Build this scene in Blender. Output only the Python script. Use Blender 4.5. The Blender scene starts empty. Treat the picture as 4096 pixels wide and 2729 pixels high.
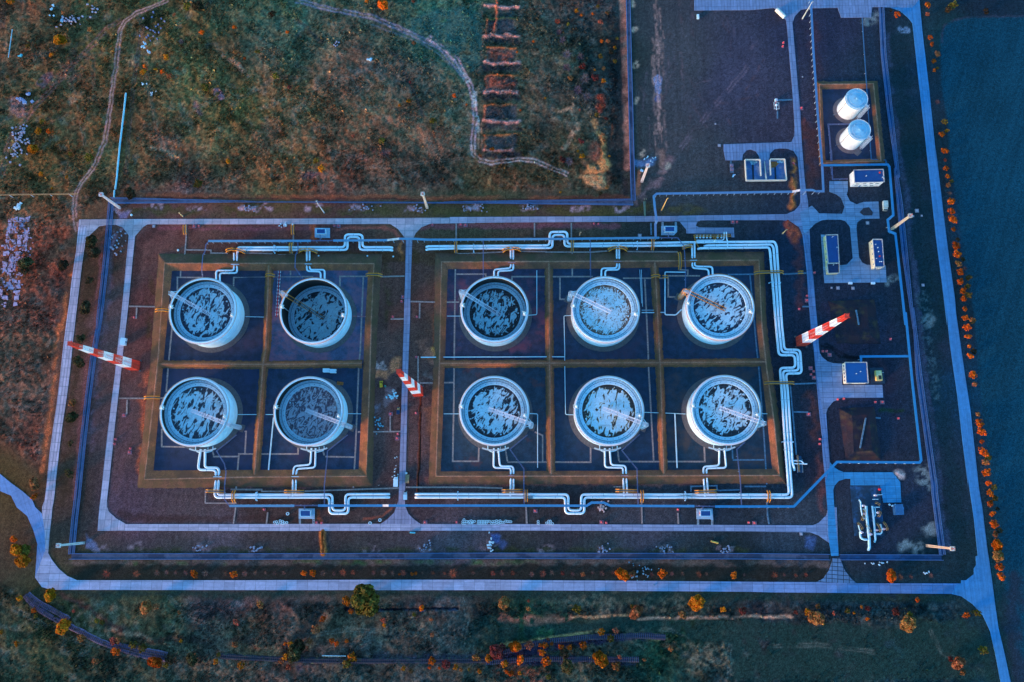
import bpy, math, random
import numpy as np
from mathutils import Vector, Matrix
from mathutils.geometry import tessellate_polygon
random.seed(7); rng = np.random.default_rng(11)
SC = bpy.context.scene; COL = SC.collection

# ---------------------------------------------------------------- camera (oblique aerial view from 500 m)
FOC = 3195.0; CX = 2048.0; CY = 1364.5; HCAM = 500.0
NAD = (2085.0, 1992.0)
_d = Vector(((NAD[0]-CX)/FOC, -(NAD[1]-CY)/FOC, -1)).normalized()
_z = -_d
_y = (Vector((0, 1, 0)) - _z*_z.y).normalized()
_x = _y.cross(_z)
RW = Matrix((_x, _y, _z))            # camera -> world
def W(px, py, z=0.0):
    d = RW @ Vector(((px-CX)/FOC, -(py-CY)/FOC, -1.0))
    t = (z-HCAM)/d.z
    return Vector((d.x*t, d.y*t, z))
cam = bpy.data.cameras.new('camera'); cam.sensor_width = 36; cam.lens = 36*FOC/4096
cam.clip_start = 1; cam.clip_end = 20000
co = bpy.data.objects.new('camera', cam); COL.objects.link(co)
co.matrix_world = Matrix.Translation((0, 0, HCAM)) @ RW.to_4x4()
SC.camera = co

TI = dict(A=(0,0,2.24),B=(1000,0,2.24),C=(2000,0,2.24),D=(3096,0,2.24),E=(0,700,2.24),F=(900,700,2.24),G=(1800,700,2.24),
 H=(2500,700,2.24),I=(3096,600,2.24),J=(0,1300,2.24),K=(900,1300,2.24),L=(1800,1300,2.24),M=(2500,1300,2.24),N=(3096,1250,2.24),
 O=(0,2029,2.24),P=(1000,2029,2.24),Q=(2000,2029,2.24),R=(3096,2029,2.24),S=(3096,1750,2.24),U=(2500,200,2.24),
 V=(760,1860,3.363),W=(1440,1860,3.363),Y=(2100,1860,3.363),Z=(2700,1860,3.363),a=(2900,560,7.84),b=(3380,1860,4.354),c=(2680,880,5.228),_=(0,0,1))
def zz(s):
    out = []; t = None
    for tok in s.split():
        if len(tok) > 1 and tok[1] == ':': t = TI[tok[0]]; tok = tok[2:]
        v = tok.split(',')
        out.append((t[0]+float(v[0])/t[2], t[1]+float(v[1])/t[2]) + tuple(v[2:]))
    return out
def WL(s, z=0.0):
    return [W(p[0], p[1], float(p[2]) if len(p) > 2 else z) for p in zz(s)]

# ---------------------------------------------------------------- colour helpers
def lin(c):
    c = c/255.0
    return c/12.92 if c <= .04045 else ((c+.055)/1.055)**2.4
LR, LG, LB = 0.38, 0.72, 1.19        # how bright a flat white surface is under this sky and sun
def T(r, g, b, lo=.004, hi=.85):
    return tuple(min(hi, max(lo, v)) for v in (lin(r)/LR, lin(g)/LG, lin(b)/LB))

# ---------------------------------------------------------------- materials
def nodes(name):
    m = bpy.data.materials.new(name); m.use_nodes = True
    nt = m.node_tree; bs = nt.nodes['Principled BSDF']
    return m, nt, bs
def noise(nt, vec, scale, detail=4, rough=.6, dist=0.0):
    n = nt.nodes.new('ShaderNodeTexNoise'); n.inputs['Scale'].default_value = scale
    n.inputs['Detail'].default_value = detail; n.inputs['Roughness'].default_value = rough
    n.inputs['Distortion'].default_value = dist
    if vec: nt.links.new(vec, n.inputs['Vector'])
    return n.outputs['Fac']
def maprange(nt, v, a, b, c, d):
    n = nt.nodes.new('ShaderNodeMapRange'); n.inputs[1].default_value = a; n.inputs[2].default_value = b
    n.inputs[3].default_value = c; n.inputs[4].default_value = d; nt.links.new(v, n.inputs[0]); return n.outputs[0]
def mixc(nt, f, a, b, mode='MIX'):
    n = nt.nodes.new('ShaderNodeMix'); n.data_type = 'RGBA'; n.blend_type = mode
    for s, v in ((0, f), (6, a), (7, b)):
        if isinstance(v, (int, float)): n.inputs[s].default_value = v
        elif isinstance(v, tuple): n.inputs[s].default_value = v if len(v) == 4 else v+(1,)
        else: nt.links.new(v, n.inputs[s])
    return n.outputs[2]
def pos(nt):
    g = nt.nodes.new('ShaderNodeNewGeometry'); return g.outputs['Position']
def bump(nt, bs, h, dist, strength=1.0):
    b = nt.nodes.new('ShaderNodeBump'); b.inputs['Distance'].default_value = dist; b.inputs['Strength'].default_value = strength
    nt.links.new(h, b.inputs['Height']); nt.links.new(b.outputs[0], bs.inputs['Normal'])
MATS = {}
def mat(name, rgb, rough=.7, var=.25, scale=.6, stain=None, stain_s=.15, bmp=0.0, metal=0.0, thr=(.5, .68)):
    if name in MATS: return MATS[name]
    m, nt, bs = nodes(name); p = pos(nt)
    f1 = noise(nt, p, scale, 5); f2 = noise(nt, p, scale*7, 3)
    v = maprange(nt, f1, .3, .7, 1-var, 1+var); v2 = maprange(nt, f2, .3, .7, 1-var*.6, 1+var*.6)
    c = mixc(nt, 1.0, tuple(rgb), v, 'MULTIPLY'); c = mixc(nt, 1.0, c, v2, 'MULTIPLY')
    if stain:
        s = maprange(nt, noise(nt, p, stain_s, 6, .65), thr[0], thr[1], 0, 1); c = mixc(nt, s, c, tuple(stain))
    nt.links.new(c, bs.inputs['Base Color'])
    bs.inputs['Roughness'].default_value = rough; bs.inputs['Metallic'].default_value = metal
    if bmp: bump(nt, bs, f2, bmp)
    MATS[name] = m; return m
def mat_slab(name, rgb, ang, bw=6.0, rh=3.0, off=(0, 0), var=.16, dark=.35, wear=None, joint=.1, far=None):
    """cast concrete slabs with joints, running along direction ang"""
    m, nt, bs = nodes(name); p = pos(nt)
    mp = nt.nodes.new('ShaderNodeMapping'); mp.inputs['Rotation'].default_value = (0, 0, -ang)
    mp.inputs['Location'].default_value = (off[0], off[1], 0); nt.links.new(p, mp.inputs[0])
    b = nt.nodes.new('ShaderNodeTexBrick'); b.offset = 0; b.squash = 1
    b.inputs['Scale'].default_value = 1; b.inputs['Brick Width'].default_value = bw; b.inputs['Row Height'].default_value = rh
    b.inputs['Mortar Size'].default_value = joint; b.inputs['Mortar Smooth'].default_value = .3
    c1 = tuple(x*(1+var) for x in rgb); c2 = tuple(x*(1-var) for x in rgb)
    b.inputs['Color1'].default_value = c1+(1,); b.inputs['Color2'].default_value = c2+(1,)
    b.inputs['Mortar'].default_value = tuple(x*dark for x in rgb)+(1,)
    nt.links.new(mp.outputs[0], b.inputs['Vector'])
    c0 = b.outputs['Color']
    if far:      # bluer towards the east end: cooler light put into the concrete colour
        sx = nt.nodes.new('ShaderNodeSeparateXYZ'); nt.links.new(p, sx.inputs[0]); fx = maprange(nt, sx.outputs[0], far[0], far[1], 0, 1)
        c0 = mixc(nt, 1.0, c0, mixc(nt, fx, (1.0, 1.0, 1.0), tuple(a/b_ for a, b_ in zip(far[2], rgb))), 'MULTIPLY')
    v = maprange(nt, noise(nt, p, .35, 6, .7), .3, .7, .82, 1.16); c = mixc(nt, 1.0, c0, v, 'MULTIPLY')
    if True:     # oily wheel marks and spilt dirt
        d1 = maprange(nt, noise(nt, p, .08, 6, .75, 1.5), .55, .72, 0, .45); c = mixc(nt, d1, c, tuple(x*.55 for x in rgb))
    g = maprange(nt, noise(nt, p, 3.5, 3, .7), .3, .7, .88, 1.12); c = mixc(nt, 1.0, c, g, 'MULTIPLY')
    st = nt.nodes.new('ShaderNodeMapping'); st.inputs['Scale'].default_value = (.03, .9, 1); nt.links.new(mp.outputs[0], st.inputs[0])
    w = maprange(nt, noise(nt, st.outputs[0], 1.0, 4, .6), .35, .7, .85, 1.12); c = mixc(nt, 1.0, c, w, 'MULTIPLY')
    if wear:
        s = maprange(nt, noise(nt, p, .12, 6, .7), .56, .7, 0, .8); c = mixc(nt, s, c, tuple(wear))
    nt.links.new(c, bs.inputs['Base Color']); bs.inputs['Roughness'].default_value = .85
    bump(nt, bs, b.outputs['Fac'], -.04)
    return m

# ---------------------------------------------------------------- mesh builder
class MB:
    def __init__(s): s.v = []; s.f = []; s.m = []; s.mi = 0
    def add(s, vs, fs):
        o = len(s.v); s.v += [tuple(v) for v in vs]; s.f += [tuple(i+o for i in f) for f in fs]; s.m += [s.mi]*len(fs)
    def box(s, c, sx, sy, sz, rz=0.0):
        cs, sn = math.cos(rz), math.sin(rz); vs = []
        for dz in (0, sz):
            for dx, dy in ((-sx/2,-sy/2),(sx/2,-sy/2),(sx/2,sy/2),(-sx/2,sy/2)):
                vs.append((c[0]+dx*cs-dy*sn, c[1]+dx*sn+dy*cs, c[2]+dz))
        s.add(vs, [(3,2,1,0),(4,5,6,7),(0,1,5,4),(1,2,6,5),(2,3,7,6),(3,0,4,7)])
    def bar(s, a, b, w, h=None, up=Vector((0, 0, 1))):
        a = Vector(a); b = Vector(b); d = b-a
        if d.length < 1e-6: return
        d.normalize(); h = h or w
        if abs(d.dot(up)) > .98: up = Vector((1, 0, 0))
        x = d.cross(up).normalized()*(w/2); y = x.cross(d).normalized()*(h/2)
        vs = [p+i*x+j*y for p in (a, b) for i, j in ((-1,-1),(1,-1),(1,1),(-1,1))]
        s.add(vs, [(3,2,1,0),(4,5,6,7),(0,1,5,4),(1,2,6,5),(2,3,7,6),(3,0,4,7)])
    def prism(s, pts, z0, z1):
        n = len(pts); pts = [Vector((p[0], p[1], 0)) for p in pts]
        ar = sum(pts[i].x*pts[(i+1)%n].y-pts[(i+1)%n].x*pts[i].y for i in range(n))
        if ar < 0: pts = pts[::-1]
        tri = tessellate_polygon([pts])
        vs = [(p.x, p.y, z0) for p in pts]+[(p.x, p.y, z1) for p in pts]
        fs = []
        for t in tri:
            a, b, c = t
            cr = (pts[b]-pts[a]).cross(pts[c]-pts[a]).z
            if cr < 0: a, c = c, a
            fs.append((a+n, b+n, c+n)); fs.append((c, b, a))
        for i in range(n):
            j = (i+1) % n; fs.append((i, j, j+n, i+n))
        s.add(vs, fs)
    def tube(s, pts, r, n=10, caps=True, bend=None, seg=5):
        P0 = [Vector(p) for p in pts]
        if bend:
            Q = [P0[0]]
            for i in range(1, len(P0)-1):
                a, b, c = P0[i-1], P0[i], P0[i+1]
                u = (a-b); w = (c-b); k = min(bend, u.length*.45, w.length*.45); u.normalize(); w.normalize()
                if u.dot(w) < -.995: Q.append(b); continue
                p1 = b+u*k; p2 = b+w*k
                for j in range(seg+1):
                    t = j/seg; Q.append(p1*(1-t)**2+b*2*t*(1-t)+p2*t*t)
            Q.append(P0[-1]); P0 = Q
        R = r if isinstance(r, (list, tuple)) else [r]*len(P0)
        up = Vector((0, 0, 1)); rings = []
        for i, p in enumerate(P0):
            d = (P0[min(i+1, len(P0)-1)]-P0[max(i-1, 0)])
            if d.length < 1e-7: d = Vector((1, 0, 0))
            d.normalize(); u = up if abs(d.dot(up)) < .95 else Vector((0, 1, 0))
            x = d.cross(u).normalized(); y = x.cross(d).normalized()
            rings.append([p+(x*math.cos(2*math.pi*k/n)+y*math.sin(2*math.pi*k/n))*R[i] for k in range(n)])
        vs = [v for r_ in rings for v in r_]; fs = []
        for i in range(len(rings)-1):
            for k in range(n):
                fs.append((i*n+k, i*n+(k+1)%n, (i+1)*n+(k+1)%n, (i+1)*n+k))
        if caps: fs.append(tuple(range(n))[::-1]); fs.append(tuple((len(rings)-1)*n+k for k in range(n)))
        s.add(vs, fs)
    def lathe(s, prof, n=48, c=(0, 0, 0), closed=False):
        vs = []; fs = []; m = len(prof)
        for k in range(n):
            a = 2*math.pi*k/n
            for r, z in prof: vs.append((c[0]+r*math.cos(a), c[1]+r*math.sin(a), c[2]+z))
        for k in range(n):
            k2 = (k+1) % n
            for i in range(m-1 if not closed else m):
                j = (i+1) % m
                fs.append((k*m+i, k2*m+i, k2*m+j, k*m+j))
        s.add(vs, fs)
    def ball(s, c, r, n=8, m=6, sz=1.0):
        prof = [(r*math.cos(-math.pi/2+math.pi*i/m), r*sz*math.sin(-math.pi/2+math.pi*i/m)) for i in range(m+1)]
        prof = [(max(a, .001), b) for a, b in prof]; s.lathe(prof, n, c)
    def build(s, name, mats, parent=None, smooth=False, loc=None):
        me = bpy.data.meshes.new(name); me.from_pydata(s.v, [], s.f)
        if not isinstance(mats, (list, tuple)): mats = [mats]
        for m in mats: me.materials.append(m)
        if any(s.m): me.polygons.foreach_set('material_index', s.m)
        if smooth:
            me.polygons.foreach_set('use_smooth', [True]*len(me.polygons))
            try: me.set_sharp_from_angle(angle=math.radians(40))
            except Exception: pass
        me.update()
        o = bpy.data.objects.new(name, me); COL.objects.link(o)
        if parent: o.parent = parent
        if loc is not None: o.location = loc
        return o
def tag(o, label=None, cat=None, group=None, kind=None):
    if label: o['label'] = label
    if cat: o['category'] = cat
    if group: o['group'] = group
    if kind: o['kind'] = kind
    return o
def empty(name, loc, label, cat, group=None, rz=0.0):
    o = bpy.data.objects.new(name, None); COL.objects.link(o); o.location = loc; o.rotation_euler = (0, 0, rz)
    o.empty_display_size = .5
    return tag(o, label, cat, group)
def ORD(i): return ['first','second','third','fourth','fifth','sixth','seventh','eighth','ninth','tenth','eleventh','twelfth','thirteenth',
  'fourteenth','fifteenth','sixteenth','seventeenth','eighteenth','nineteenth','twentieth'][i] if i < 20 else '%dth' % (i+1)

# ---------------------------------------------------------------- light
SUN_EL, SUN_AZ = 7.0, 212.0    # azimuth of the sun measured from +x, counter-clockwise
sd = Vector((math.cos(math.radians(SUN_AZ))*math.cos(math.radians(SUN_EL)), math.sin(math.radians(SUN_AZ))*math.cos(math.radians(SUN_EL)), math.sin(math.radians(SUN_EL))))
sl = bpy.data.lights.new('sun', 'SUN'); sl.energy = SUN_E = 5.3; sl.angle = math.radians(12); sl.color = (1.0, .47, .20)
so = bpy.data.objects.new('sun', sl); COL.objects.link(so); so.rotation_euler = sd.to_track_quat('Z', 'Y').to_euler()
wd = bpy.data.worlds.new('World'); SC.world = wd; wd.use_nodes = True; nt = wd.node_tree
bg = nt.nodes['Background']; sk = nt.nodes.new('ShaderNodeTexSky'); sk.sky_type = 'NISHITA'; sk.sun_disc = False
sk.sun_elevation = math.radians(SUN_EL); sk.sun_rotation = math.radians(90-SUN_AZ)
sk.air_density = 1.0; sk.dust_density = .6; sk.ozone_density = 3.0; sk.altitude = 300
TINT = (1.72, 3.46, 4.05); HZN = 2.1
_tc = nt.nodes.new('ShaderNodeTexCoord'); _sp = nt.nodes.new('ShaderNodeSeparateXYZ'); nt.links.new(_tc.outputs['Generated'], _sp.inputs[0])
_hz = maprange(nt, _sp.outputs[2], 0.0, .75, HZN, .70)      # dusk sky: bright low band, darker overhead
nt.links.new(mixc(nt, 1.0, mixc(nt, 1.0, sk.outputs[0], TINT, 'MULTIPLY'), _hz, 'MULTIPLY'), bg.inputs[0]); bg.inputs[1].default_value = SKY_S = .15
SC.view_settings.view_transform = 'Standard'; SC.view_settings.look = 'None'; SC.view_settings.exposure = 0; SC.view_settings.gamma = 1

# ================================================================ GROUND
def vnoise(x, y, seed=0):
    xi = np.floor(x).astype(np.int64); yi = np.floor(y).astype(np.int64); fx = x-xi; fy = y-yi
    fx = fx*fx*(3-2*fx); fy = fy*fy*(3-2*fy)
    def h(a, b):
        n = (a*374761393+b*668265263+seed*362437) & 0x7fffffff
        n = ((n ^ (n >> 13))*1274126177) & 0x7fffffff
        return ((n ^ (n >> 16)) & 0xffff)/65535.0
    return (h(xi, yi)*(1-fx)+h(xi+1, yi)*fx)*(1-fy)+(h(xi, yi+1)*(1-fx)+h(xi+1, yi+1)*fx)*fy
def fbm(x, y, s, o=4, seed=0):
    t = 0; a = .5; tot = 0
    for i in range(o):
        t = t+a*vnoise(x/s*2**i+17*i, y/s*2**i-9*i, seed+i); tot += a; a *= .55
    return t/tot
def axis(lo, hi, st, far):
    c = np.arange(lo, hi+st, st); o = [0.0]; d = st
    while o[-1] < far: d *= 1.35; o.append(o[-1]+d)
    o = np.array(o[1:]); return np.concatenate([lo-o[::-1], c, hi+o])
c4 = [W(0, 0), W(4096, 0), W(4096, 2729), W(0, 2729)]
x0, x1 = min(p.x for p in c4)-8, max(p.x for p in c4)+8; y0, y1 = min(p.y for p in c4)-8, max(p.y for p in c4)+8
AX = axis(x0, x1, .72, 5000); AY = axis(y0, y1, .72, 5000)
GX, GY = np.meshgrid(AX, AY); NX, NY = len(AX), len(AY)
GX = GX.astype(np.float64); GY = GY.astype(np.float64)
def soft(d, w): return np.clip(.5-d/w, 0, 1) if w > 0 else (d < 0)*1.0
def sub(pts, pad):
    xs = [p[0] for p in pts]; ys = [p[1] for p in pts]
    i0, i1 = np.searchsorted(AX, [min(xs)-pad, max(xs)+pad]); j0, j1 = np.searchsorted(AY, [min(ys)-pad, max(ys)+pad])
    return slice(j0, j1), slice(i0, i1)
def seg_d(X, Y, pts, closed=False):
    D = np.full(X.shape, 1e9); n = len(pts)
    for i in range(n if closed else n-1):
        ax, ay = pts[i][0], pts[i][1]; bx, by = pts[(i+1)%n][0], pts[(i+1)%n][1]
        dx, dy = bx-ax, by-ay; L2 = dx*dx+dy*dy+1e-9
        t = np.clip(((X-ax)*dx+(Y-ay)*dy)/L2, 0, 1)
        D = np.minimum(D, np.hypot(X-ax-t*dx, Y-ay-t*dy))
    return D
def poly_sd(X, Y, pts):
    ins = np.zeros(X.shape, bool); n = len(pts)
    for i in range(n):
        ax, ay = pts[i][0], pts[i][1]; bx, by = pts[(i+1)%n][0], pts[(i+1)%n][1]
        c = (ay > Y) != (by > Y)
        with np.errstate(divide='ignore', invalid='ignore'):
            ins ^= c & (X < (bx-ax)*(Y-ay)/((by-ay) if by != ay else 1e-9)+ax)
    d = seg_d(X, Y, pts, True); return np.where(ins, -d, d)
# earth colours, with the warm west and blue east light put in
CP = '''100,150,78,68,60 200,250,80,68,58 350,200,84,72,58 650,300,82,76,62 900,500,88,80,62 200,600,92,72,56 500,600,84,68,54 1200,150,62,78,78 1500,300,72,72,74 1300,550,84,76,68
1700,120,45,85,88 1750,500,62,70,72 2000,250,50,65,70 2200,400,62,68,72 2250,650,60,62,58 1100,720,92,78,58 2000,720,72,64,54 2420,300,38,45,60 2700,300,60,62,92 3000,300,54,58,92
2800,650,58,60,88 3300,150,38,45,80 3200,500,50,52,82 3600,300,28,46,74 3720,600,14,40,62 3720,1200,12,40,64 3820,200,14,50,66 100,1000,98,68,56 150,1400,98,64,58 200,1700,92,64,56
60,1900,74,58,38 300,1100,66,48,46 430,1300,88,68,80 560,1300,84,52,60 600,900,92,60,68 300,2000,66,52,56 550,2020,78,60,84 420,1700,80,62,76 1000,920,84,54,64 1300,925,90,56,64
1580,1150,86,58,62 1600,1700,80,64,76 1000,2060,62,50,58 1300,2050,60,50,60 1700,2060,62,52,68 2300,2060,48,46,62 2900,2050,34,46,70 2200,930,70,55,56 2700,960,42,48,60
3150,1000,26,44,78 3200,1300,30,42,72 3300,1500,28,40,64 3400,1350,40,46,80 3500,1600,34,42,74 3600,2100,34,46,78 3300,1900,34,40,66 900,2150,84,74,98 1800,2150,78,72,96
2600,2150,58,62,88 3200,2150,46,58,84 900,2290,38,42,48 2000,2290,36,40,48 3000,2290,32,42,54 3700,2250,20,44,64 900,2240,66,66,78 2400,2240,56,64,78 200,2500,52,58,60 600,2450,54,68,70
400,2650,48,60,70 1000,2500,60,72,80 1400,2450,52,68,80 1500,2650,50,66,90 2200,2490,30,72,72 2300,2650,48,68,88 2700,2420,52,66,86 2700,2550,22,52,60 3300,2550,20,48,56
3800,2600,22,46,58 3400,2450,40,56,70 4000,1000,4,56,98 4000,400,4,52,90 4000,1600,4,50,88 4060,2300,8,52,76 3950,80,20,38,64'''
num = np.zeros(GX.shape+(3,)); den = np.zeros(GX.shape)
wx = (fbm(GX, GY, 60, 3, 5)-.5)*45; wy = (fbm(GX, GY, 60, 3, 9)-.5)*45
for s in CP.split():
    v = [float(q) for q in s.split(',')]; p = W(v[0], v[1])
    if v[0] < 3000 and (v[1] > 2400 or v[1] < 760): v[2] -= 1; v[3] += 3; v[4] -= 6
    if v[1] > 2400 and v[0] < 3000: v[2] *= 1.0; v[3] *= .90; v[4] *= .80
    w = 1/(((GX+wx-p.x)**2+(GY+wy-p.y)**2)**1.6+400.0)
    num += w[..., None]*np.array(T(*v[2:])); den += w
C = num/den[..., None]
del num, den, wx, wy
WILD = [[W(*p) for p in [(-400,-300),(2470,-300),(2480,0),(2500,770),(460,780),(300,870),(160,1880),(-400,1500)]],
        [W(*p) for p in [(-400,2100),(130,2400),(240,2390),(3850,2400),(3990,2900),(-400,2900)]]]
wild = np.zeros(GX.shape)
for pl in WILD:
    wild = np.maximum(wild, soft(poly_sd(GX, GY, pl), 8))
n1 = fbm(GX, GY, 22, 4, 1); n2 = fbm(GX, GY, 5, 4, 2); n3 = fbm(GX, GY, 1.6, 2, 3); n4 = fbm(GX, GY, 40, 3, 4)
k = .34+.66*wild; C *= (np.array([.76, .94, .90])+(1-np.array([.76, .94, .90]))*wild[..., None]); C *= (1+.26*(vnoise(GX/1.1, GY/22, 51)-.5)*(1-wild))[..., None]
C *= (1+(n1-.5)*.95*k)[..., None]*(1+(n2-.5)*.75*k)[..., None]*(1+(n3-.5)*1.25*k)[..., None]
h = (n4-.5)*wild*1.5+(fbm(GX, GY, 12, 3, 6)-.5)*.9*(.15+.85*wild)
h2_ = np.clip((fbm(GX, GY, 75, 3, 61)-.5)*5, -1, 1)*wild; C[..., 0] *= 1+h2_*.22; C[..., 1] *= 1-h2_*.06; C[..., 0] *= 1+h*.35; C[..., 1] *= 1+(fbm(GX, GY, 16, 3, 21)-.5)*.3*wild; C[..., 2] *= 1-h*.2
# dark scrub clumps and pale dry patches in the rough ground
dk = np.clip((fbm(GX, GY, 9, 4, 31)-.60)*7, 0, 1)*wild; C *= (1-.4*dk)[..., None]
pl_ = np.clip((fbm(GX, GY, 7, 4, 37)-.62)*6, 0, 1)*wild; C += pl_[..., None]*np.array([.12, .09, .07])*.6
HZ = (fbm(GX, GY, 14, 4, 41)-.5)*1.6*wild+(n3-.5)*(.05+.55*wild)+(fbm(GX, GY, 4, 2, 43)-.5)*(.04+.7*wild)
del n4, dk, pl_
def paint(pts, rgb, w=0, edge=1.0, a=1.0, brk=0.0, hz=0.0, flat=False, bs=6.0, seed=3, al=None):
    """colour (and raise) the ground along a line of width w, or inside a closed outline when w is 0"""
    pad = w+edge*2+2; sj, si = sub(pts, pad); X = GX[sj, si]; Y = GY[sj, si]
    if X.size == 0: return
    X2 = X+(fbm(X, Y, 5, 2, seed)-.5)*edge*2; Y2 = Y+(fbm(X, Y, 5, 2, seed+7)-.5)*edge*2
    d = seg_d(X2, Y2, pts)-w/2 if w else poly_sd(X2, Y2, pts)
    m = soft(d, edge)
    if hz:
        prof = np.clip(-d/(w*.5) if w else -d/2.0, 0, 1); HZ[sj, si] += hz*(prof*(2-prof))
    if flat: HZ[sj, si] *= (1-m)
    m = m*a
    if brk: m = m*np.clip((fbm(X, Y, bs, 3, seed+3)-brk)*5+.5, 0, 1)
    if rgb is None and al is None: return
    t = np.array(al if al else T(*rgb))*(.75+.5*fbm(X, Y, 1.6, 2, seed+5))[..., None]
    C[sj, si] = C[sj, si]*(1-m[..., None])+t*m[..., None]
def PL(s, *a, **k): paint(WL(s), *a, **k)
# the ploughed field on the right and the dark strip beside it
FIELD = WL('D:1490,380 1500,300 1540,220 1620,180 1750,155 2240,145 3000,130 _:4700,60 _:4700,2900 _:4100,2900 R:2140,1100 R:2050,600 N:1950,1568 N:1870,930 N:1790,0 I:1790,1450 I:1700,960 I:1660,650 I:1600,200 I:1570,0 D:1560,1150 D:1500,750')
sj, si = sub(FIELD, 5); X = GX[sj, si]; Y = GY[sj, si]; m = soft(poly_sd(X, Y, FIELD), 2.0)[..., None]
an = math.radians(70); u = X*math.cos(an)+Y*math.sin(an); v_ = -X*math.sin(an)+Y*math.cos(an)
st = .80+.22*vnoise(u/60, v_/1.3, 3)+.20*vnoise(u/25, v_/7, 8)-.1+.18*(fbm(X, Y, 1.5, 2, 77)-.5)+.35*(fbm(X, Y, 45, 3, 12)-.5)
C[sj, si] = C[sj, si]*(1-m)+m*(np.array([.004, .060, .092])*st[..., None]); HZ[sj, si] *= (1-m[..., 0])
PL('D:1500,380 1500,300 1540,220 1620,180 1750,155 2240,145', (48,58,90), w=1.5, a=.5, brk=.4)
PL('R:2180,650 2120,1000 2200,1568', (24,42,70), w=9, edge=5, a=.8)
# smoother mown grass: strips beside the outer road and the meadows
for s, c, e in (('O:520,742 2240,744 P:2240,744 Q:2240,758 R:1590,780 1700,850 1300,860 0,840 Q:1500,840 1100,830 0,810 P:2240,800 1200,790 500,790 O:2240,815 700,790', (26,48,52), 2),
    ('Q:0,985 450,1010 1200,985 2240,985 R:440,1050 600,1000 750,1065 1000,1060 1300,1000 1700,1000 1900,1200 2000,1568 R:0,1568 Q:2070,1568 2060,1230 1700,1180 1510,1120 900,1100 0,1230 P:1880,1240 2000,985', (20,50,56), 3),
    ('B:1850,60 2080,100 2085,600 1960,650 1700,400 1400,280 1550,100', (44,84,92), 3),
    ('B:1400,300 1500,500 1700,540 1900,740 1950,700 1700,450 1500,350', (44,80,76), 3),
    ('C:0,60 120,100 120,300 0,200', (38,60,74), 3)):
    PL(s, c, edge=e, a=.85, brk=.30)
paint(WL('Q:0,985 450,1010 1200,985 2240,985 R:440,1050 600,1000 750,1065 1000,1060 1300,1000 1700,1000 1900,1200 2000,1568 R:0,1568 Q:2070,1568 2060,1230 1700,1180 1510,1120 900,1100 0,1230'), None, edge=3, flat=True)
# verges between fence line and outer road (dark ditch strips) and along the inner side
PL('O:540,500 2240,520 P:2240,520 Q:2240,530 R:500,535', (92,86,96), w=.9, edge=.7, a=.5, brk=.45)
PL('O:700,590 2240,585 P:2240,585 Q:2240,590 R:440,600', (27,33,36), w=9.5, edge=2, a=.85)
PL('O:640,485 2240,485 P:2240,485 Q:2240,488 R:480,500', (88,84,90), w=3.5, edge=1.5, a=.55, brk=.42)
PL('O:640,480 1500,500 P:300,490 2240,490 Q:500,490', (36,84,50), w=2.2, edge=1.5, a=.7, brk=.58, bs=9)
PL('O:680,395 2240,395 P:2240,395 Q:2240,395', (48,58,42), w=4, edge=2, a=.7, brk=.5)
for s in ('O:900,370 O:1230,350 O:1800,370', 'P:40,380 P:1080,380 P:1560,385 P:2150,340', 'Q:400,380 Q:930,380 Q:1500,380 Q:2020,385'):
    for p in WL(s): paint([p+Vector((-3, 0, 0)), p+Vector((3, .4, 0))], (130,122,150), w=4.2, edge=2, a=.6, brk=.5, bs=2.5)
PL('O:775,250 860,330 900,390 780,380', (84,108,168), edge=1.5, a=.8); PL('P:2140,230 2230,240 2240,330 2150,310', (60,88,170), edge=1.5, a=.7)
PL('Q:0,290 60,330 20,380 0,360', (60,88,160), edge=1.5, a=.6); PL('R:280,250 380,270 350,370 285,360', (52,86,158), edge=1.5, a=.65)
PL('P:655,215 655,410', (150,98,40), w=4.0, edge=1.2, a=.85, hz=.9); PL('P:655,215 655,410', (58,38,26), w=.8, edge=.5, a=.9, hz=-.9)
# grass strip above the upper inner road
PL('E:1150,330 2240,320 F:0,320 2240,330 G:2240,320', (62,66,40), w=6, edge=3, a=.7, brk=.42, bs=12)
for s in ('E:1100,330 E:1380,280 E:1760,300 E:2200,290', 'F:200,295 F:340,290 F:780,290 F:1200,295 F:1680,310 F:2200,295', 'G:200,295 G:700,295 G:1170,295 G:1540,310'):
    for p in WL(s): paint([p+Vector((-4, 0, 0)), p+Vector((4, .4, 0))], (150,140,178), w=4.0, edge=2, a=.65, brk=.49, bs=2.5)
PL('E:1060,330 1180,320 1140,400 1080,395', (110,110,170), edge=1.5, a=.8)
PL('E:1210,130 1280,185 2240,195 F:0,195 2240,205 G:0,205 1600,205', (118,70,50), w=3.2, edge=1.5, a=.75, brk=.35, bs=14)
PL('E:1240,205 2240,212 F:2240,222 G:1600,222', (60,30,40), w=1.2, edge=.8, a=.7, brk=.4)
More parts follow.
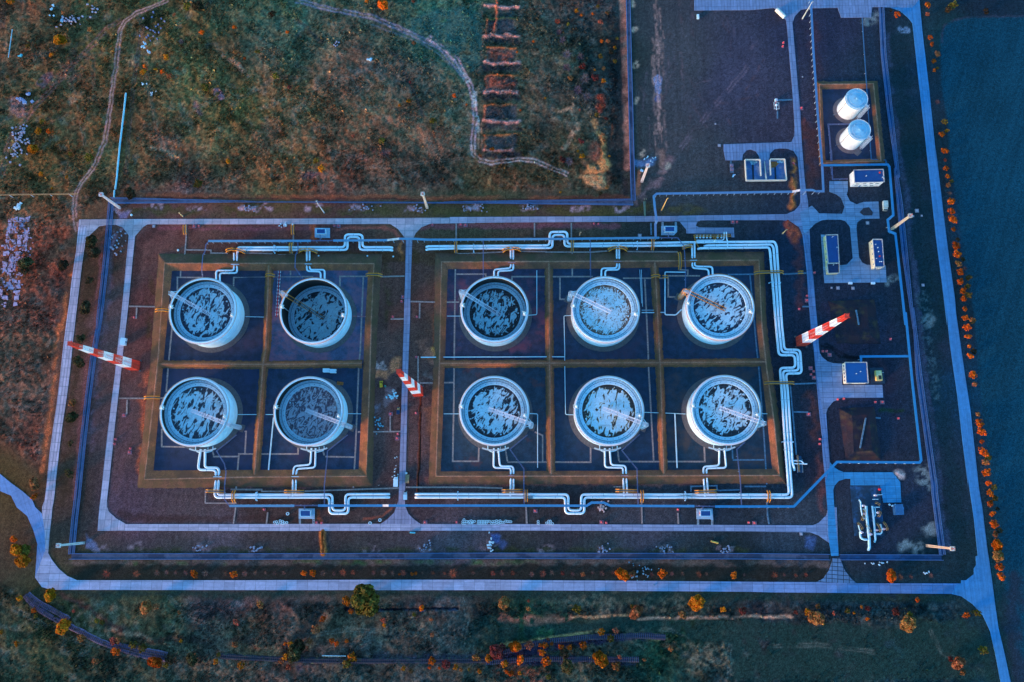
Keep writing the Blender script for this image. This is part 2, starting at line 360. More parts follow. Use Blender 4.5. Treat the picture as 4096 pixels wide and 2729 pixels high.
# tracks and worn lines in the rough ground
def track(s, c=(122,112,140), w=1.0, gap=1.9, a=.85, brk=.3):
    pts = WL(s)
    for o in (-gap/2, gap/2):
        q = []
        for i, p in enumerate(pts):
            d = (pts[min(i+1, len(pts)-1)]-pts[max(i-1, 0)]).normalized(); q.append(p+Vector((-d.y, d.x, 0))*o)
        paint(q, c, w=w, edge=.7, a=a, brk=brk, seed=5)
paint(WL('A:1500,0 1350,70 1220,115 1120,190 1075,270 1055,450 1040,600 1000,850 975,1050 935,1260 890,1400 790,1568 E:800,0 720,80 680,170 660,300 670,400 695,500'), None, w=5, edge=3, flat=True)
track('A:1500,0 1350,70 1220,115 1120,190 1075,270 1055,450 1040,600 1000,850 975,1050 935,1260 890,1400 790,1568 E:720,80 680,170 660,300 670,400 695,500', (152,128,144), .9, 2.0, .85, .2)
track('A:1080,180 950,260 800,430 650,580 480,780 350,920 220,1080 120,1190 60,1320 20,1568', (112,84,92), 1.3, 2.4, .6)
track('A:1180,150 1240,180 1280,240 1230,500 1190,850 1150,1200 1130,1568', (92,78,92), .8, 1.8, .5)
track('A:850,470 835,620 840,800', (96,72,74), .8, 1.6, .45); track('A:20,250 40,50', (96,72,70), 1.5, 2, .5)
track('B:400,0 650,70 850,110 1100,150 1300,240 1500,330 1700,430 1830,570 1920,700', (98,112,158), 1.2, 2.4, .75)
track('B:1100,200 1350,290 1550,370 1700,470 1830,580', (92,108,140), 1.0, 4, .55)
track('B:1600,330 1850,530 1980,780 2010,900 2020,1050 2000,1250 2000,1330', (150,140,175), 1.2, 2.4, .8)
for s in ('B:1920,700 1930,720', 'B:2010,840 2030,960', 'B:2035,1060 2045,1160', 'B:1880,620 1950,710'):
    PL(s, (200,180,205), w=2.4, edge=1.5, a=.75, brk=.4, bs=2)
track('B:2000,1300 2000,1380 2060,1440 2180,1460 C:0,1445 180,1430 330,1440 450,1500 600,1560', (172,142,158), 1.0, 2.2, .9)
track('B:2060,1100 2060,1200 2060,1330', (150,130,120), .8, 2, .6)
for q_ in ('A:1280,300 1320,700 1400,1150 1500,1400', 'A:540,560 700,900 760,1300', 'A:1560,1200 1700,1000 1900,900 2200,860 B:200,700 500,690', 'B:560,800 800,680 1050,690 1250,560', 'B:0,300 200,420 330,560 560,640', 'B:900,1500 1300,1490 1900,1420', 'A:1700,700 2000,760 B:100,800', 'C:200,720 500,700 600,600', 'C:560,1000 640,960 700,1080 600,1300', 'C:0,100 200,80 420,60', 'B:1560,500 1700,620 1850,900 1980,1000'):
    track(q_, (108,104,104), .8, 1.7, .42, .4)
for q_ in ('O:100,900 400,1050 700,1200 1100,1300 1500,1420', 'O:1500,800 1700,1000 2000,1100', 'P:500,1150 900,1100 1400,1130 1900,1200', 'P:1900,800 1950,1000 1900,1250', 'Q:1500,1100 1800,1250 2100,1500', 'R:0,1250 400,1230 900,1300', 'R:1400,1100 1500,1300 1900,1500', 'Q:2060,1220 2050,1568'):
    track(q_, (92,110,120), .8, 1.7, .4, .4)
PL('B:430,180 640,380', (38,48,62), w=2, edge=1.5, a=.6); PL('B:1230,430 1340,540 1420,730 1500,900 1560,1030', (44,52,66), w=2, edge=1.5, a=.6)
PL('B:340,860 210,930 0,1010', (120,118,108), w=2.5, edge=1.5, a=.5, brk=.4); PL('B:1250,960 1500,1040', (70,74,80), w=.9, a=.6)
for s, c, w in (('A:2000,490 2100,560 2220,690', (170,130,120), 2.6), ('A:1340,1320 1480,1350 1590,1420', (190,150,135), 2.2), ('A:1940,800 1980,880', (130,110,150), 4), ('A:1590,1420 1590,1370', (140,110,100), 1.5),
    ('A:1740,920 1790,1020', (130,90,100), 3), ('B:750,740 830,870', (150,120,100), 1.6), ('A:430,680 380,750', (104,80,100), 7), ('A:140,900 180,1000', (120,96,110), 8), ('A:1780,1130 1740,1400', (140,110,80), 1.6), ('A:1950,1150 1830,1400', (150,115,84), 1.6),
    ('C:540,1000 650,940 690,1150 570,1330', (140,124,112), 3), ('C:830,1080 900,1220 940,1350', (150,120,80), 4), ('G:590,20 580,140', (150,104,80), 2.2), ('G:370,20 320,120', (130,106,74), 2)):
    PL(s, c, w=w, edge=1.6, a=.7, brk=.42, bs=3)
# revetments: sandy earth walls cut in the rough ground
for i, (ya, yb) in enumerate(((-140, 60), (150, 320), (415, 565), (660, 825), (925, 1090), (1190, 1350))):
    xl = 2110-i*2; xr = 160
    PL('B:%d,%d C:%d,%d' % (xl, yb-4, xr-(40 if i == 5 else 0), yb+6 if i < 5 else yb-8), (168,124,140), w=2.7 if i < 5 else 1.8, edge=1.8, a=.85, brk=.22, hz=1.0, seed=i)
    if i: PL('B:%d,%d C:%d,%d' % (xl+10, ya+18, xr-4, ya+14), (160,96,40) if i > 1 else (56,90,60), w=1.3, edge=1.4, a=.65, brk=.38, hz=.9, bs=5)
    if i: PL('B:%d,%d C:%d,%d C:%d,%d B:%d,%d' % (xl+25, ya+30, xr-15, ya+30, xr-15, yb-18, xl+25, yb-18), (52,62,80), edge=2, a=.75)
    if i: PL('B:%d,%d B:%d,%d' % (xl+22, ya+26, xl+10, yb-10), (150,88,70), w=1.6, edge=1.8, a=.5, brk=.42, hz=.4)
    if i in (2, 3): PL('B:%d,%d C:%d,%d C:%d,%d B:%d,%d' % (xl+30, ya+40, xr-40, ya+40, xr-40, yb-30, xl+30, yb-30), (150,82,56), edge=3, a=.55, brk=.42, bs=3)
    if i: PL('B:%d,%d C:%d,%d' % (xl+10, yb+45, xr, yb+48), (34,42,62), w=4, edge=3, a=.7)
PL('B:2205,-20 2215,150 2190,300', (160,92,72), w=1.8, edge=1.4, a=.7, hz=.8); PL('B:2080,20 2085,380 2070,600', (110,84,80), w=1.2, edge=1, a=.4, brk=.45)
for q_, c_ in (('A:1350,1230 1480,1200 1620,1300 1500,1380', (120,100,96)), ('B:1080,1330 1260,1350 1220,1430 1060,1410', (112,84,104)), ('F:720,-60 900,-30 860,30 700,20', (116,88,108)), ('A:600,480 900,420 700,700 450,760', (110,80,74)), ('B:100,380 300,420 260,620 80,560', (98,88,80)), ('B:1150,1050 1500,1000 1650,1250 1300,1350', (128,100,84)), ('B:1500,1100 1800,1150 1850,1400 1600,1450', (116,88,78)), ('B:0,1100 260,1060 300,1300 60,1400', (112,92,80)), ('A:1000,700 1200,720 1180,1500 1050,1500', (60,52,34)), ('A:80,880 230,900 240,1010 100,1030', (118,98,110)), ('B:860,620 1200,560 1220,700 900,720', (78,92,104))):
    PL(q_, c_, edge=5, a=.55, brk=.40, bs=6)
# sandy slope and strip left of the fence
PL('C:900,1180 950,1230 955,1400 980,1500 930,1568 760,1568 770,1500 880,1450 920,1350', None, edge=3, a=.95, brk=.28, bs=5, hz=.9, al=(.85, .25, .065))
PL('G:1160,0 1400,0 1420,100 1350,140 1230,60', None, edge=3, a=.9, brk=.26, hz=.5, al=(.85, .30, .10))
PL('C:800,1420 780,1330 850,1270 900,1330 880,1420', (120,76,66), edge=2, a=.7)
PL('C:900,860 930,900 900,1000', (140,62,44), w=4, edge=2, a=.8, brk=.38); PL('C:1010,1120 1008,1200', (150,90,40), w=1.2, a=.7)
PL('C:1105,0 1105,180 1115,400 1125,700 1130,1000 1140,1200 1145,1500', (150,112,108), w=5.2, edge=1, a=.9, flat=True, seed=2)
PL('C:1045,200 1050,600 1060,1000 1060,1500', (26,34,44), w=11, edge=5, a=.75)
PL('G:1560,20 1570,200 1000,205', (34,32,44), w=3, edge=2, a=.6)
for s in ('C:1400,0 1410,300 1410,600', 'C:1435,330 1430,620', 'C:1375,350 1385,700 1380,1000', 'C:1430,700 1430,1100', 'C:1465,1000 1490,1350', 'C:1390,1000 1400,1200', 'C:1460,380 1475,700'):
    PL(s, (130,118,130), w=1.3, edge=1.4, a=.5, brk=.46, bs=3)
PL('C:1418,700 1420,810', (84,124,196), w=5, edge=1, a=.8); PL('C:1415,860 1412,900', (64,96,180), w=3, edge=1, a=.6)
PL('C:1430,1350 1450,1568', (130,108,110), w=4, edge=3, a=.6, brk=.4); PL('C:1530,1430 1440,1568 G:1900,0 1800,110 1700,230', (110,96,116), w=5, edge=3, a=.6, brk=.42)
track('C:2220,600 2000,860 1800,1100 1620,1330', (92,92,124), 1.2, 2.2, .45, .42)
r_ = random.Random(21)
for q_ in range(46):
    x_ = r_.uniform(1230, 2230); y_ = r_.uniform(0, 1400); l_ = r_.uniform(60, 380); a_ = r_.choice((0, 0, 0, .5, -.6, 1.3))+r_.gauss(0, .06)
    if x_ > 1900 and y_ > 1200: continue
    PL('C:%.0f,%.0f %.0f,%.0f' % (x_, y_, x_+l_*math.sin(a_), y_-l_*math.cos(a_)), r_.choice(((84,80,108), (40,42,62), (98,90,112), (76,66,84))), w=r_.uniform(.5, 1.6), edge=1.2, a=r_.uniform(.25, .55), brk=.45, bs=4, seed=q_)
for q_ in range(26):
    x_ = 1365+r_.gauss(50, 28); y_ = r_.uniform(0, 1300); l_ = r_.uniform(60, 300)
    PL('C:%.0f,%.0f %.0f,%.0f' % (x_, y_, x_+l_*.06, y_+l_), (150,132,142), w=r_.uniform(.4, .9), edge=.9, a=.6, brk=.44, bs=3, seed=q_)
PL('U:130,1100 110,1200 120,1280', (140,96,80), w=3, edge=1.5, a=.7); PL('U:240,990 110,1020', (72,118,190), w=5, edge=2, a=.7)
for s in ('C:1195,270', 'C:1210,590', 'C:1220,910', 'C:1190,35', 'C:1280,1380', 'C:1500,1500'):
    p = WL(s)[0]; paint([p, p+Vector((.5, 1.5, 0))], (170,150,150), w=3.5, edge=1.5, a=.8, brk=.4, bs=2)
# orange sunlit bank beside the pit and beside the corner
PL('U:1500,980 1505,1100 1510,1200 1500,1350 1490,1400', (190,100,44), w=2.8, edge=2.5, a=.9, hz=.8, brk=.3)
PL('H:1460,440 1530,540 1555,610', (168,70,40), w=5, edge=4, a=.8, hz=.5); PL('H:1560,650 1570,1150', (74,48,60), w=4, edge=4, a=.7)
PL('M:1660,640 1700,800 1720,1000', (70,48,52), w=5, edge=4, a=.6); PL('S:400,200 430,500 440,640', (92,60,66), w=4, edge=4, a=.6)
PL('D:230,1080 260,1240', (96,50,40), w=5, edge=4, a=.6); PL('D:350,200 380,740', (58,46,66), w=6, edge=4, a=.4); PL('U:1640,700 1690,1200', (66,46,50), w=7, edge=5, a=.6)
# lighter bank along the right fence; dark grass strip beyond
PL('D:1010,300 1050,800 1100,1200 1150,1568 I:1180,300 1220,800 1260,1100 1300,1568 N:1380,800 1430,1000 1480,1568 S:1500,700 1560,1000', (44,64,104), w=3.5, edge=1.5, a=.8)
PL('D:1100,350 1160,900 1250,1568 I:1290,500 1400,1300 N:1450,400 1550,1200 S:1650,700 1700,1000', (10,40,54), w=13, edge=8, a=.55)
PL('D:1165,262', (70,130,200), w=7) if False else None
p = WL('D:1160,268')[0]; paint([p+Vector((-2, 0, 0)), p+Vector((2, 0, 0))], (84,130,190), w=5, edge=1, a=.75, brk=.38, bs=1.5)
# west: strips between the two roads
PL('E:1000,620 980,900 950,1200 920,1568 J:880,300 850,600 800,1100', (98,84,112), w=4.5, edge=3, a=.6, brk=.42, bs=4)
PL('E:800,580 780,1000 730,1400 J:660,600 600,1300 560,1568', (48,44,36), w=7, edge=4, a=.65, brk=.3)
PL('E:920,600 880,1000 830,1500 J:780,300 720,900 660,1568', (100,70,84), w=1.8, edge=1.2, a=.7)
PL('E:640,880 600,1050 560,1400 J:530,0 470,600 420,1000 370,1300', (150,88,52), w=2.6, edge=1.8, a=.75, brk=.38)
PL('E:1100,480 1040,450 1000,640', (146,120,160), w=3, edge=2, a=.5, brk=.45, bs=3)
PL('E:1480,470 1330,520 1230,620 1200,900 1150,1200', (52,40,46), w=6, edge=3, a=.7)
PL('E:1440,480 1600,470 2240,480 F:0,480 780,480', (110,66,90), w=2.4, edge=1.6, a=.5); PL('F:1000,500 1100,470 1420,475 1520,510 1590,600', (140,76,74), w=1.8, edge=1.4, a=.7)
PL('E:1470,790 1440,1100 1410,1568 J:1400,100', (176,84,40), w=3.0, edge=2.5, a=.6, brk=.35); PL('J:1370,430 1330,700 1290,1000 1260,1380', (176,86,44), w=4.0, edge=3, a=.75, brk=.35); PL('F:1925,760 1900,1100 1890,1568 K:1890,100', (170,84,44), w=3, edge=3, a=.6, brk=.35); PL('F:1570,620 1580,760', (196,100,60), w=2.0, edge=1.6, a=.8); PL('F:790,450 790,570', (150,76,44), w=3, edge=2, a=.8)
PL('F:1760,480 1850,455 2050,455 G:60,455 1500,455', (104,62,84), w=4, edge=1.6, a=.7)
PL('F:20,740 1400,740 G:0,740 2200,740', (60,48,30), w=8, edge=3, a=.7); PL('E:1480,760 2240,740', (66,44,34), w=7, edge=3, a=.6)
PL('J:1330,430 1300,600 1290,900', (150,82,56), w=5, edge=4, a=.7, brk=.4); PL('J:1150,600 1080,1200 1020,1568', (80,64,80), w=6, edge=4, a=.5, brk=.4)
PL('E:1370,900 1340,1200 J:1330,100', (56,50,34), w=4, edge=3, a=.6, brk=.45)
PL('O:1080,60 1190,100 2240,110 P:0,110 420,110', (48,36,40), w=4, edge=2, a=.6); PL('K:0,1420 560,1420 K:700,1420 1200,1420', (110,74,86), w=4.5, edge=2, a=.6, brk=.36)
PL('L:-200,1400 L:520,1400 L:640,1395 1500,1395 L:1720,1400 2200,1400', (120,78,74), w=4.5, edge=2.2, a=.65, brk=.4)
PL('W:40,740 300,700 440,560', (124,72,60), w=1.2, edge=.8, a=.7); PL('P:600,30 600,90 650,140', (120,66,44), w=2, edge=1.3, a=.8)
# the worked, dusty area between the two tank groups
PL('K:1310,340 1420,320 1440,400 1330,400', (150,148,170), edge=1.5, a=.8, brk=.4, bs=2); PL('K:1230,430 1450,440 1540,330', (168,110,84), w=5, edge=2, a=.85, brk=.3)
PL('K:1420,560 1520,560 1530,680 1440,720', (108,104,128), edge=2, a=.8); PL('K:1290,720 1400,700 1390,760 1290,790', (90,110,150), edge=2, a=.7, brk=.4)
PL('K:1350,60 1500,60 1480,260 1330,300', (86,70,74), edge=5, a=.6, brk=.42, bs=3); PL('K:1840,180 1930,200 1930,280 1850,280', (180,118,60), edge=2, a=.8, brk=.35, hz=.6)
PL('K:1780,200 1880,300', (150,110,100), w=8, edge=4, a=.5, brk=.4); PL('K:1780,470 1830,500', (96,112,130), w=6, edge=2, a=.6, brk=.4)
PL('K:1750,650 1745,900 1740,1250 1715,1560', (126,58,26), w=1.2, edge=.5, a=.9); PL('K:1755,650 1750,900 1745,1250 1720,1560', (16,16,20), w=.8, edge=.3, a=1, hz=-.6)
PL('F:1700,640 1880,760 1870,1300 K:1850,100', (84,64,58), w=8, edge=6, a=.45, brk=.4); PL('K:1830,750 1880,1000 1870,1300', (110,80,60), w=5, edge=4, a=.5, brk=.4)
PL('F:1440,800 1460,1300', (60,60,36), w=4, edge=3, a=.5, brk=.48); PL('K:1560,420 1560,900', (30,30,38), w=2.5, edge=2, a=.5, brk=.4)
# right-hand site
PL('M:1800,170 1900,230 2000,290 2100,300', (10,20,36), w=1.6, edge=.8, a=.9); PL('N:420,300 520,330 600,400 740,408', (10,20,36), w=1.6, edge=.8, a=.9)
PL('N:520,0 620,60 650,280 580,300', (52,46,74), w=9, edge=6, a=.5); PL('N:1000,400 1060,900', (26,34,60), w=8, edge=5, a=.5)
PL('N:920,400 1000,520', (54,46,66), w=3, edge=2, a=.4); PL('N:950,880 1160,880', (22,52,40), w=2, edge=1.2, a=.8, brk=.4)
for s in ('S:1340,320', 'S:1370,400', 'S:1420,850', 'S:1300,1010', 'S:1180,980', 'N:1380,80', 'I:1050,1180', 'D:840,190', 'D:920,170'):
    p = WL(s)[0]; paint([p+Vector((-1.5, 0, 0)), p+Vector((1.5, 1.5, 0))], (96,130,158), w=6, edge=3, a=.7, brk=.44, bs=2.5)
p = WL('S:1105,330')[0]; paint([p, p+Vector((1, -.5, 0))], (150,158,186), w=4.5, edge=2.5, a=.9, brk=.25, bs=2, hz=.3)
PL('N:1340,50 1400,400 1470,750', (54,92,120), w=6, edge=2, a=.5, brk=.56, bs=1.5); PL('I:1320,1300 1400,1500', (54,92,120), w=9, edge=2, a=.5, brk=.56, bs=1.5)
# south: ditch, shed foundation, railway bed
PL('P:850,912 1860,915', (10,16,34), w=1.5, edge=.6, a=.95, hz=-.6); PL('P:860,925 1850,925', (56,84,140), w=1.0, edge=.6, a=.7, brk=.45)
PL('P:2000,930 Q:200,935 1100,930 R:300,940', (24,32,44), w=6, edge=3, a=.6, brk=.35)
PL('P:660,920 560,1060 440,1200', (30,46,56), w=8, edge=3, a=.8); PL('P:680,960 600,1100 520,1240', (156,116,96), w=5, edge=2.5, a=.75, brk=.38, bs=3)
PL('P:0,1320 260,1320', (120,104,84), w=6, edge=3, a=.6, brk=.35, bs=3); PL('P:0,1255 280,1262', (140,104,84), w=2, edge=1.5, a=.6, brk=.4)
PL('O:1100,1100 700,850 560,780', (70,48,56), w=3, edge=2, a=.6); PL('O:950,1060 1350,1190 1900,1200 2240,1200', (40,36,44), w=4, edge=2, a=.6); PL('O:1000,1090 1350,1180', (132,120,110), w=2.5, edge=1.5, a=.6, brk=.4)
for s in ('O:900,950 1100,930', 'O:650,1000 800,1080', 'O:850,1120 950,1160', 'O:1900,1050 1960,1160', 'O:1560,1260 1740,1300', 'P:870,1040 960,1080', 'P:1400,1010 1580,1020', 'P:1160,1140 1300,1120', 'Q:640,860 1100,900', 'Q:1300,870 1700,900', 'Q:620,1280 850,1270', 'Q:1130,1160 1480,1160', 'Q:700,1430 760,1500', 'Q:1660,1280 1960,1350', 'Q:1700,1400 2000,1330'):
    PL(s, (96,104,100), w=10, edge=5, a=.5, brk=.5, bs=2.2, seed=len(s))
PL('Q:620,980 1150,975', (176,134,110), w=1.4, edge=1, a=.8, brk=.35, bs=3); PL('Q:1240,998 1600,995 R:0,975 160,980', (160,140,136), w=1.4, edge=1, a=.7, brk=.35)
PL('Q:0,985 340,1010 600,980', (150,100,92), w=4, edge=2.5, a=.6, brk=.42, bs=3); PL('Q:0,1235 300,1200 450,1165 880,1115', (176,150,112), w=1.5, edge=1, a=.7, brk=.35, bs=3)
PL('Q:0,1290 300,1240 500,1180 900,1145 1200,1140 1300,1180 900,1215 600,1250 300,1330 1000,1350 1200,1400 500,1400 0,1400', (44,46,88), edge=2, a=.85, brk=.22)
PL('P:400,1370 1500,1380 2240,1380 2240,1300 1400,1330', (44,52,84), edge=3, a=.7, brk=.35); PL('Q:1340,1150 1500,1150 1500,1190 1340,1190', (112,136,110), edge=1.5, a=.7, brk=.42, bs=2)
PL('Q:100,1480 300,1568', (130,80,66), w=20, edge=6, a=.5, brk=.5, bs=2)
# blur nothing: clamp, grey and grain the colour a little and finish the sheet
gy_ = C.mean(-1, keepdims=True); C = (C*.94+gy_*.06)*1.06*(1+rng.normal(0, 1, C.shape[:2])*(.10+.08*wild))[..., None]; C = np.clip(C, .003, .85)
EARTH_HZ = HZ
V = np.stack([GX, GY, HZ-.06], -1).reshape(-1, 3).astype(np.float32)
me = bpy.data.meshes.new('ground'); nv = V.shape[0]
ii, jj = np.meshgrid(np.arange(NX-1), np.arange(NY-1)); b0 = (jj*NX+ii).ravel()
F = np.stack([b0, b0+1, b0+NX+1, b0+NX], -1).astype(np.int32)
me.vertices.add(nv); me.vertices.foreach_set('co', V.ravel()); me.loops.add(F.size); me.loops.foreach_set('vertex_index', F.ravel())
me.polygons.add(len(F)); me.polygons.foreach_set('loop_start', np.arange(0, F.size, 4, dtype=np.int32)); me.polygons.foreach_set('loop_total', np.full(len(F), 4, np.int32))
me.update(calc_edges=True); me.polygons.foreach_set('use_smooth', np.ones(len(F), bool))
ca = me.color_attributes.new('soil', 'FLOAT_COLOR', 'POINT')
ca.data.foreach_set('color', np.concatenate([C.reshape(-1, 3), np.ones((nv, 1))], 1).astype(np.float32).ravel())
m, nt, bs = nodes('earth and grass'); at = nt.nodes.new('ShaderNodeAttribute'); at.attribute_name = 'soil'; p = pos(nt)
f = noise(nt, p, 1.3, 5, .75); c = mixc(nt, 1.0, at.outputs['Color'], maprange(nt, f, .30, .70, .45, 1.6), 'MULTIPLY')
g = noise(nt, p, .5, 4, .7); c = mixc(nt, 1.0, c, maprange(nt, g, .3, .7, .72, 1.3), 'MULTIPLY')
hh = noise(nt, p, .22, 3, .6); c = mixc(nt, maprange(nt, hh, .45, .75, 0, .3), c, mixc(nt, 1.0, c, (1.25, .92, .85), 'MULTIPLY'))
nt.links.new(c, bs.inputs['Base Color']); bs.inputs['Roughness'].default_value = 1; bs.inputs['Specular IOR Level'].default_value = .1
f3 = noise(nt, p, 2.6, 4, .8); bump(nt, bs, f3, .5, 1.0)
c = mixc(nt, 1.0, c, maprange(nt, f3, .33, .67, .62, 1.42), 'MULTIPLY'); nt.links.new(c, bs.inputs['Base Color'])
me.materials.append(m); og = bpy.data.objects.new('ground', me); COL.objects.link(og); og['kind'] = 'structure'
def ground_z(x, y):
    i = int(np.clip(np.searchsorted(AX, x), 1, NX-1)); j = int(np.clip(np.searchsorted(AY, y), 1, NY-1)); return float(HZ[j, i])-.06

# ---------------------------------------------------------------- weeds and dry grass tufts: one uncountable mass
def tufts(name, pts, C3, sz, seed=1, label=None, shape=.6):
    r = np.random.default_rng(seed); N = len(pts); a = r.uniform(0, 2*np.pi, N*2); P2 = np.repeat(pts, 2, 0); S = np.repeat(sz, 2)
    dx = np.cos(a)*S*.5; dy = np.sin(a)*S*.5; lean = r.normal(0, .25, (N*2, 2))*S[:, None]
    v0 = P2+np.stack([-dx, -dy, -.1*S], -1); v1 = P2+np.stack([dx, dy, -.1*S], -1)
    v2 = P2+np.stack([dx*.6+lean[:, 0], dy*.6+lean[:, 1], S*shape], -1); v3 = P2+np.stack([-dx*.7+lean[:, 0], -dy*.7+lean[:, 1], S*shape*.9], -1)
    VV = np.stack([v0, v1, v2, v3], 1).reshape(-1, 3).astype(np.float32); n = len(VV)
    me = bpy.data.meshes.new(name); me.vertices.add(n); me.vertices.foreach_set('co', VV.ravel()); me.loops.add(n); me.loops.foreach_set('vertex_index', np.arange(n, dtype=np.int32))
    me.polygons.add(n//4); me.polygons.foreach_set('loop_start', np.arange(0, n, 4, dtype=np.int32)); me.polygons.foreach_set('loop_total', np.full(n//4, 4, np.int32))
    me.update(calc_edges=True)
    cc = np.repeat(C3, 8, 0); ca = me.color_attributes.new('soil', 'FLOAT_COLOR', 'POINT'); ca.data.foreach_set('color', np.concatenate([cc, np.ones((n, 1))], 1).astype(np.float32).ravel())
    me.materials.append(MATS['tuft']); o = bpy.data.objects.new(name, me); COL.objects.link(o); o['kind'] = 'stuff'; return o
m, nt, bs = nodes('weed leaves'); at = nt.nodes.new('ShaderNodeAttribute'); at.attribute_name = 'soil'; nt.links.new(at.outputs['Color'], bs.inputs['Base Color'])
bs.inputs['Roughness'].default_value = 1; bs.inputs['Specular IOR Level'].default_value = 0; MATS['tuft'] = m
wi = np.argwhere((wild > .9) & (np.abs(GX-(x0+x1)/2) < (x1-x0)/2) & (np.abs(GY-(y0+y1)/2) < (y1-y0)/2))
dens = fbm(GX, GY, 11, 4, 31); pr = np.clip((dens[wi[:, 0], wi[:, 1]]-.42)*4.5, .05, 1)
meadow = WL('Q:0,985 1200,985 R:440,1050 1300,1000 1900,1200 2000,1568 R:0,1568 Q:2070,1568 2060,1230 1510,1120 900,1100 0,1230')
pr *= 1-.93*(poly_sd(GX[wi[:, 0], wi[:, 1]], GY[wi[:, 0], wi[:, 1]], meadow) < 0)
pr *= 1-.97*(seg_d(GX[wi[:, 0], wi[:, 1]], GY[wi[:, 0], wi[:, 1]], WL('A:1500,0 1220,115 1075,270 1055,450 1000,850 935,1260 790,1568 E:680,170 670,400 695,500')) < 2.2)
pr *= 1-.97*(seg_d(GX[wi[:, 0], wi[:, 1]], GY[wi[:, 0], wi[:, 1]], WL('C:1105,0 1125,700 1145,1500')) < 3)
pr *= 1-.9*(seg_d(GX[wi[:, 0], wi[:, 1]], GY[wi[:, 0], wi[:, 1]], WL('B:400,0 850,110 1300,240 1700,430 1920,700 2020,1050 2000,1330')) < 4)
sel = wi[rng.random(len(wi)) < pr*.55]
jx = rng.uniform(-.4, .4, (len(sel), 2))
tp = np.stack([GX[sel[:, 0], sel[:, 1]]+jx[:, 0], GY[sel[:, 0], sel[:, 1]]+jx[:, 1], HZ[sel[:, 0], sel[:, 1]]-.06], -1)
tc = C[sel[:, 0], sel[:, 1]]*rng.uniform(.5, 1.7, (len(sel), 1))*np.array([.84, 1, 1]); hr = rng.random(len(sel))
tc[hr > .93] *= np.array([1.6, 1.4, 1.2]); tc[hr < .12] *= .45
tufts('dry_weeds', tp, np.clip(tc, .003, .8), rng.uniform(.35, 1.0, len(sel))*(1+.8*(hr > .97)), 5)

# ================================================================ ROADS AND PAVED AREAS
_rz = [0.10]
def road(s, m, name='concrete_road', h=None):
    _rz[0] += .005; b = MB(); b.prism(WL(s), -.5, _rz[0]); o = b.build(name, m); o['kind'] = 'structure'; return o
def dirang(s):
    p = WL(s); return math.atan2(p[1].y-p[0].y, p[1].x-p[0].x)
def roff(s, ang, bw=None):
    p = WL(s)[0]; cx, sy = math.cos(-ang), math.sin(-ang); return (-(p.x*cx-p.y*sy), -(p.x*sx_+p.y*cx)) if False else (-(p.x*cx-p.y*sy), -(p.x*sy+p.y*cx))
def slab(name, rgb, line, bw=5.9, rh=3.0, **k):
    a = dirang(line); return mat_slab(name, T(*rgb), a, bw, rh, roff(line, a), **k)
mW1 = slab('slabs west road', (141,158,210), 'J:400,1568 J:605,0', 5.9, 1.95, joint=.13)
mW2 = slab('slabs inner west road', (135,154,206), 'J:900,1568 J:1075,0', 6, 4.2)
mTL = slab('slabs upper road left', (139,152,195), 'E:1200,395 E:2240,393', 5.8, 4.2)
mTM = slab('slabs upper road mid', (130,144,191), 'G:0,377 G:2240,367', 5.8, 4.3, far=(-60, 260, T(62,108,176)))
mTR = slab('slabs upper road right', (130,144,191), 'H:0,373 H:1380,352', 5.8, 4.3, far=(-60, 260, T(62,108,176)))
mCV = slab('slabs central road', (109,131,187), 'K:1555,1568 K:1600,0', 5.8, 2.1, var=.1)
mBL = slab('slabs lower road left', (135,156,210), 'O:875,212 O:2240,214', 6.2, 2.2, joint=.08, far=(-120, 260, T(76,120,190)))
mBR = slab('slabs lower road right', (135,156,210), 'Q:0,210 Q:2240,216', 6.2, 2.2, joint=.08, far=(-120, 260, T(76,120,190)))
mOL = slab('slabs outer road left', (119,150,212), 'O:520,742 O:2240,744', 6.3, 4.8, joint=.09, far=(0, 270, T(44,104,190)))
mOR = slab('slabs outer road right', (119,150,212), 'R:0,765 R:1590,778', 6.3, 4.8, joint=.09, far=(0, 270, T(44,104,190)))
mRI = slab('slabs inner east road', (72,116,188), 'N:490,1568 N:345,250', 6, 2.2, var=.12)
mRN = slab('slabs north-east road', (86,124,190), 'U:1585,840 U:1520,0', 6, 2.2, var=.12)
mRE = slab('worn asphalt east road', (42,118,202), 'N:1835,1568 N:1630,0', 24, 3.2, var=.05, joint=.06, dark=.6)
mJN = slab('worn asphalt bend', (84,130,210), 'O:300,210 O:335,330', 9, 6, var=.05, joint=.06, dark=.6)
mYD = slab('yard slabs', (78,128,192), 'I:450,1195 I:1008,1188', 6, 2.8, var=.16)
mYE = slab('yard slabs grey', (84,124,188), 'N:440,765 N:978,765', 6.6, 3.3, var=.2)
mYS = slab('yard slabs blue', (34,122,204), 'S:620,312 S:1060,312', 6.2, 4, var=.08)
mTP = slab('slabs top road', (86,136,204), 'C:1740,95 C:2240,92', 6, 3, var=.16)
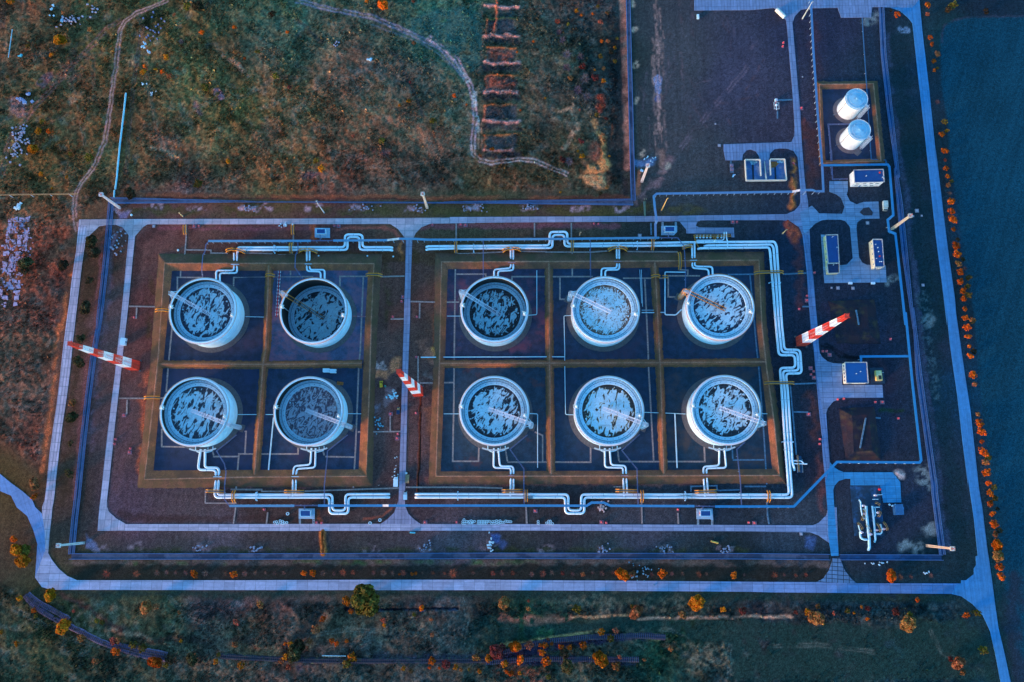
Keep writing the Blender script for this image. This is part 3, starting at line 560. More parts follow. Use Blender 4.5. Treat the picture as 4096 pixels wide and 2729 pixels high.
# outer ring
road('J:0,1335 100,1418 200,1490 290,1568 O:315,0 378,60 400,200 430,410 400,640 315,630 335,330 300,210 245,80 150,0 J:100,1530 0,1488', mJN, 'asphalt_road')
road('E:709,400 782,455 765,600 735,800 700,1090 665,1400 J:655,130 630,400 598,650 555,930 530,1130 500,1400 485,1568 O:470,0 450,200 430,410 412,560 400,210 378,60 378,0 J:400,1568 425,1350 445,1150 480,900 510,700 540,450 565,210 E:598,1300 625,1110 640,960 668,770 683,680 700,500', mW1)
road('O:315,630 400,400 430,410 470,480 525,550 600,615 690,655 2240,655 P:1180,650 2240,650 2240,744 O:2240,744 520,742 440,735 375,715', mOL)
road('Q:0,652 1200,660 2240,668 R:375,672 740,682 1675,683 1590,778 1000,772 0,765 Q:2240,758 0,744', mOR)
road('D:1160,-60 1300,-30 1330,290 1390,800 1440,1290 1470,1568 I:1450,0 1510,500 1560,900 1620,1330 1640,1568 N:1630,0 1700,490 1760,880 1800,1250 1835,1568 R:1865,0 1905,330 1945,600 1980,870 2010,1080 2060,1290 2120,1568 2135,1660 2050,1660 2030,1568 1985,1330 1935,1110 1870,970 1780,870 1680,800 1590,778 1640,690 1675,683 1675,655 1720,655 1790,600 1790,550 1810,520 1807,440 1825,435 S:1790,720 1735,350 N:1740,1568 1700,1250 1640,730 1580,320 1545,0 I:1550,1568 1500,1160 1450,780 1410,400 1365,0 D:1350,1200 1290,680 1240,210 1200,160 1130,100 1040,68 965,65', mRE, 'asphalt_road')
# upper cross road with its junctions
road('E:709,400 960,398 1410,395 2240,393 F:2240,383 2240,432 1840,437 1760,470 1710,520 1690,560 1678,580 1620,580 1600,550 1550,485 1480,440 0,443 E:1320,443 1280,470 1210,550 1155,545 1100,470 1040,450 960,450 890,460 800,545 770,560 782,455 709,455', mTL)
road('G:-3,378 2240,367 2240,415 -3,431', mTM)
road('H:690,363 1380,352 1450,350 1520,320 1560,275 1570,250 1640,255 1655,540 1590,540 1560,470 1480,415 1380,405 650,408 650,420 635,455 660,470 975,473 980,560 955,560 950,527 550,525 548,490 490,420 480,411 480,366', mTR)
# inner west road and lower road
road('E:1155,540 1210,550 1180,850 1150,1170 1105,1568 J:1128,0 1085,420 1055,680 1030,900 1000,1200 960,1568 O:960,0 975,40 1040,100 1130,152 1130,212 875,212 890,0 J:900,1568 930,1280 965,960 1000,680 1030,450 1075,0 E:1057,1560 1088,1250 1120,900', mW2)
road('O:1120,152 2240,152 P:1170,148 1530,150 2240,150 2240,210 O:2240,214 1120,212', mBL)
road('Q:-2,151 2240,160 R:350,162 400,140 470,70 485,0 560,0 578,430 513,430 513,330 500,325 400,255 320,225 0,222 Q:2240,218 -2,210', mBR)
road('F:1620,575 1678,578 1668,850 1660,1130 1655,1568 K:1655,0 1640,450 1630,900 1620,1350 1610,1568 P:1395,0 1420,60 1470,110 1530,152 1170,150 1230,110 1290,50 1310,0 K:1555,1568 1560,1400 1575,900 1590,400 1600,0 F:1600,1568 1605,1200 1615,900', mCV)
road('R:520,455 590,455 630,560 690,640 740,683 375,673 440,640 490,570 515,500', slab('old slabs south gate', (66,112,176), 'R:520,640 R:520,500', 2.4, 3.4, var=.12, dark=.12, joint=.22))
# east inner road
road('H:1590,535 1655,540 1660,700 1690,950 1720,1300 1740,1568 M:1745,245 1780,600 1800,760 1815,1000 1835,1230 S:500,220 510,300 530,470 500,700 480,700 480,660 460,400 440,200 425,0 M:1770,1060 1765,1000 1740,790 1720,560 1690,230 1665,0 H:1680,1568 1645,1150 1630,900 1610,700', mRI)
road('S:500,222 535,265 575,292 620,310 1060,312 1130,400 1140,582 980,585 950,430 685,432 685,372 640,372 580,390 545,430 530,470 535,560 550,760 575,1000 578,1062 513,1062 485,880 480,660 460,400 490,310', mYS)
road('D:-2,73 30,90 105,180 115,230 135,480 165,820 185,1140 180,1220 155,1275 U:883,845 883,900 900,990 1050,990 1055,940 1090,900 1125,893 1170,910 1200,950 1207,990 1290,990 1300,930 1340,890 1390,883 1450,885 1510,905 1545,960 1550,1000 1570,1240 1570,1370 1640,1370 1625,1280 1610,1150 1585,840 1570,560 1545,280 1522,0 D:165,210 185,150 240,90 330,75 570,72 600,160 868,158 880,65 960,65 1240,70 1300,0 1160,-60 0,-60 C:1740,-100 1740,95 2240,92', mRN)
road('I:340,500 405,570 610,573 632,510 600,430 560,400 495,375 495,280 660,280 660,370 650,400 680,460 740,488 800,467 935,463 945,615 790,618 745,650 740,700 760,960 790,1010 830,1030 1000,1035 1008,1188 450,1195 445,1060 585,1035 650,1028 705,970 680,690 640,640 600,625 480,625 430,630 370,660 330,700 270,760 230,560', mYD, 'paved_yard')
road('N:408,360 430,400 480,440 530,455 610,460 610,650 970,650 978,765 600,768 530,800 480,860 465,910 440,910 375,500', mYE, 'paved_yard')
mGR = mat('dark turf island', T(34,46,70), 1, .3, .8)
b = MB(); b.prism(WL('I:765,560 800,522 850,515 885,560 880,588 800,588'), 0, .30); o = b.build('turf_island', mGR); o['kind'] = 'structure'
road('I:420,760 455,760 470,1115 450,1190', mYD, 'apron'); road('I:495,280 480,1000 520,1010 560,640', mYD) if False else None
# old broken pad and slabs outside the west corner
mOLD = mat('weathered concrete', T(134,140,200), .9, .35, .5, stain=T(96,72,74), stain_s=.35, thr=(.50, .58))
rr = random.Random(3); b = MB()
for iy in range(17):
    for ix in range(4):
        y = 380+iy*50; xr = 225-ix*52-(iy*6 if iy < 12 else iy*7)
        if rr.random() < .2+.014*iy: continue
        if iy > 13 and ix in (1, 3): continue
        q = [W(xr/2.24+dx/2.24, 700+(y+dy)/2.24) for dx, dy in ((rr.uniform(0, 5), rr.uniform(0, 5)), (46+rr.uniform(-5, 0), rr.uniform(0, 5)), (45, 44+rr.uniform(-5, 2)), (rr.uniform(0, 5), 45))]
        q = [v+Vector((rr.gauss(0, .35), rr.gauss(0, .35), 0)) for v in q]; b.prism(q, -.4, .18+rr.random()*.16)
        if rr.random() < .5:
            for kk in range(5): b.box((q[0].x+rr.uniform(-2, 8), q[0].y+rr.uniform(-7, 2), 0), rr.uniform(.4, 1.6), rr.uniform(.4, 1.6), .35, rr.random()*3)
o = b.build('broken_slab_yard', mOLD); o['kind'] = 'structure'
# shiny narrow verge of the fenced patrol strip
mPS = mat('patrol strip gravel', T(66,84,128), .9, .22, .3, stain=T(42,58,98), stain_s=.05, thr=(.47, .53))
mPSr = mat('patrol strip gravel east', T(18,76,150), .9, .2, .3, stain=T(13,54,112), stain_s=.05, thr=(.47, .53))
def ribbon_pts(pts, w):
    L_, R_ = [], []
    for i, p in enumerate(pts):
        a = (pts[i]-pts[i-1]).normalized() if i else (pts[1]-pts[0]).normalized(); c = (pts[i+1]-pts[i]).normalized() if i < len(pts)-1 else a
        t = (a+c).normalized(); n = Vector((-t.y, t.x, 0)); k = w/2/max(.5, n.dot(Vector((-a.y, a.x, 0)))); L_.append(p+n*k); R_.append(p-n*k)
    return L_, R_
def strip(pts, w, z0, z1, m, name, kind='structure'):
    L_, R_ = ribbon_pts(pts, w); b = MB(); n = len(pts)
    vs = [(p.x, p.y, z) for z in (z0, z1) for q in (L_, R_) for p in q]; fs = []
    for i in range(n-1):
        l, r = i, n+i; L2, R2 = 2*n+i, 3*n+i
        fs += [(R2, R2+1, L2+1, L2), (l, l+1, r+1, r), (L2, L2+1, l+1, l), (r, r+1, R2+1, R2)]
    fs += [(0, n, 3*n, 2*n), (n-1, 3*n-1, 4*n-1, 2*n-1)]
    b.add(vs, fs); o = b.build(name, m)
    if kind: o['kind'] = kind
    return o
FENCES = [('north side of the tank farm', 'E:1000,236 2240,246 F:0,246 2240,257 G:0,252 1640,250', 3.6),
 ('west side of the tank farm', 'E:1005,246 990,420 970,650 945,900 900,1290 870,1540 J:872,80 845,300 800,640 750,1080 700,1568 O:680,100 650,420', 2.5),
 ('south side of the tank farm', 'O:640,440 2240,440 P:2240,434 Q:2240,438 R:490,446', 3.2),
 ('southeast corner by the pump pad', 'R:590,448 1000,448 1500,450', 3.0),
 ('east side along the outer road', 'D:955,75 975,500 1030,1000 1100,1568 I:1085,200 1120,500 1160,900 1240,1568 N:1240,0 1290,560 1340,930 1430,1568 S:1430,500 1500,1050', 2.6),
 ('spur running up from the upper fence', 'G:1640,235 C:1185,1560 1175,1200 1165,800 1155,400 1145,-30', 2.6)]
mFC = mat('galvanised mesh panels', T(50,94,168), .5, .15, .8)
for i, (lab, s, w) in enumerate(FENCES):
    pts = WL(s); strip(pts, w-.2, -.3, .09+.004*i, mPSr if i in (3, 4) else mPS, 'patrol_strip')
    for side, Q in zip(('outer', 'inner'), ribbon_pts(pts, w)):
        e = empty('mesh_fence', Q[0], '%s blue steel mesh fence on the %s' % (side, lab), 'fence', 'double line of mesh fence round the site')
        b = MB(); pb = MB(); N = 0
        for k in range(len(Q)-1):
            a, c = Q[k], Q[k+1]; L = (c-a).length; n = max(1, int(L/5.5))
            b.bar(a-Q[0]+Vector((0, 0, 2.35)), c-Q[0]+Vector((0, 0, 2.35)), .26, .10); b.bar(a-Q[0]+Vector((0, 0, .25)), c-Q[0]+Vector((0, 0, .25)), .22, .3)
            [b.bar(a-Q[0]+Vector((0, 0, z_)), c-Q[0]+Vector((0, 0, z_)), .05) for z_ in (.7, 1.1, 1.5, 1.9)]
            for j in range(n):
                q = a.lerp(c, j/n)-Q[0]; pb.bar(q, q+Vector((0, 0, 2.7)), .16)
        b.build('mesh_panel', mFC, e); o = pb.build('posts', mFC, e); o['kind'] = 'stuff'

# ================================================================ EARTH BUNDS AND BASINS
def earth(name, a, c, d=None):
    m, nt, bs = nodes(name); p = pos(nt)
    f = noise(nt, p, .35, 5, .65); col = mixc(nt, maprange(nt, f, .35, .65, 0, 1), a, c)
    g = noise(nt, p, 1.6, 5, .75); col = mixc(nt, 1.0, col, maprange(nt, g, .3, .7, .5, 1.5), 'MULTIPLY'); col = mixc(nt, maprange(nt, noise(nt, p, .13, 5, .6), .5, .66, 0, .55), col, (.15, .09, .035))
    if d: col = mixc(nt, maprange(nt, noise(nt, p, .09, 4, .6), .45, .62, 0, .85), col, d)
    nt.links.new(col, bs.inputs['Base Color']); bs.inputs['Roughness'].default_value = 1; bs.inputs['Specular IOR Level'].default_value = .1
    bump(nt, bs, g, .22, .9); return m
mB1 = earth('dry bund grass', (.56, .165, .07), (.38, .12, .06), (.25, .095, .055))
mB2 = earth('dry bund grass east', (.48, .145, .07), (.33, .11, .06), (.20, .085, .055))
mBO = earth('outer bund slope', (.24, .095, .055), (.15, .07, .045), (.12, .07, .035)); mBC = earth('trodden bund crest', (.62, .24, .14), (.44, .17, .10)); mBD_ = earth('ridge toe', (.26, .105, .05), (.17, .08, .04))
def dens_pts(pts, st=1.6):
    out = []
    n = len(pts)
    for i in range(n):
        a, c = pts[i], pts[(i+1) % n]; k = max(1, int((c-a).length/st)); out += [a.lerp(c, j/k) for j in range(k)]
    return out
def bund(to, co_, ti, hgt, m, label):
    A_ = [W(*p) for p in to]; B_ = [W(p[0], p[1], hgt) for p in co_]; C_ = [W(*p) for p in ti]; n = len(A_); rows = []
    for i in range(n):
        j = (i+1) % n; k = max(2, int((B_[j]-B_[i]).length/1.5))
        for q in range(k):
            t = q/k; a = A_[i].lerp(A_[j], t); c = B_[i].lerp(B_[j], t); d = C_[i].lerp(C_[j], t)
            c = Vector((c.x, c.y, hgt)); ou = (a-c); ou.z = 0; ou.normalize()
            wob = [rng.normal(0, .13) for _ in range(4)]
            c1 = c+ou*.45; c2 = c-ou*.45
            r_ = [a+Vector((0, 0, -.3))+ou*wob[0]*2, a.lerp(c1, .5)+Vector((0, 0, wob[1])), c1+Vector((0, 0, wob[2]*.8)), c+Vector((0, 0, .12)), c2+Vector((0, 0, wob[2]*.8)), c2.lerp(d, .5)+Vector((0, 0, wob[3])), d+Vector((0, 0, -.05))]
            rows.append(r_)
    b = MB(); N = len(rows); vs = [v for r_ in rows for v in r_]
    fs = [(i*7+k, i*7+k+1, ((i+1) % N)*7+k+1, ((i+1) % N)*7+k) for i in range(N) for k in range(6)]
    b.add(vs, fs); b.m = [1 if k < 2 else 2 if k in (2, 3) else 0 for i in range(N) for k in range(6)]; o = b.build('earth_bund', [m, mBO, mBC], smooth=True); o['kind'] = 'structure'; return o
def ridge(s, hw, hgt, m, cw=.4):
    pts = WL(s); pts = [W(p[0], p[1], 0) for p in zz(s)]; rows = []
    for i in range(len(pts)-1):
        k = max(2, int((pts[i+1]-pts[i]).length/1.5)); dd = (pts[i+1]-pts[i]).normalized(); n = Vector((-dd.y, dd.x, 0))
        for q in range(k+1 if i == len(pts)-2 else k):
            c = pts[i].lerp(pts[i+1], q/k); w = [rng.normal(0, .12) for _ in range(6)]
            rows.append([c+n*(hw+w[0]*2)+Vector((0, 0, -.1)), c+n*(hw*.55)+Vector((0, 0, hgt*.5+w[1])), c+n*cw+Vector((0, 0, hgt+w[2]*.6)), c-n*cw+Vector((0, 0, hgt+w[2]*.6)), c-n*(hw*.55)+Vector((0, 0, hgt*.5+w[3])), c-n*(hw+w[4]*2)+Vector((0, 0, -.1))])
    b = MB(); b.add([v for r_ in rows for v in r_], [(i*6+k, (i+1)*6+k, (i+1)*6+k+1, i*6+k+1) for i in range(len(rows)-1) for k in range(5)])
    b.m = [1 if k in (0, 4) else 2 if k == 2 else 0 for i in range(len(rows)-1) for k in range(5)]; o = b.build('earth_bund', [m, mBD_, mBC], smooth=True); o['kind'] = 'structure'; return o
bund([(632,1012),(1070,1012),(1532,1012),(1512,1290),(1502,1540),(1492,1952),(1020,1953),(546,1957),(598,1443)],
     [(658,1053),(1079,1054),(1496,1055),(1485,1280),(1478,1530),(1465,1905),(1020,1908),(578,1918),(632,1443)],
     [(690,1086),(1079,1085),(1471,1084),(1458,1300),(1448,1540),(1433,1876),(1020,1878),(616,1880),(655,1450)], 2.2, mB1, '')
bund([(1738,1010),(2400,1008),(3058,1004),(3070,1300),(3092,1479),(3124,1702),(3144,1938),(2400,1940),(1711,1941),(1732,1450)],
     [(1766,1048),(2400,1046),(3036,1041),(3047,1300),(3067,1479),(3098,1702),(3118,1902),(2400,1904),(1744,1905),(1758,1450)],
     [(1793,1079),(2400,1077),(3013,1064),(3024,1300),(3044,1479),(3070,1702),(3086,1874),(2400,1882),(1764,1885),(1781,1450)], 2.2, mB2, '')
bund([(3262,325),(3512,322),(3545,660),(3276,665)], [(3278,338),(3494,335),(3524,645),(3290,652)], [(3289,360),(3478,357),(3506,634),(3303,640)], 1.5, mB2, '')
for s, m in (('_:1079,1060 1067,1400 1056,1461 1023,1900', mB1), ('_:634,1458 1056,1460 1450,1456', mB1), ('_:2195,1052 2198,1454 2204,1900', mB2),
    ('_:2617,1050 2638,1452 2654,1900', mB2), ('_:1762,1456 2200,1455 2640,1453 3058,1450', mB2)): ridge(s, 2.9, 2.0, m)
# grassy mounds over buried tanks
def mound(toe, crest, hgt, m):
    A_ = [W(*p[:2]) for p in zz(toe)]; B_ = [W(p[0], p[1], hgt) for p in zz(crest)]; n = len(A_); b = MB()
    a = []; c = []
    for i in range(n):
        j = (i+1) % n
        for q in range(6): a.append(A_[i].lerp(A_[j], q/6)+Vector((rng.normal(0, .2), rng.normal(0, .2), -.2))); c.append(B_[i].lerp(B_[j], q/6)+Vector((0, 0, rng.normal(0, .1))))
    N = len(a); mid = [(p+q)*.5+Vector((0, 0, .15)) for p, q in zip(a, c)]
    b.add(a+mid+c, [(k*N+i, k*N+(i+1) % N, (k+1)*N+(i+1) % N, (k+1)*N+i) for k in (0, 1) for i in range(N)]+[tuple(range(2*N, 3*N))])
    o = b.build('grassy_mound', m); o['kind'] = 'structure'
mMD = earth('mound turf', T(30,38,62), T(24,33,54), T(40,38,56))
mound('N:575,860 905,840 965,1330 640,1325', 'N:700,925 850,915 880,1240 715,1250', 3.2, mMD)
mound('I:480,1350 905,1335 965,1745 560,1735', 'I:630,1410 830,1405 860,1660 650,1665', 3.2, mMD)
mBA = [mat('basin floor %d' % i, tuple(x*k_ for x, k_ in zip(T(*c), (.60, .90, .86))), .9, .38, .22, stain=tuple(x*.85 for x in T(*d)), stain_s=s_, thr=t_) for i, (c, d, s_, t_) in enumerate((
    ((40,46,84),(54,46,84),.06,(.5,.7)), ((58,72,122),(96,84,126),.09,(.44,.6)), ((36,44,84),(30,50,98),.05,(.45,.65)), ((30,48,90),(40,42,84),.05,(.5,.7)),
    ((46,48,88),(96,60,92),.05,(.5,.66)), ((32,48,88),(48,46,82),.05,(.5,.7)), ((22,46,88),(40,46,80),.05,(.5,.7)), ((36,54,88),(70,56,74),.08,(.55,.68)), ((22,46,86),(28,50,92),.05,(.5,.7)), ((22,46,80),(52,56,72),.07,(.48,.66))))]
for s, i in (('_:672,1070 1072,1070 1058,1460 645,1458', 0), ('_:1074,1070 1484,1070 1472,1300 1463,1455 1058,1458', 1), ('_:645,1462 1054,1463 1028,1892 600,1898', 2), ('_:1060,1462 1462,1459 1449,1890 1030,1892', 3),
    ('_:1778,1064 2194,1062 2198,1453 1772,1456', 4), ('_:2198,1064 2616,1060 2636,1452 2201,1453', 5), ('_:2620,1060 3026,1052 3036,1300 3054,1448 2640,1451', 6),
    ('_:1770,1459 2198,1457 2202,1892 1754,1894', 7), ('_:2202,1457 2637,1455 2652,1892 2205,1892', 8), ('_:2642,1455 3055,1452 3086,1702 3100,1886 2656,1892', 9)):
    b = MB(); b.prism(WL(s), -.4, .10); o = b.build('basin_floor', mBA[i]); o['kind'] = 'structure'
b = MB(); b.prism(WL('_:3284,350 3486,347 3515,640 3297,646'), -.4, .10); o = b.build('basin_floor', mBA[2]); o['kind'] = 'structure'

# ================================================================ NARROW PAVED FOOTPATHS
mFP = mat_slab('footpath tiles', T(122,130,152), 0, .8, .8, (0, 0), var=.25, dark=.5, joint=.05)
mFPe = mat_slab('footpath tiles east', T(66,112,164), 0, .8, .8, (0, 0), var=.25, dark=.5, joint=.05)
FP = '''E:1668,445 1668,560 1655,720 1620,800 1618,915|E:1668,672 1890,675 1890,700 2040,703|E:1590,1070 1590,918 1820,920|E:2093,1000 2095,920 2240,917 F:75,918 790,912|E:1155,1178 1400,1182 1520,1178|E:1225,1190 1220,1290|
F:612,445 612,600 600,740 585,800 588,900|F:190,700 420,705 420,717 660,717|F:1030,1000 1030,910 1270,910 1415,912 1610,907|F:1240,912 1213,1568 K:1200,350 1170,1100 1150,1460|F:1660,1135 1880,1140 2100,1140|F:1745,1150 1743,1285|F:1485,1292 1600,1290|
F:2072,435 2070,700 2063,890 2055,1568 K:2050,700 2040,1222 2240,1222 L:255,1222 260,1080|F:2068,708 2240,703 G:480,690|G:635,685 860,688 860,692 1260,692 1410,682|G:1590,687 2040,690|G:757,430 757,555|G:1087,430 1087,590|G:1095,690 1095,905|
G:555,945 555,912 1280,912|G:985,920 985,1115 1050,1115|G:1550,926 1925,926|G:2045,850 2130,855 2130,895|G:1955,905 2240,905|G:1955,905 1955,1093 2030,1095|G:1745,935 1775,1568 L:1780,400 1825,1220|G:55,890 320,890 320,910|L:515,1230 1260,1230 1260,1080|L:830,1230 830,990 760,960|L:495,1100 515,1225|
L:1515,1225 2240,1225 M:715,1225 710,1090|L:1500,1100 1513,1220|J:1450,930 1450,1090 1700,1095|J:1065,658 1310,658 1480,655|J:1140,670 1135,800|J:1545,0 1510,350 1490,600|K:655,1090 655,1157 125,1157 100,1470|K:900,1180 1160,1185|K:870,1100 890,1170|K:1190,960 1575,955|K:1480,815 1480,950|
K:1730,280 1730,520|K:1745,520 2050,517|K:50,1475 330,1475 330,1492 540,1492|K:715,1490 1560,1462|K:1620,1455 2240,1455 L:465,1463 465,1490|V:200,515 625,515|V:210,345 205,508|V:615,570 585,790|V:1045,640 1028,795|V:550,330 970,335|W:2235,560 2240,790|Y:15,570 25,790|Y:1568,500 1575,790|Y:2055,645 2065,795|
J:1910,1180 2130,1180|K:175,955 190,955 180,1150|J:1900,1110 1915,1170|Y:1190,295 1300,295|W:250,270 255,280|F:600,460 600,445'''
FPE = '''H:920,893 1150,890|H:1120,900 1180,1568 M:1200,400 1245,1000 1270,1430|H:1415,890 1630,880|M:1510,530 1710,522|M:1480,540 1535,1165|M:1505,780 1640,783|M:965,1210 1245,1210|M:960,1100 965,1200|Z:1235,500 1245,690 1265,800|Z:935,290 1225,290|Z:580,345 870,335|Z:215,365 215,290 560,280 570,350|H:1590,1180 1650,1180|
U:1360,455 1500,445|U:1365,545 1365,615|D:40,895 160,895|N:860,940 955,948|N:735,0 760,240|N:765,240 880,250|H:232,430 235,540|H:170,240 178,370|U:948,990 948,1035|R:0,0 1,0'''
for i, s in enumerate((FP+'|#|'+FPE).replace('\n', '').split('|')):
    if not s.strip(): continue
    if s == '#': mFP = mFPe; continue
    pts = WL(s)
    if len(pts) < 2 or (pts[1]-pts[0]).length < .5: continue
    strip(pts, .95, -.1, .125+.0012*(i % 40), mFP, 'footpath')

strip(WL('N:822,945 770,1215', 3.3), .9, 3.0, 3.62, mFPe, 'footpath'); strip(WL('I:735,1435 760,1568', 3.3), .9, 3.0, 3.62, mFPe, 'footpath')

# ================================================================ FLOATING-ROOF TANKS
TH = 17.6
TK = [(811,1243,131,12.5),(1254,1243,134,2.6),(1978,1237,134,7.0),(2422,1238,135,15.6),(2881,1229,136,15.6),
      (778,1647,139,13.2),(1234,1645,140,10.2),(1977,1643,140,14.2),(2436,1643,142,15.9),(2904,1640,141,15.6)]
TLAB = ['open tank with its roof a little below the rim, upper left corner tank', 'emptiest open tank with its roof deep down in black shadow, beside the red pole',
 'open tank with a deep sunken roof, upper row, first right of the central road', 'full tank with brown stained roof, middle of the three upper tanks on the right', 'full tank with yellow rimmed ladder and stair, upper right corner of the farm',
 'open tank in the lower left corner, spiral stair on its right', 'open tank with grey-brown blotched roof and two white boxes behind it', 'tank with bright blue roof, lower row, first right of the central road',
 'full tank with rust red marks on its rim, middle lower tank on the right', 'full tank with reddish ladder, lower right corner of the farm']
_r = []
for cx, cy, r, fz in TK:
    c = W(cx, cy, TH); e = W(cx+r, cy, TH); _r.append((e-c).length)
RT = 1.015*sum(_r)/len(_r); RS = RT-1.0      # rim radius, shell radius
print('tank radius', RT, [round(v, 1) for v in _r])
white = (.76, .77, .78)
mSH = mat('tank shell white', (.61, .80, .89), .45, .07, .3, stain=(.52, .64, .72), stain_s=.12, thr=(.55, .8))
mIN = mat('tank inside rust and shade', (.022, .015, .012), .9, .4, .5)  # rusty wall taken near black, shade inside the tanks put into the colour
mRM = mat('rim walkway', (.92, .74, .80), .6, .08, .8, stain=(.62, .30, .24), stain_s=.5, thr=(.62, .74))
mRL = mat('handrail sun glow', (.82, .50, .30), .6, .2, 1)  # orange of the low sun put into the rail colour
mFD = mat('foundation ring', (.13, .10, .10), .9, .25, .8)
mPT = mat('pontoon paint', (.60, .77, .86), .5, .10, .6, stain=(.12, .14, .2), stain_s=1.6, thr=(.66, .74))
mPD = mat('pontoon seal', (.12, .2, .3), .6, .3, 1.2)
mST = mat('stair grating', (.55, .56, .60), .6, .2, 1.5)
mYL = mat('yellow handrail', (.98, .30, .012), .6, .1, 1)
def roof_deck(name, paint, pud, fringe, thr, ang, fs=.5, st=2.0, dis=1.1, ew=.22):
    m, nt, bs = nodes(name); tc = nt.nodes.new('ShaderNodeTexCoord'); oi = nt.nodes.new('ShaderNodeObjectInfo')
    ad = nt.nodes.new('ShaderNodeVectorMath'); ad.operation = 'ADD'
    mu = nt.nodes.new('ShaderNodeVectorMath'); mu.operation = 'SCALE'; mu.inputs[3].default_value = .001
    nt.links.new(oi.outputs['Location'], mu.inputs[0]); cb = nt.nodes.new('ShaderNodeCombineXYZ')
    sc_ = nt.nodes.new('ShaderNodeMath'); sc_.operation = 'MULTIPLY'; sc_.inputs[1].default_value = 300; nt.links.new(oi.outputs['Random'], sc_.inputs[0]); nt.links.new(sc_.outputs[0], cb.inputs[0]); nt.links.new(sc_.outputs[0], cb.inputs[1])
    nt.links.new(tc.outputs['Object'], ad.inputs[0]); nt.links.new(cb.outputs[0], ad.inputs[1])
    mp = nt.nodes.new('ShaderNodeMapping'); mp.vector_type = 'TEXTURE'; mp.inputs['Rotation'].default_value = (0, 0, ang); mp.inputs['Scale'].default_value = (st, 1, 1); nt.links.new(ad.outputs[0], mp.inputs[0])
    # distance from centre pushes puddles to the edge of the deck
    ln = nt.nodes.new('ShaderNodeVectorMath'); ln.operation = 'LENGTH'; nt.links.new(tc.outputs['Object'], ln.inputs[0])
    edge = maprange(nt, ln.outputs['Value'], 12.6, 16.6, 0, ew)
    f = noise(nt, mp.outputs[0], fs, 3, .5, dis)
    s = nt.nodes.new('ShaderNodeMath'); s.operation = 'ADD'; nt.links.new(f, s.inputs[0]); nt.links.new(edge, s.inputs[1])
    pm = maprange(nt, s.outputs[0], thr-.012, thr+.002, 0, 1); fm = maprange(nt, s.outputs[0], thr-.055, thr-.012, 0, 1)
    g = noise(nt, ad.outputs[0], 1.2, 4, .7)
    base = mixc(nt, 1.0, paint, maprange(nt, g, .3, .7, .82, 1.12), 'MULTIPLY')
    base = mixc(nt, maprange(nt, noise(nt, ad.outputs[0], .25, 4, .6), .4, .7, 0, .5), base, tuple(x*.72 for x in paint))
    c = mixc(nt, fm, base, fringe); pc = mixc(nt, maprange(nt, g, .35, .65, 0, 1), pud, tuple(x*3.2 for x in pud)); c = mixc(nt, pm, c, pc)
    wv = nt.nodes.new('ShaderNodeTexBrick'); wv.offset = .5; wv.inputs['Scale'].default_value = 1; wv.inputs['Brick Width'].default_value = 6; wv.inputs['Row Height'].default_value = 1.8; wv.inputs['Mortar Size'].default_value = .07; nt.links.new(tc.outputs['Object'], wv.inputs['Vector'])
    c = mixc(nt, maprange(nt, wv.outputs['Fac'], 0, 1, 0, .3), c, tuple(x*.4 for x in paint))       # welded plate seams
    rs = maprange(nt, noise(nt, ad.outputs[0], .16, 4, .7, 1.0), .56, .66, 0, .55); c = mixc(nt, rs, c, mixc(nt, 1.0, c, (.85, .62, .52), 'MULTIPLY'))   # rust bloom
    dots = maprange(nt, noise(nt, tc.outputs['Object'], 2.6, 1, .3), .73, .75, 0, 1); c = mixc(nt, dots, c, (.02, .03, .06))
    nt.links.new(c, bs.inputs['Base Color']); nt.links.new(maprange(nt, pm, 0, 1, .6, .35), bs.inputs['Roughness']); return m
ps = (.70, .82, .86); pd = (.62, .90, .95)
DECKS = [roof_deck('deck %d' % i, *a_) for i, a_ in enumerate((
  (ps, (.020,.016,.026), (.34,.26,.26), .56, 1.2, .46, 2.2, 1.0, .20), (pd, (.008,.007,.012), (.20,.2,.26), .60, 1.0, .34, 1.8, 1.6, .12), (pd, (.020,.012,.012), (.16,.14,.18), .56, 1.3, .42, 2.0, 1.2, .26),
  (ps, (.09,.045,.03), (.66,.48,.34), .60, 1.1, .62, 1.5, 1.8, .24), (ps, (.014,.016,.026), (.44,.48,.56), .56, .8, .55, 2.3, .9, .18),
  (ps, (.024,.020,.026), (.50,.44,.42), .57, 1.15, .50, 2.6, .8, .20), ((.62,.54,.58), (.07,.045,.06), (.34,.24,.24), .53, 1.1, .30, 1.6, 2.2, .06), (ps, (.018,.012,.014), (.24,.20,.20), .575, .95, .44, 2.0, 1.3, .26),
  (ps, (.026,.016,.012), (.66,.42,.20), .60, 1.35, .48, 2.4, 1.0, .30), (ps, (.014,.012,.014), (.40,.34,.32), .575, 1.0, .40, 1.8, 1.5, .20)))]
def make_shell():
    b = MB(); t = .3
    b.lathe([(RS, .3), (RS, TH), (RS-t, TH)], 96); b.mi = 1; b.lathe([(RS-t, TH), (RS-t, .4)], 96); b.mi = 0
    for z in (14.9, 12.6, 10, 7.4): b.lathe([(RS+.02, z), (RS+.22, z+.02), (RS+.22, z+.22), (RS+.02, z+.24)], 96)
    return b
SHELL = None
def tube_ring(b, r, z, w, n=96): b.lathe([(r-w/2, z), (r+w/2, z), (r+w/2, z+w), (r-w/2, z+w)], n, closed=True)
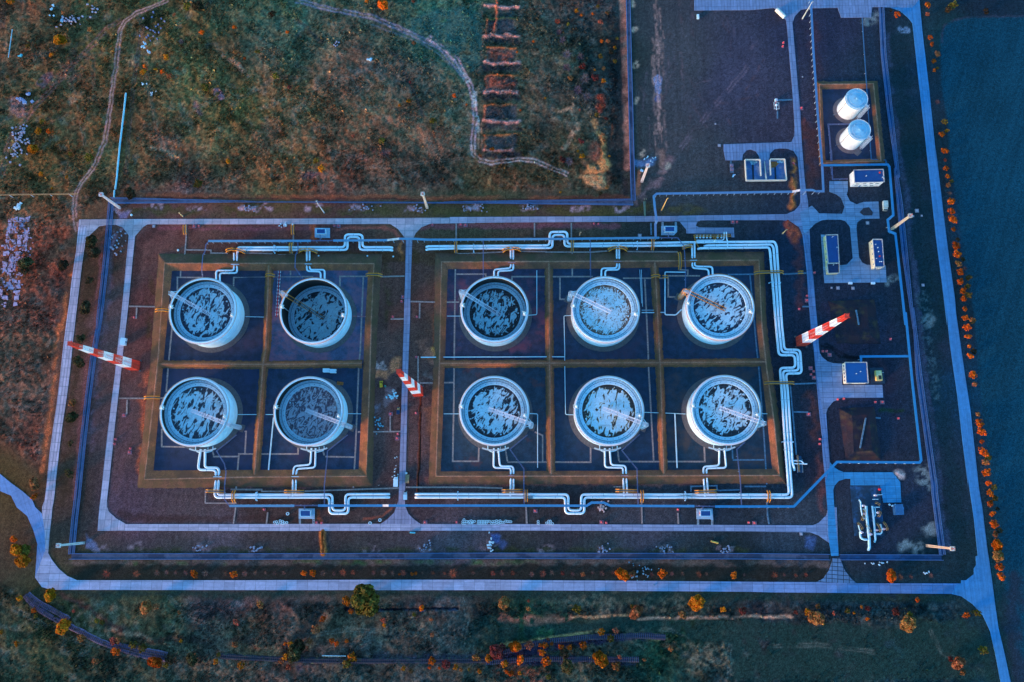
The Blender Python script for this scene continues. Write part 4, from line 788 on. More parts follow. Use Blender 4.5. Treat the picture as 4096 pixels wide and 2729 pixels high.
def ladder(b, a, c, w, step=.9, rail=.9, mi2=None, bar=.14):
    a = Vector(a); c = Vector(c); d = (c-a); L = d.length; d.normalize(); sd_ = d.cross(Vector((0, 0, 1))).normalized()*(w/2); up = Vector((0, 0, rail))
    for s_ in (-1, 1):
        b.bar(a+sd_*s_, c+sd_*s_, bar*1.3)
        if mi2 is not None: b.mi = mi2
        b.bar(a+sd_*s_*1.05+up, c+sd_*s_*1.05+up, bar)
        n = int(L/2.2)
        for i in range(n+1):
            q = a+d*(L*i/n)+sd_*s_*1.05; b.bar(q, q+up, bar*.8)
        b.mi = 0
    n = int(L/step)
    for i in range(n+1):
        q = a+d*(L*i/n); b.bar(q-sd_, q+sd_, step*.45, .06)
TANK_O = []
for i, (cx, cy, r, fz) in enumerate(TK):
    c = W(cx, cy, TH); base = Vector((c.x, c.y, 0)); upper = i < 5; yel = i in (1, 4)
    e = empty('storage_tank', base, TLAB[i], 'storage tank', 'round open-topped storage tanks in the tank farm')
    if i == 0:
        sh = make_shell().build('shell', [mSH, mIN], e, smooth=True)
        b = MB(); b.lathe([(RS+3.2, -.2), (RS+3.1, .35), (RS-.1, .7)], 80)
        for k in range(48):
            a_ = 2*math.pi*k/48; b.bar((math.cos(a_)*(RS+1), math.sin(a_)*(RS+1), .66), (math.cos(a_)*(RS+3.1), math.sin(a_)*(RS+3.1), .40), .12, .06)
        fo = b.build('foundation_ring', mFD, e)
        b = MB(); b.lathe([(RS-.1, TH-.9), (RT, TH-.9), (RT, TH-.78), (RS-.1, TH-.78)], 96, closed=True); b.mi = 1
        tube_ring(b, RS-.12, TH, .62); b.mi = 0
        rm = b.build('rim_walkway', [mRM, mSH], e, smooth=False)
        b = MB()
        for z in (TH-.3, TH+.25): tube_ring(b, RT-.05, z, .09)
        for k in range(60):
            a_ = 2*math.pi*k/60; x, y = math.cos(a_)*(RT-.05), math.sin(a_)*(RT-.05); b.bar((x, y, TH-.9), (x, y, TH+.3), .05)
        hr = b.build('handrail', mRL, e)
        proto = (sh, fo, rm, hr)
    else:
        for q in proto:
            d = q.copy(); COL.objects.link(d); d.parent = e
            if q is proto[3] and yel:
                d.data = q.data.copy(); d.data.materials[0] = mYL
    # floating roof
    b = MB(); R1 = RS-.45
    b.lathe([(R1, 0), (R1, .75), (R1-1.35, .8)], 96); b.mi = 1; b.lathe([(R1-1.35, .8), (R1-1.35, .62), (R1-1.7, .62), (R1-1.7, .8)], 96); b.mi = 0
    b.lathe([(R1-1.7, .8), (R1-3.6, .72), (R1-3.7, .3), (R1-3.75, .3)], 96)
    for k in range(64):
        a_ = 2*math.pi*k/64+.03; rr_ = R1-.75; b.mi = 1
        b.box((math.cos(a_)*rr_, math.sin(a_)*rr_, .76), .42, .24, .12, a_)
        if k % 2: b.box((math.cos(a_)*(R1-2.7), math.sin(a_)*(R1-2.7), .74), .38, .38, .2, a_)
    b.mi = 0
    b.build('pontoon_ring', [mPT, mPD], e, smooth=True, loc=(0, 0, fz))
    b = MB(); b.lathe([(.001, .34), (5, .32), (10, .30), (R1-3.74, .28)], 64)
    dk = b.build('roof_deck', DECKS[i], e, loc=(0, 0, fz))
    b = MB(); rg = random.Random(i)
    if i == 0:
        b.lathe([(.22, .3), (.22, .75), (.001, .8)], 8); LEG = b.build('roof_leg', mPT); b = MB(); b.lathe([(.5, .3), (.5, .8), (.001, .95)], 12); HAT = b.build('roof_hatch', mPT)
    spots = [(LEG, rg.uniform(3, R1-5), rg.uniform(0, 6.28)) for k in range(12)]+[(HAT, R1-5.2, 2*math.pi*k/5+.5+i) for k in range(5)]
    for sk, (o, rr_, a_) in enumerate(spots):
        if i or sk not in (0, 12): o = o.copy(); COL.objects.link(o)
        o.parent = e; o.location = (rr_*math.cos(a_), rr_*math.sin(a_), fz)
    # rolling ladder from a platform on the rim down to the deck
    an = math.radians({0:152,1:151,2:152,3:154,4:154,5:-20,6:-20,7:-20,8:-21,9:-20}[i])
    u = Vector((math.cos(an), math.sin(an), 0)); ml = mat('ladder dark steel', (.035, .03, .03), .7) if yel else mat('ladder pale steel', (.92, .78, .80), .6, .1, 1.5)
    b = MB(); ladder(b, u*(RS-.2)+Vector((0, 0, TH+.3)), u*(-3.6)+Vector((0, 0, fz+1.2)), 1.9, .8, 1.0, 1, .2); b.build('rolling_ladder', [ml, mYL if yel else ml], e)
    b = MB(); t_ = Vector((-u.y, u.x, 0)); pz = TH+.15
    q0 = u*(RS-1.2); q1 = u*(RT+2.4); b.bar(q0+Vector((0, 0, pz)), q1+Vector((0, 0, pz)), 2.2, .15)
    b.mi = 1
    for s_ in (-1, 1): b.bar(q0+t_*1.1*s_+Vector((0, 0, pz+1.1)), q1+t_*1.1*s_+Vector((0, 0, pz+1.1)), .12); b.bar(u*(RS+.3)+t_*3.2*s_+Vector((0, 0, TH-.5)), q1+t_*.9*s_+Vector((0, 0, pz)), .3)
    for s_ in (-1, 1):
        for q in (q0, q1, (q0+q1)/2): b.bar(q+t_*1.1*s_+Vector((0, 0, pz)), q+t_*1.1*s_+Vector((0, 0, pz+1.1)), .1)
    b.build('access_platform', [mST, mYL if yel else mSH], e)
    # caged spiral stair standing beside the shell
    sc_ = u*(RT+2.4); b = MB()
    b.mi = 0; b.lathe([(.18, 0), (.18, TH+1)], 8, sc_)
    ns = 88
    for k in range(ns):
        a_ = k*2*math.pi/12.0; z = .6+(TH-.6)*k/ns; q = sc_+Vector((math.cos(a_)*.75, math.sin(a_)*.75, z)); b.box((q.x, q.y, z), 1.2, .36, .08, a_)
    b.mi = 1
    for k in range(int((TH)/1.25)): b.lathe([(1.42, 1.2+k*1.25), (1.54, 1.2+k*1.25), (1.54, 1.36+k*1.25), (1.42, 1.36+k*1.25)], 14, sc_, closed=True)
    for k in range(4):
        a_ = math.pi/4+k*math.pi/2; b.bar(sc_+Vector((math.cos(a_)*1.48, math.sin(a_)*1.48, 0)), sc_+Vector((math.cos(a_)*1.48, math.sin(a_)*1.48, TH+1.2)), .16)
    b.build('spiral_stair', [mST, mYL if i == 4 else mat('stair cage', (.55, .60, .66), .5)], e)
    b = MB(); pc = u*(RT+2.6); b.box((pc.x, pc.y, .05), 5.2, 4.6, .35, an); b.build('stair_pad', mFD, e)
    # gauging platform and domes on the rim
    mgd = mat('gauge dome white', (.82, .76, .72), .35)
    for a_, rr_, z in ((173, RS-.6, TH+.7), (-9, RS-1.6, TH+.5)):
        a_ = math.radians(a_); q = (math.cos(a_)*rr_, math.sin(a_)*rr_, z); b = MB(); b.box((q[0]*1.03, q[1]*1.03, TH+.05), 2.6, 2.4, .15, a_)
        for s_ in (-1, 1): b.bar((q[0]*1.07, q[1]*1.07+s_*1.1, TH+.1), (q[0]*.93, q[1]*.93+s_*1.1, TH+1.2), .12); b.bar((q[0]*.93, q[1]*.93+s_*1.1, TH+.1), (q[0]*1.07, q[1]*1.07+s_*1.1, TH+1.2), .12)
        o = b.build('gauge_platform', mgd, e); b = MB(); b.ball(q, .85, 12, 8); b.build('dome', mgd, o, smooth=True)
        b = MB(); b.bar((q[0]*.97, q[1]*.97, fz+.8), (q[0]*.97, q[1]*.97, TH+.4), .35); b.build('guide_pole', mgd, o)
    if not upper:   # curved feed pipes and valve walk at the foot, on the near side
        b = MB(); g = Vector((0, -1, 0))
        for s_, x0_, x1_ in ((-1, -4.4, -1.4), (1, 1.2, 6.4)):
            b.tube([(x0_ if s_ < 0 else x1_, -math.sqrt(RS*RS-x0_*x0_)+.3, .9), (x0_ if s_ < 0 else x1_, -RS-2.4, .9), (x1_ if s_ < 0 else x0_, -RS-3.7, .9)], .28, 8, bend=1.2)
        b.tube([(3.4, -RS-.2, .9), (3.4, -RS-3.2, .9)], .2, 8)
        b.build('feed_pipe', mSH, e, smooth=True)
        b = MB(); prv = None
        for k in range(11):
            a_ = math.radians(-90-20+k*4.2); q = Vector((math.cos(a_)*(RS+2.6), math.sin(a_)*(RS+2.6), 1.9))
            if prv: b.bar(prv, q, .9, .1); b.bar(prv+Vector((0, 0, 1)), q+Vector((0, 0, 1)), .1)
            b.bar(q, (q.x, q.y, .2), .12); prv = q
        b.build('valve_walkway', mST, e)
    TANK_O.append(e)

# two tall cone-roofed water tanks
mWT = mat('water tank paint', (.80, .78, .75), .4, .06, .3); mCR = mat('cone roof blue', (.28, .56, .72), .5, .14, .6, stain=(.20, .36, .50), stain_s=.3)
mFR = mat('reddish apron', (.20, .13, .13), .9, .2, .6)
for i, (rx, ry, lab) in enumerate(((3426,397,'upper of the two tall white cone-roofed tanks in the small bund'), (3437,521,'lower of the two tall white cone-roofed tanks, nearer the blue roofed building'))):
    HW = 15.4; c = W(rx, ry, HW); base = Vector((c.x, c.y, 0)); e = empty('water_tank', base, lab, 'water tank', 'two tall white tanks'); r_ = (W(rx+43.5, ry, HW)-c).length
    b = MB(); b.lathe([(r_, .3), (r_, HW)], 64)
    for z in (4, 8, 12): b.lathe([(r_+.003, z), (r_+.03, z), (r_+.03, z+.05), (r_+.003, z+.05)], 64)
    b.build('shell', mWT, e, smooth=True)
    b = MB(); b.lathe([(r_, HW-.05), (r_+.35, HW), (r_+.3, HW+.12), (.001, HW+1.5)], 64)
    b.lathe([(.9, HW+1.3), (.9, HW+1.75), (.001, HW+1.8)], 16)
    for k in range(22):
        a_ = 2*math.pi*k/22; b.lathe([(.22, HW+.3), (.22, HW+.62), (.001, HW+.65)], 8, (math.cos(a_)*(r_-1.5), math.sin(a_)*(r_-1.5), 0))
    rr_ = random.Random(i)
    for k in range(6): b.lathe([(.38, HW+.4), (.38, HW+1.2), (.001, HW+1.25)], 10, (rr_.uniform(-4, 4), rr_.uniform(-4, 4), 0))
    b.build('cone_roof', mCR, e, smooth=False)
    b = MB(); tube_ring(b, r_-.1, HW+1.15, .1, 64); tube_ring(b, r_-.1, HW+.65, .07, 64)
    for k in range(40): b.bar((math.cos(k*math.pi/20)*(r_-.1), math.sin(k*math.pi/20)*(r_-.1), HW), (math.cos(k*math.pi/20)*(r_-.1), math.sin(k*math.pi/20)*(r_-.1), HW+1.2), .08)
    tube_ring(b, r_-2.3, HW+.55, .12, 48)
    b.build('roof_handrail', mWT, e)
    b = MB(); b.lathe([(r_+2.5, -.2), (r_+2.4, .25), (r_-.1, .5)], 64)
    if i: b.box((r_*.62, -r_-1.2, .05), 4.5, 4.2, .25, .8)
    b.build('apron', mFR, e)
    an = math.radians(-38); u = Vector((math.cos(an), math.sin(an), 0)); sc_ = u*(r_+1.7); b = MB()
    for k in range(76): a_ = k*math.pi/6; z = .4+(HW-.4)*k/76; b.box((sc_.x+math.cos(a_)*.6, sc_.y+math.sin(a_)*.6, z), 1, .3, .06, a_)
    b.mi = 1
    for k in range(12): b.lathe([(1.2, .9+k*1.25), (1.32, .9+k*1.25), (1.32, 1.04+k*1.25), (1.2, 1.04+k*1.25)], 12, sc_, closed=True)
    for k in range(4): a_ = math.pi/4+k*math.pi/2; b.bar(sc_+Vector((math.cos(a_)*1.25, math.sin(a_)*1.25, 0)), sc_+Vector((math.cos(a_)*1.25, math.sin(a_)*1.25, HW+1)), .12)
    b.bar(u*(r_-.5)+Vector((0, 0, HW+.3)), sc_+Vector((0, 0, HW+.3)), 1.6, .1)
    b.build('spiral_stair', [mST, mat('stair cage', (.55, .60, .66), .5)], e)
    b = MB(); a_ = math.radians(200); b.tube([(math.cos(a_)*(r_+.25), math.sin(a_)*(r_+.25), .3), (math.cos(a_)*(r_+.25), math.sin(a_)*(r_+.25), HW)], .16, 8); b.tube([(math.cos(a_)*(r_+.25), math.sin(a_)*(r_+.25), .6), (math.cos(a_)*(r_+3.5), math.sin(a_)*(r_+3.5), .5)], .16, 8); b.build('downpipe', mat('grey downpipe', (.2, .2, .24), .6), e)

# ================================================================ MASTS
def h_from(bs_, tp):
    num_ = sum((tp[k]-bs_[k])*(bs_[k]-NAD[k]) for k in (0, 1)); den_ = sum((bs_[k]-NAD[k])**2 for k in (0, 1)); q = num_/den_; return HCAM*q/(1+q)
mRED = mat('red mast paint', (.74, .050, .022), .5, .15, .3); mWHT = mat('white mast paint', (.82, .80, .80), .5, .1, .3)
for bp, tp, lab, rz in (((541,1464),(268,1370),'tall red and white lattice mast leaning over the two west roads', .0), ((1674,1568),(1594,1482),'red and white lattice mast beside the central road, seen almost from above', .10), ((3203,1367),(3393,1256),'red and white lattice mast beside the three big pipes, over the east road', .02)):
    H = h_from(bp, tp); base = W(*bp); e = empty('lattice_mast', base, lab, 'mast', 'tall red and white lattice masts', rz); nb = 7
    print('mast', H)
    def half(z): return 2.85+(.85-2.85)*z/H
    for k in range(nb):
        b = MB(); za, zb = H*k/nb, H*(k+1)/nb; ns = 6
        cs = [(-1,-1),(1,-1),(1,1),(-1,1)]
        P_ = lambda c_, z: Vector((c_[0]*half(z), c_[1]*half(z), z))
        for c_ in cs: b.bar(P_(c_, za), P_(c_, zb), .34 if k < 3 else .28)
        for q in range(ns):
            z0_, z1_ = za+(zb-za)*q/ns, za+(zb-za)*(q+1)/ns
            for j in range(4):
                c1_, c2_ = cs[j], cs[(j+1) % 4]
                b.bar(P_(c1_, z0_), P_(c2_, z0_), .20, .20); b.bar(P_(c1_, z0_), P_(c2_, z1_), .14); b.bar(P_(c2_, z0_), P_(c1_, z1_), .14)
                zm = (z0_+z1_)/2; b.bar(P_(c1_, zm), P_(c2_, zm), .13)
        b.build('lattice_section', mRED if k % 2 == 0 else mWHT, e)
    b = MB(); b.box((0, 0, H), 2.5, 2.5, .15); b.bar((0, 0, H), (0, 0, H+3), .12)
    for c_ in ((-1.2,-1.2),(1.2,-1.2),(1.2,1.2),(-1.2,1.2)): b.bar((c_[0], c_[1], H), (c_[0], c_[1], H+1.1), .1)
    b.build('top_platform', mRED, e)
    b = MB()
    for c_ in ((-1,-1),(1,-1),(1,1),(-1,1)): b.box((c_[0]*3.3, c_[1]*3.3, -.2), 1.1, 1.1, .6)
    b.build('footing', mFD, e)
    b = MB(); ladder(b, (.4, -half(0)+.3, .5), (.1, -half(H)+.2, H), .55, .5, .01); b.build('ladder', mWHT, e)
FM = [((3567,917),(3641,857),'pale floodlight mast leaning across the right fence beside the kinked duct', (.62,.50,.36)), ((3708,2183),(3806,2191),'orange lit floodlight mast in the lower right fence corner', (.80,.50,.34)),
 ((335,2172),(236,2176),'floodlight mast in the lower left fence corner', (.50,.58,.60)), ((480,833),(400,776),'floodlight mast at the upper left fence corner', (.70,.60,.60)), ((1709,832),(1689,774),'floodlight mast on the upper fence, above the central road junction', (.74,.58,.44)),
 ((2567,727),(2596,660),'pale lattice floodlight mast standing in a blue puddle by the spur fence', (.80,.62,.54)), ((3140,76),(3107,36),'', None)]
for bp, tp, lab, colr in FM:
    if colr is None: continue
    H = h_from(bp, tp); e = empty('floodlight_mast', W(*bp), lab, 'floodlight mast', 'slim floodlight masts along the fences'); m_ = mat('mast %d' % bp[0], colr, .6, .15, 1)
    b = MB(); hw = lambda z: .62-.22*z/H; cs = [(-1,-1),(1,-1),(1,1),(-1,1)]; n = 20
    for c_ in cs: b.bar((c_[0]*hw(0), c_[1]*hw(0), 0), (c_[0]*hw(H), c_[1]*hw(H), H), .22)
    for q in range(n):
        z0_, z1_ = H*q/n, H*(q+1)/n
        for j in range(4):
            c1_, c2_ = cs[j], cs[(j+1) % 4]; b.bar((c1_[0]*hw(z0_), c1_[1]*hw(z0_), z0_), (c2_[0]*hw(z1_), c2_[1]*hw(z1_), z1_), .12); b.bar((c1_[0]*hw(z0_), c1_[1]*hw(z0_), z0_), (c2_[0]*hw(z0_), c2_[1]*hw(z0_), z0_), .12)
    b.build('lattice_shaft', m_, e)
    b = MB(); b.box((0, 0, H), 2.4, 2.4, .12)
    for z in (.6, 1.2):
        for j in range(4): c1_, c2_ = cs[j], cs[(j+1) % 4]; b.bar((c1_[0]*1.2, c1_[1]*1.2, H+z), (c2_[0]*1.2, c2_[1]*1.2, H+z), .1)
    b.build('head_platform', m_, e)
    b = MB()
    for j in range(8): a_ = j*math.pi/4; b.box((math.cos(a_)*1.1, math.sin(a_)*1.1, H+.25), .45, .6, .5, a_)
    b.build('lamps', mat('lamp housing', (.75, .72, .70), .4), e)
    b = MB(); b.bar((0, 0, H), (0, 0, H+3.5), .18); b.build('lightning_rod', mRED, e)
POLES = [((1297,852),(1266,798),'pale lamp pole above the upper inner road, beside a dark ditch', (.62,.56,.52)), ((2646,842),(2672,790),'orange lit pole under the long duct beside the road', (.95,.48,.12)), ((3130,935),(3146,919),'short lit pole in the grass by the road bend', (.9,.5,.2)),
 ((3209,76),(3249,-4),'tall pale pole at the top road junction', (.62,.60,.52)), ((732,866),(716,848),'small orange pole above the upper inner road at the left', (.9,.5,.2)), ((3241,2008),(3236,2008),'', None),((2318,943),(2320,928),'short orange pole above the upper duct loop',(.8,.4,.2)),((1200,950),(1192,947),'',None)]
for bp, tp, lab, colr in POLES:
    if colr is None: continue
    H = max(5, h_from(bp, tp)); e = empty('lamp_pole', W(*bp), lab, 'lamp pole', 'slender poles'); b = MB(); m_ = mat('pole %d' % bp[0], colr, .6)
    b.tube([(0, 0, 0), (0, 0, H)], [.42, .14], 8); b.build('pole', m_, e, smooth=True); b = MB(); b.box((0, 0, -.1), 1.2, 1.2, .5); b.build('footing', mFD, e); b = MB(); b.box((.3, 0, H-.1), 1.1, .4, .25); b.build('lamp_head', m_, e)

# ================================================================ PIPELINES
mPP = mat('pipe jacket white', (.86, .90, .95), .42, .05, .35); mPG = mat('pipe collar grey', (.42, .48, .52), .6, .2, 1)
mPB = mat('small pipe blue white', (.56, .74, .84), .5, .12, .6)
def pipeline(s, r, lab, z=1.15, m=None, group='white insulated pipelines', bend=None, sup=9.0, down=(False, False), name='pipeline', n=12):
    pts = WL(s, z); o0 = Vector((pts[0].x, pts[0].y, 0)); q = [p-o0 for p in pts]
    if down[0]: d = (q[0]-q[1]).normalized(); q = [q[0]+d*1.5+Vector((0, 0, -z-.3)), q[0]]+q[1:]
    if down[1]: d = (q[-1]-q[-2]).normalized(); q = q+[q[-1]+d*1.5+Vector((0, 0, -z-.3))]
    e = empty(name, o0, lab, 'pipeline', group); b = MB(); b.tube(q, r, n, bend=bend if bend else r*3.2); b.build('pipe', m or mPP, e, smooth=True)
    b = MB(); c_ = MB(); cnt = 0; L = 0
    for i in range(len(pts)-1):
        a, d = pts[i]-o0, pts[i+1]-o0; l = (d-a).length; k = int(l/sup)
        for j in range(k):
            t = (j+.5)/k; p = a.lerp(d, t); dr = (d-a).normalized(); ang = math.atan2(dr.y, dr.x)
            if p.z < .6 or dr.z > .3: continue
            if cnt >= 99: break
            b = MB(); b.box((0, 0, -.2), .5, r*2.1, p.z-r+.25, ang); b.build('saddle_support', mPG, e, loc=(p.x, p.y, 0)); cnt += 1
            if j % 2 == 0 and r > .4: c_ = MB(); c_.tube([-dr*.12, dr*.12], r*1.09, 12); c_.build('flange_band', mPG, e, smooth=True, loc=p)
    return e
R1_ = .76
G2 = 'pair of main pipelines'
pipeline('F:1478,648 1232,648 1232,535 1075,535 1075,648 115,650 E:2130,700', R1_, 'upper white pipe with a square loop above the left tank group', group=G2, down=(True, False))
pipeline('F:1478,672 1206,672 1206,558 1098,558 1098,672 130,673', R1_, 'lower white pipe of the pair above the left tank group', group=G2, down=(True, False))
pipeline('F:1822,640 G:0,638 893,632 893,512 1050,510 1052,619 H:0,613 640,604 1340,598 1358,640 M:1405,0 1428,222 1568,223 1582,434 1440,436 1458,600 1487,1040 1500,1240 1515,1280', R1_, 'outermost white pipe, running along the top and down the right side of the tanks', group=G2, down=(True, True))
pipeline('F:1822,665 G:0,660 918,655 918,540 1025,538 1027,641 H:0,637 600,632', R1_, 'second white pipe above the right tank group, ending at the valve platform', group=G2, down=(True, False))
pipeline('H:735,633 1310,624 1330,650 M:1378,0 1403,246 1544,246 1556,409 1413,411 1431,600 1460,1040 Z:1577,440 0,440 Y:2354,440 797,437 797,652 542,652 542,437 0,437 W:2354,437 775,437', R1_, 'middle white pipe down the right side, turning left along the bottom road', group=G2, down=(True, True))
pipeline('H:675,658 1290,650 1300,690 M:1352,0 1377,271 1520,271 1526,384 1387,386 1404,600 1432,1040 Z:1535,400 0,400 Y:2354,400 757,397 757,612 582,612 582,397 0,397 W:2354,395 775,393', R1_, 'inner white pipe down the right side and along the bottom of the right tank group', group=G2, down=(True, True))
pipeline('W:358,394 0,394 V:2354,395 2092,395 2092,612 1915,612 1915,398 375,402 375,330 390,210 390,38 200,38 J:1838,1210 1838,1115', R1_, 'upper white looped pipe below the left tank group, rising to the corner tank', group=G2, down=(True, False))
pipeline('W:358,437 0,437 V:2354,438 2130,438 2130,655 1875,655 1875,438 335,438 335,330 350,210 350,68 108,68 J:1785,1210 1800,1115', R1_, 'lower white pipe with a wide loop below the left tank group', group=G2, down=(True, False))
GR = 'white branch pipes from the main lines to the tanks'
def risers(i, lab, sa, sb):
    for k, s in enumerate((sa, sb)):
        pipeline(s, .58, '%s white branch pipe %s' % (('left', 'right')[k], lab), 1.2, group=GR, sup=11)
risers(0, 'of the stepped pair feeding the upper left corner tank', 'E:2097,700 2097,857 1937,857 1937,950', 'E:2124,690 2124,880 1970,880 1970,960')
risers(1, 'down to the deepest empty tank', 'F:733,672 733,862 857,868 857,930', 'F:758,648 758,850 893,850 893,938')
risers(2, 'down to the upper tank first right of the central road', 'G:543,658 545,835 395,848 395,915', 'G:567,634 568,855 430,862 430,918')
risers(3, 'down to the brown stained middle upper tank', 'G:1493,634 1495,835 1357,838 1355,912', 'G:1515,610 1517,850 1392,853 1390,912')
risers(4, 'down to the upper right corner tank', 'H:600,634 603,835 748,847 750,910', 'H:622,605 625,820 783,823 785,895')
risers(6, 'up to the blotched roof tank from the bottom lines', 'K:605,1542 610,1330 620,1265 765,1252 775,1105', 'K:632,1515 638,1330 648,1290 808,1278 812,1105')
risers(7, 'up to the bright blue roof tank from the bottom lines', 'L:541,1542 545,1330 545,1284 390,1280 393,1105', 'L:567,1515 570,1330 568,1268 447,1266 433,1105')
risers(8, 'up to the rust marked tank from the bottom lines', 'L:1560,1542 1550,1330 1550,1280 1388,1276 1387,1105', 'L:1588,1515 1578,1330 1575,1262 1442,1255 1430,1105')
risers(9, 'up to the lower right corner tank from the bottom lines', 'M:717,1545 702,1330 702,1270 843,1260 845,1105', 'M:745,1520 730,1330 730,1286 907,1280 890,1105')
GS = 'thin pipes across the basins'
SMALL = [('K:435,830 K:390,1300', .42, 'thick straight pale pipe left of the blotched roof tank'), ('L:2015,795 L:2035,1282', .42, 'thick pale pipe with dark bands left of the lower right corner tank'), ('L:-262,290 L:870,286', .36, 'long straight pipe along the upper side of the middle ridge'),
 ('L:905,286 L:1028,286', .32, 'short pipe stub right of the ridge crossing'), ('G:1090,1260 1021,1262 1028,1568 L:1028,333', .24, 'thin pipe bending down from the middle upper tank'), ('L:1028,365 1035,803 1105,806', .24, 'thin pipe bending into the rust marked tank from the ridge'),
 ('L:715,795 785,797 785,1280', .26, 'thin pipe bending down right of the bright blue roof tank'), ('L:1740,783 L:1868,788', .2, 'thin pipe stub right of the rust marked tank'), ('L:1930,790 L:2110,798', .2, 'thin pipe left of the lower right corner tank'), ('G:778,855 778,1252 702,1258', .22, 'thin pipe right of the first upper tank beyond the central road'),
 ('H:545,872 358,870 358,1252 455,1255 508,1205', .42, 'square white pipe loop left of the upper right corner tank'), ('H:132,850 150,1150', .15, 'left one of the two thin pipes falling beside the brown stained tank'), ('H:146,850 158,1180', .15, 'right one of the two thin pipes falling beside the brown stained tank'), ('H:150,1212 H:262,1212', .16, 'upper thin pipe stub right of the brown stained tank'),
 ('H:150,1234 H:262,1234', .3, 'lower thick pipe stub right of the brown stained tank'), ('H:318,1232 H:358,1232', .3, 'pipe stub crossing the ridge beside the square loop'), ('F:185,1270 F:350,1274', .18, 'thin pipe right of the upper left corner tank'), ('F:1140,1265 F:1262,1269', .18, 'red and white thin pipe right of the emptiest tank'),
 ('F:1990,1265 F:2112,1265', .2, 'thin pipe left of the first upper tank beyond the central road'), ('K:1960,797 K:2095,797', .2, 'thin pipe left of the bright blue roof tank'), ('K:115,803 K:283,803', .2, 'thin pipe right of the lower left corner tank'), ('K:365,803 K:432,803', .2, 'short thin pipe left of the blotched roof tank'), ('K:1095,795 K:1220,797', .2, 'thin pipe right of the blotched roof tank'),
 ('M:1225,796 M:1275,796', .18, 'short pipe stub right of the lower right corner tank'), ('N:735,780 N:736,781', 0, '')]
for s, r, lab in SMALL:
    if r: pipeline(s, r, lab, .7, mPB if 'red' not in lab else mat('red white pipe', (.6, .12, .12), .5, .3, 2, stain=(.7, .7, .7), stain_s=.8), group=GS, sup=8, n=8, bend=1.0)
# red pole with white frames
e = empty('pipe_rack', W(*zz('F:492,865')[0]), 'bright red pipe held in white frames left of the emptiest tank', 'pipe rack'); p0 = W(*zz('F:492,865')[0]); p1 = W(*zz('F:466,1275')[0])
b = MB(); b.tube([Vector((0, 0, 1)), p1-p0+Vector((0, 0, 1))], .3, 8); b.build('pipe', mat('signal red', (.62, .01, .03), .5), e, smooth=True)
b = MB()
for k in range(13):
    q = (p1-p0)*((k+.3)/13); b.box((q.x, q.y, 0), 1.5, .35, .95)
    for s_ in (-.75, .75): b.bar((q.x+s_, q.y+.9, 1), (q.x+s_, q.y-.9, 1), .16)
b.build('frames', mWHT, e)
# loose pipes far left, and white pipe lying at the top right junction
pipeline('A:1128,835 1110,1000 1075,1290 1048,1568', .55, 'long pale blue pipe lying beside the dirt track', .6, mat('sky blue pipe', (.30, .62, .74), .5, .12, .6), 'loose pipes beside the tracks', sup=14)
pipeline('E:1050,0 1033,130', .55, 'lower piece of the pale blue pipe ending near the fence corner', .6, mat('sky blue pipe', (.30, .62, .74)), 'loose pipes beside the tracks', sup=14)
pipeline('E:1025,138 1022,200', .5, 'short pale blue pipe end above the fence corner', .5, mat('sky blue pipe', (.30, .62, .74)), 'loose pipes beside the tracks', sup=14)
pipeline('A:110,265 75,515', .3, 'thin pale pipe lying alone near the left edge', .5, mat('grey blue pipe', (.28, .46, .52), .6), 'loose pipes beside the tracks', sup=14)
pipeline('D:22,85 95,155', 1.5, 'fat white pipe section lying at the top road junction', 1.6, mat('cream pipe', (.82, .72, .60), .6), 'loose pipes', sup=50)
pipeline('Q:1890,305 1955,322', .5, 'orange lit pipe section lying beside the lower road', .5, mat('amber pipe', (.85, .45, .08), .6), 'loose pipes', sup=50)
pipeline('P:1433,227 1480,229', .5, 'short blue pipe section lying beside the lower road', .5, mat('bright blue pipe', (.08, .48, .62), .6), 'loose pipes', sup=50)
# pump station pad and its pipe work
b = MB(); b.prism(WL('b:85,360 600,360 690,1240 160,1240'), -.3, .115); o = b.build('pump_pad', mat('dark pump pad', T(14,46,84), .8, .35, .4, stain=T(28,80,150), stain_s=.22, thr=(.5, .68))); o['kind'] = 'structure'
PMP = [('b:365,715 372,850 395,1050 420,1290 425,1440', .85, 'thickest pale blue pipe of the pump station'), ('b:475,715 490,850 515,1100 530,1300', .62, 'second straight pipe of the pump station'), ('b:240,608 272,640 278,760 300,880', .45, 'short bent pipe at the upper left of the pump pad'),
 ('b:310,890 320,935 370,935', .4, 'curled branch joining the thick pump pipe'), ('b:310,772 350,772', .4, 'stub branch of the thick pump pipe'), ('b:262,1170 270,1270 330,1302 410,1302', .62, 'curved pipe sweeping into the thick pump pipe at the bottom'), ('b:235,1050 265,1160', .4, 'slanted pipe with rusty valve on the pump pad'),
 ('b:500,738 600,735', .3, 'short pipe at the right edge of the pump pad'), ('b:525,750 530,890 500,895', .32, 'small looped pipe right of the second pump pipe'), ('b:530,1200 640,1200 640,1110 615,1030', .48, 'hooked pipe at the lower right of the pump pad'), ('b:480,600 580,598', .22, 'thin valve stem above the pump pipes'), ('b:495,525 650,518', .2, 'lever pipe below the red hydrant')]
for s, r, lab in PMP: pipeline(s, r, lab, 1.3, mat('pump pipe', (.42, .66, .76), .45, .08, .5), 'pipes of the pump station', sup=7, down=('thickest' in lab and False, 'thickest' in lab or 'second straight' in lab))
def at_(s): return W(*zz(s)[0])
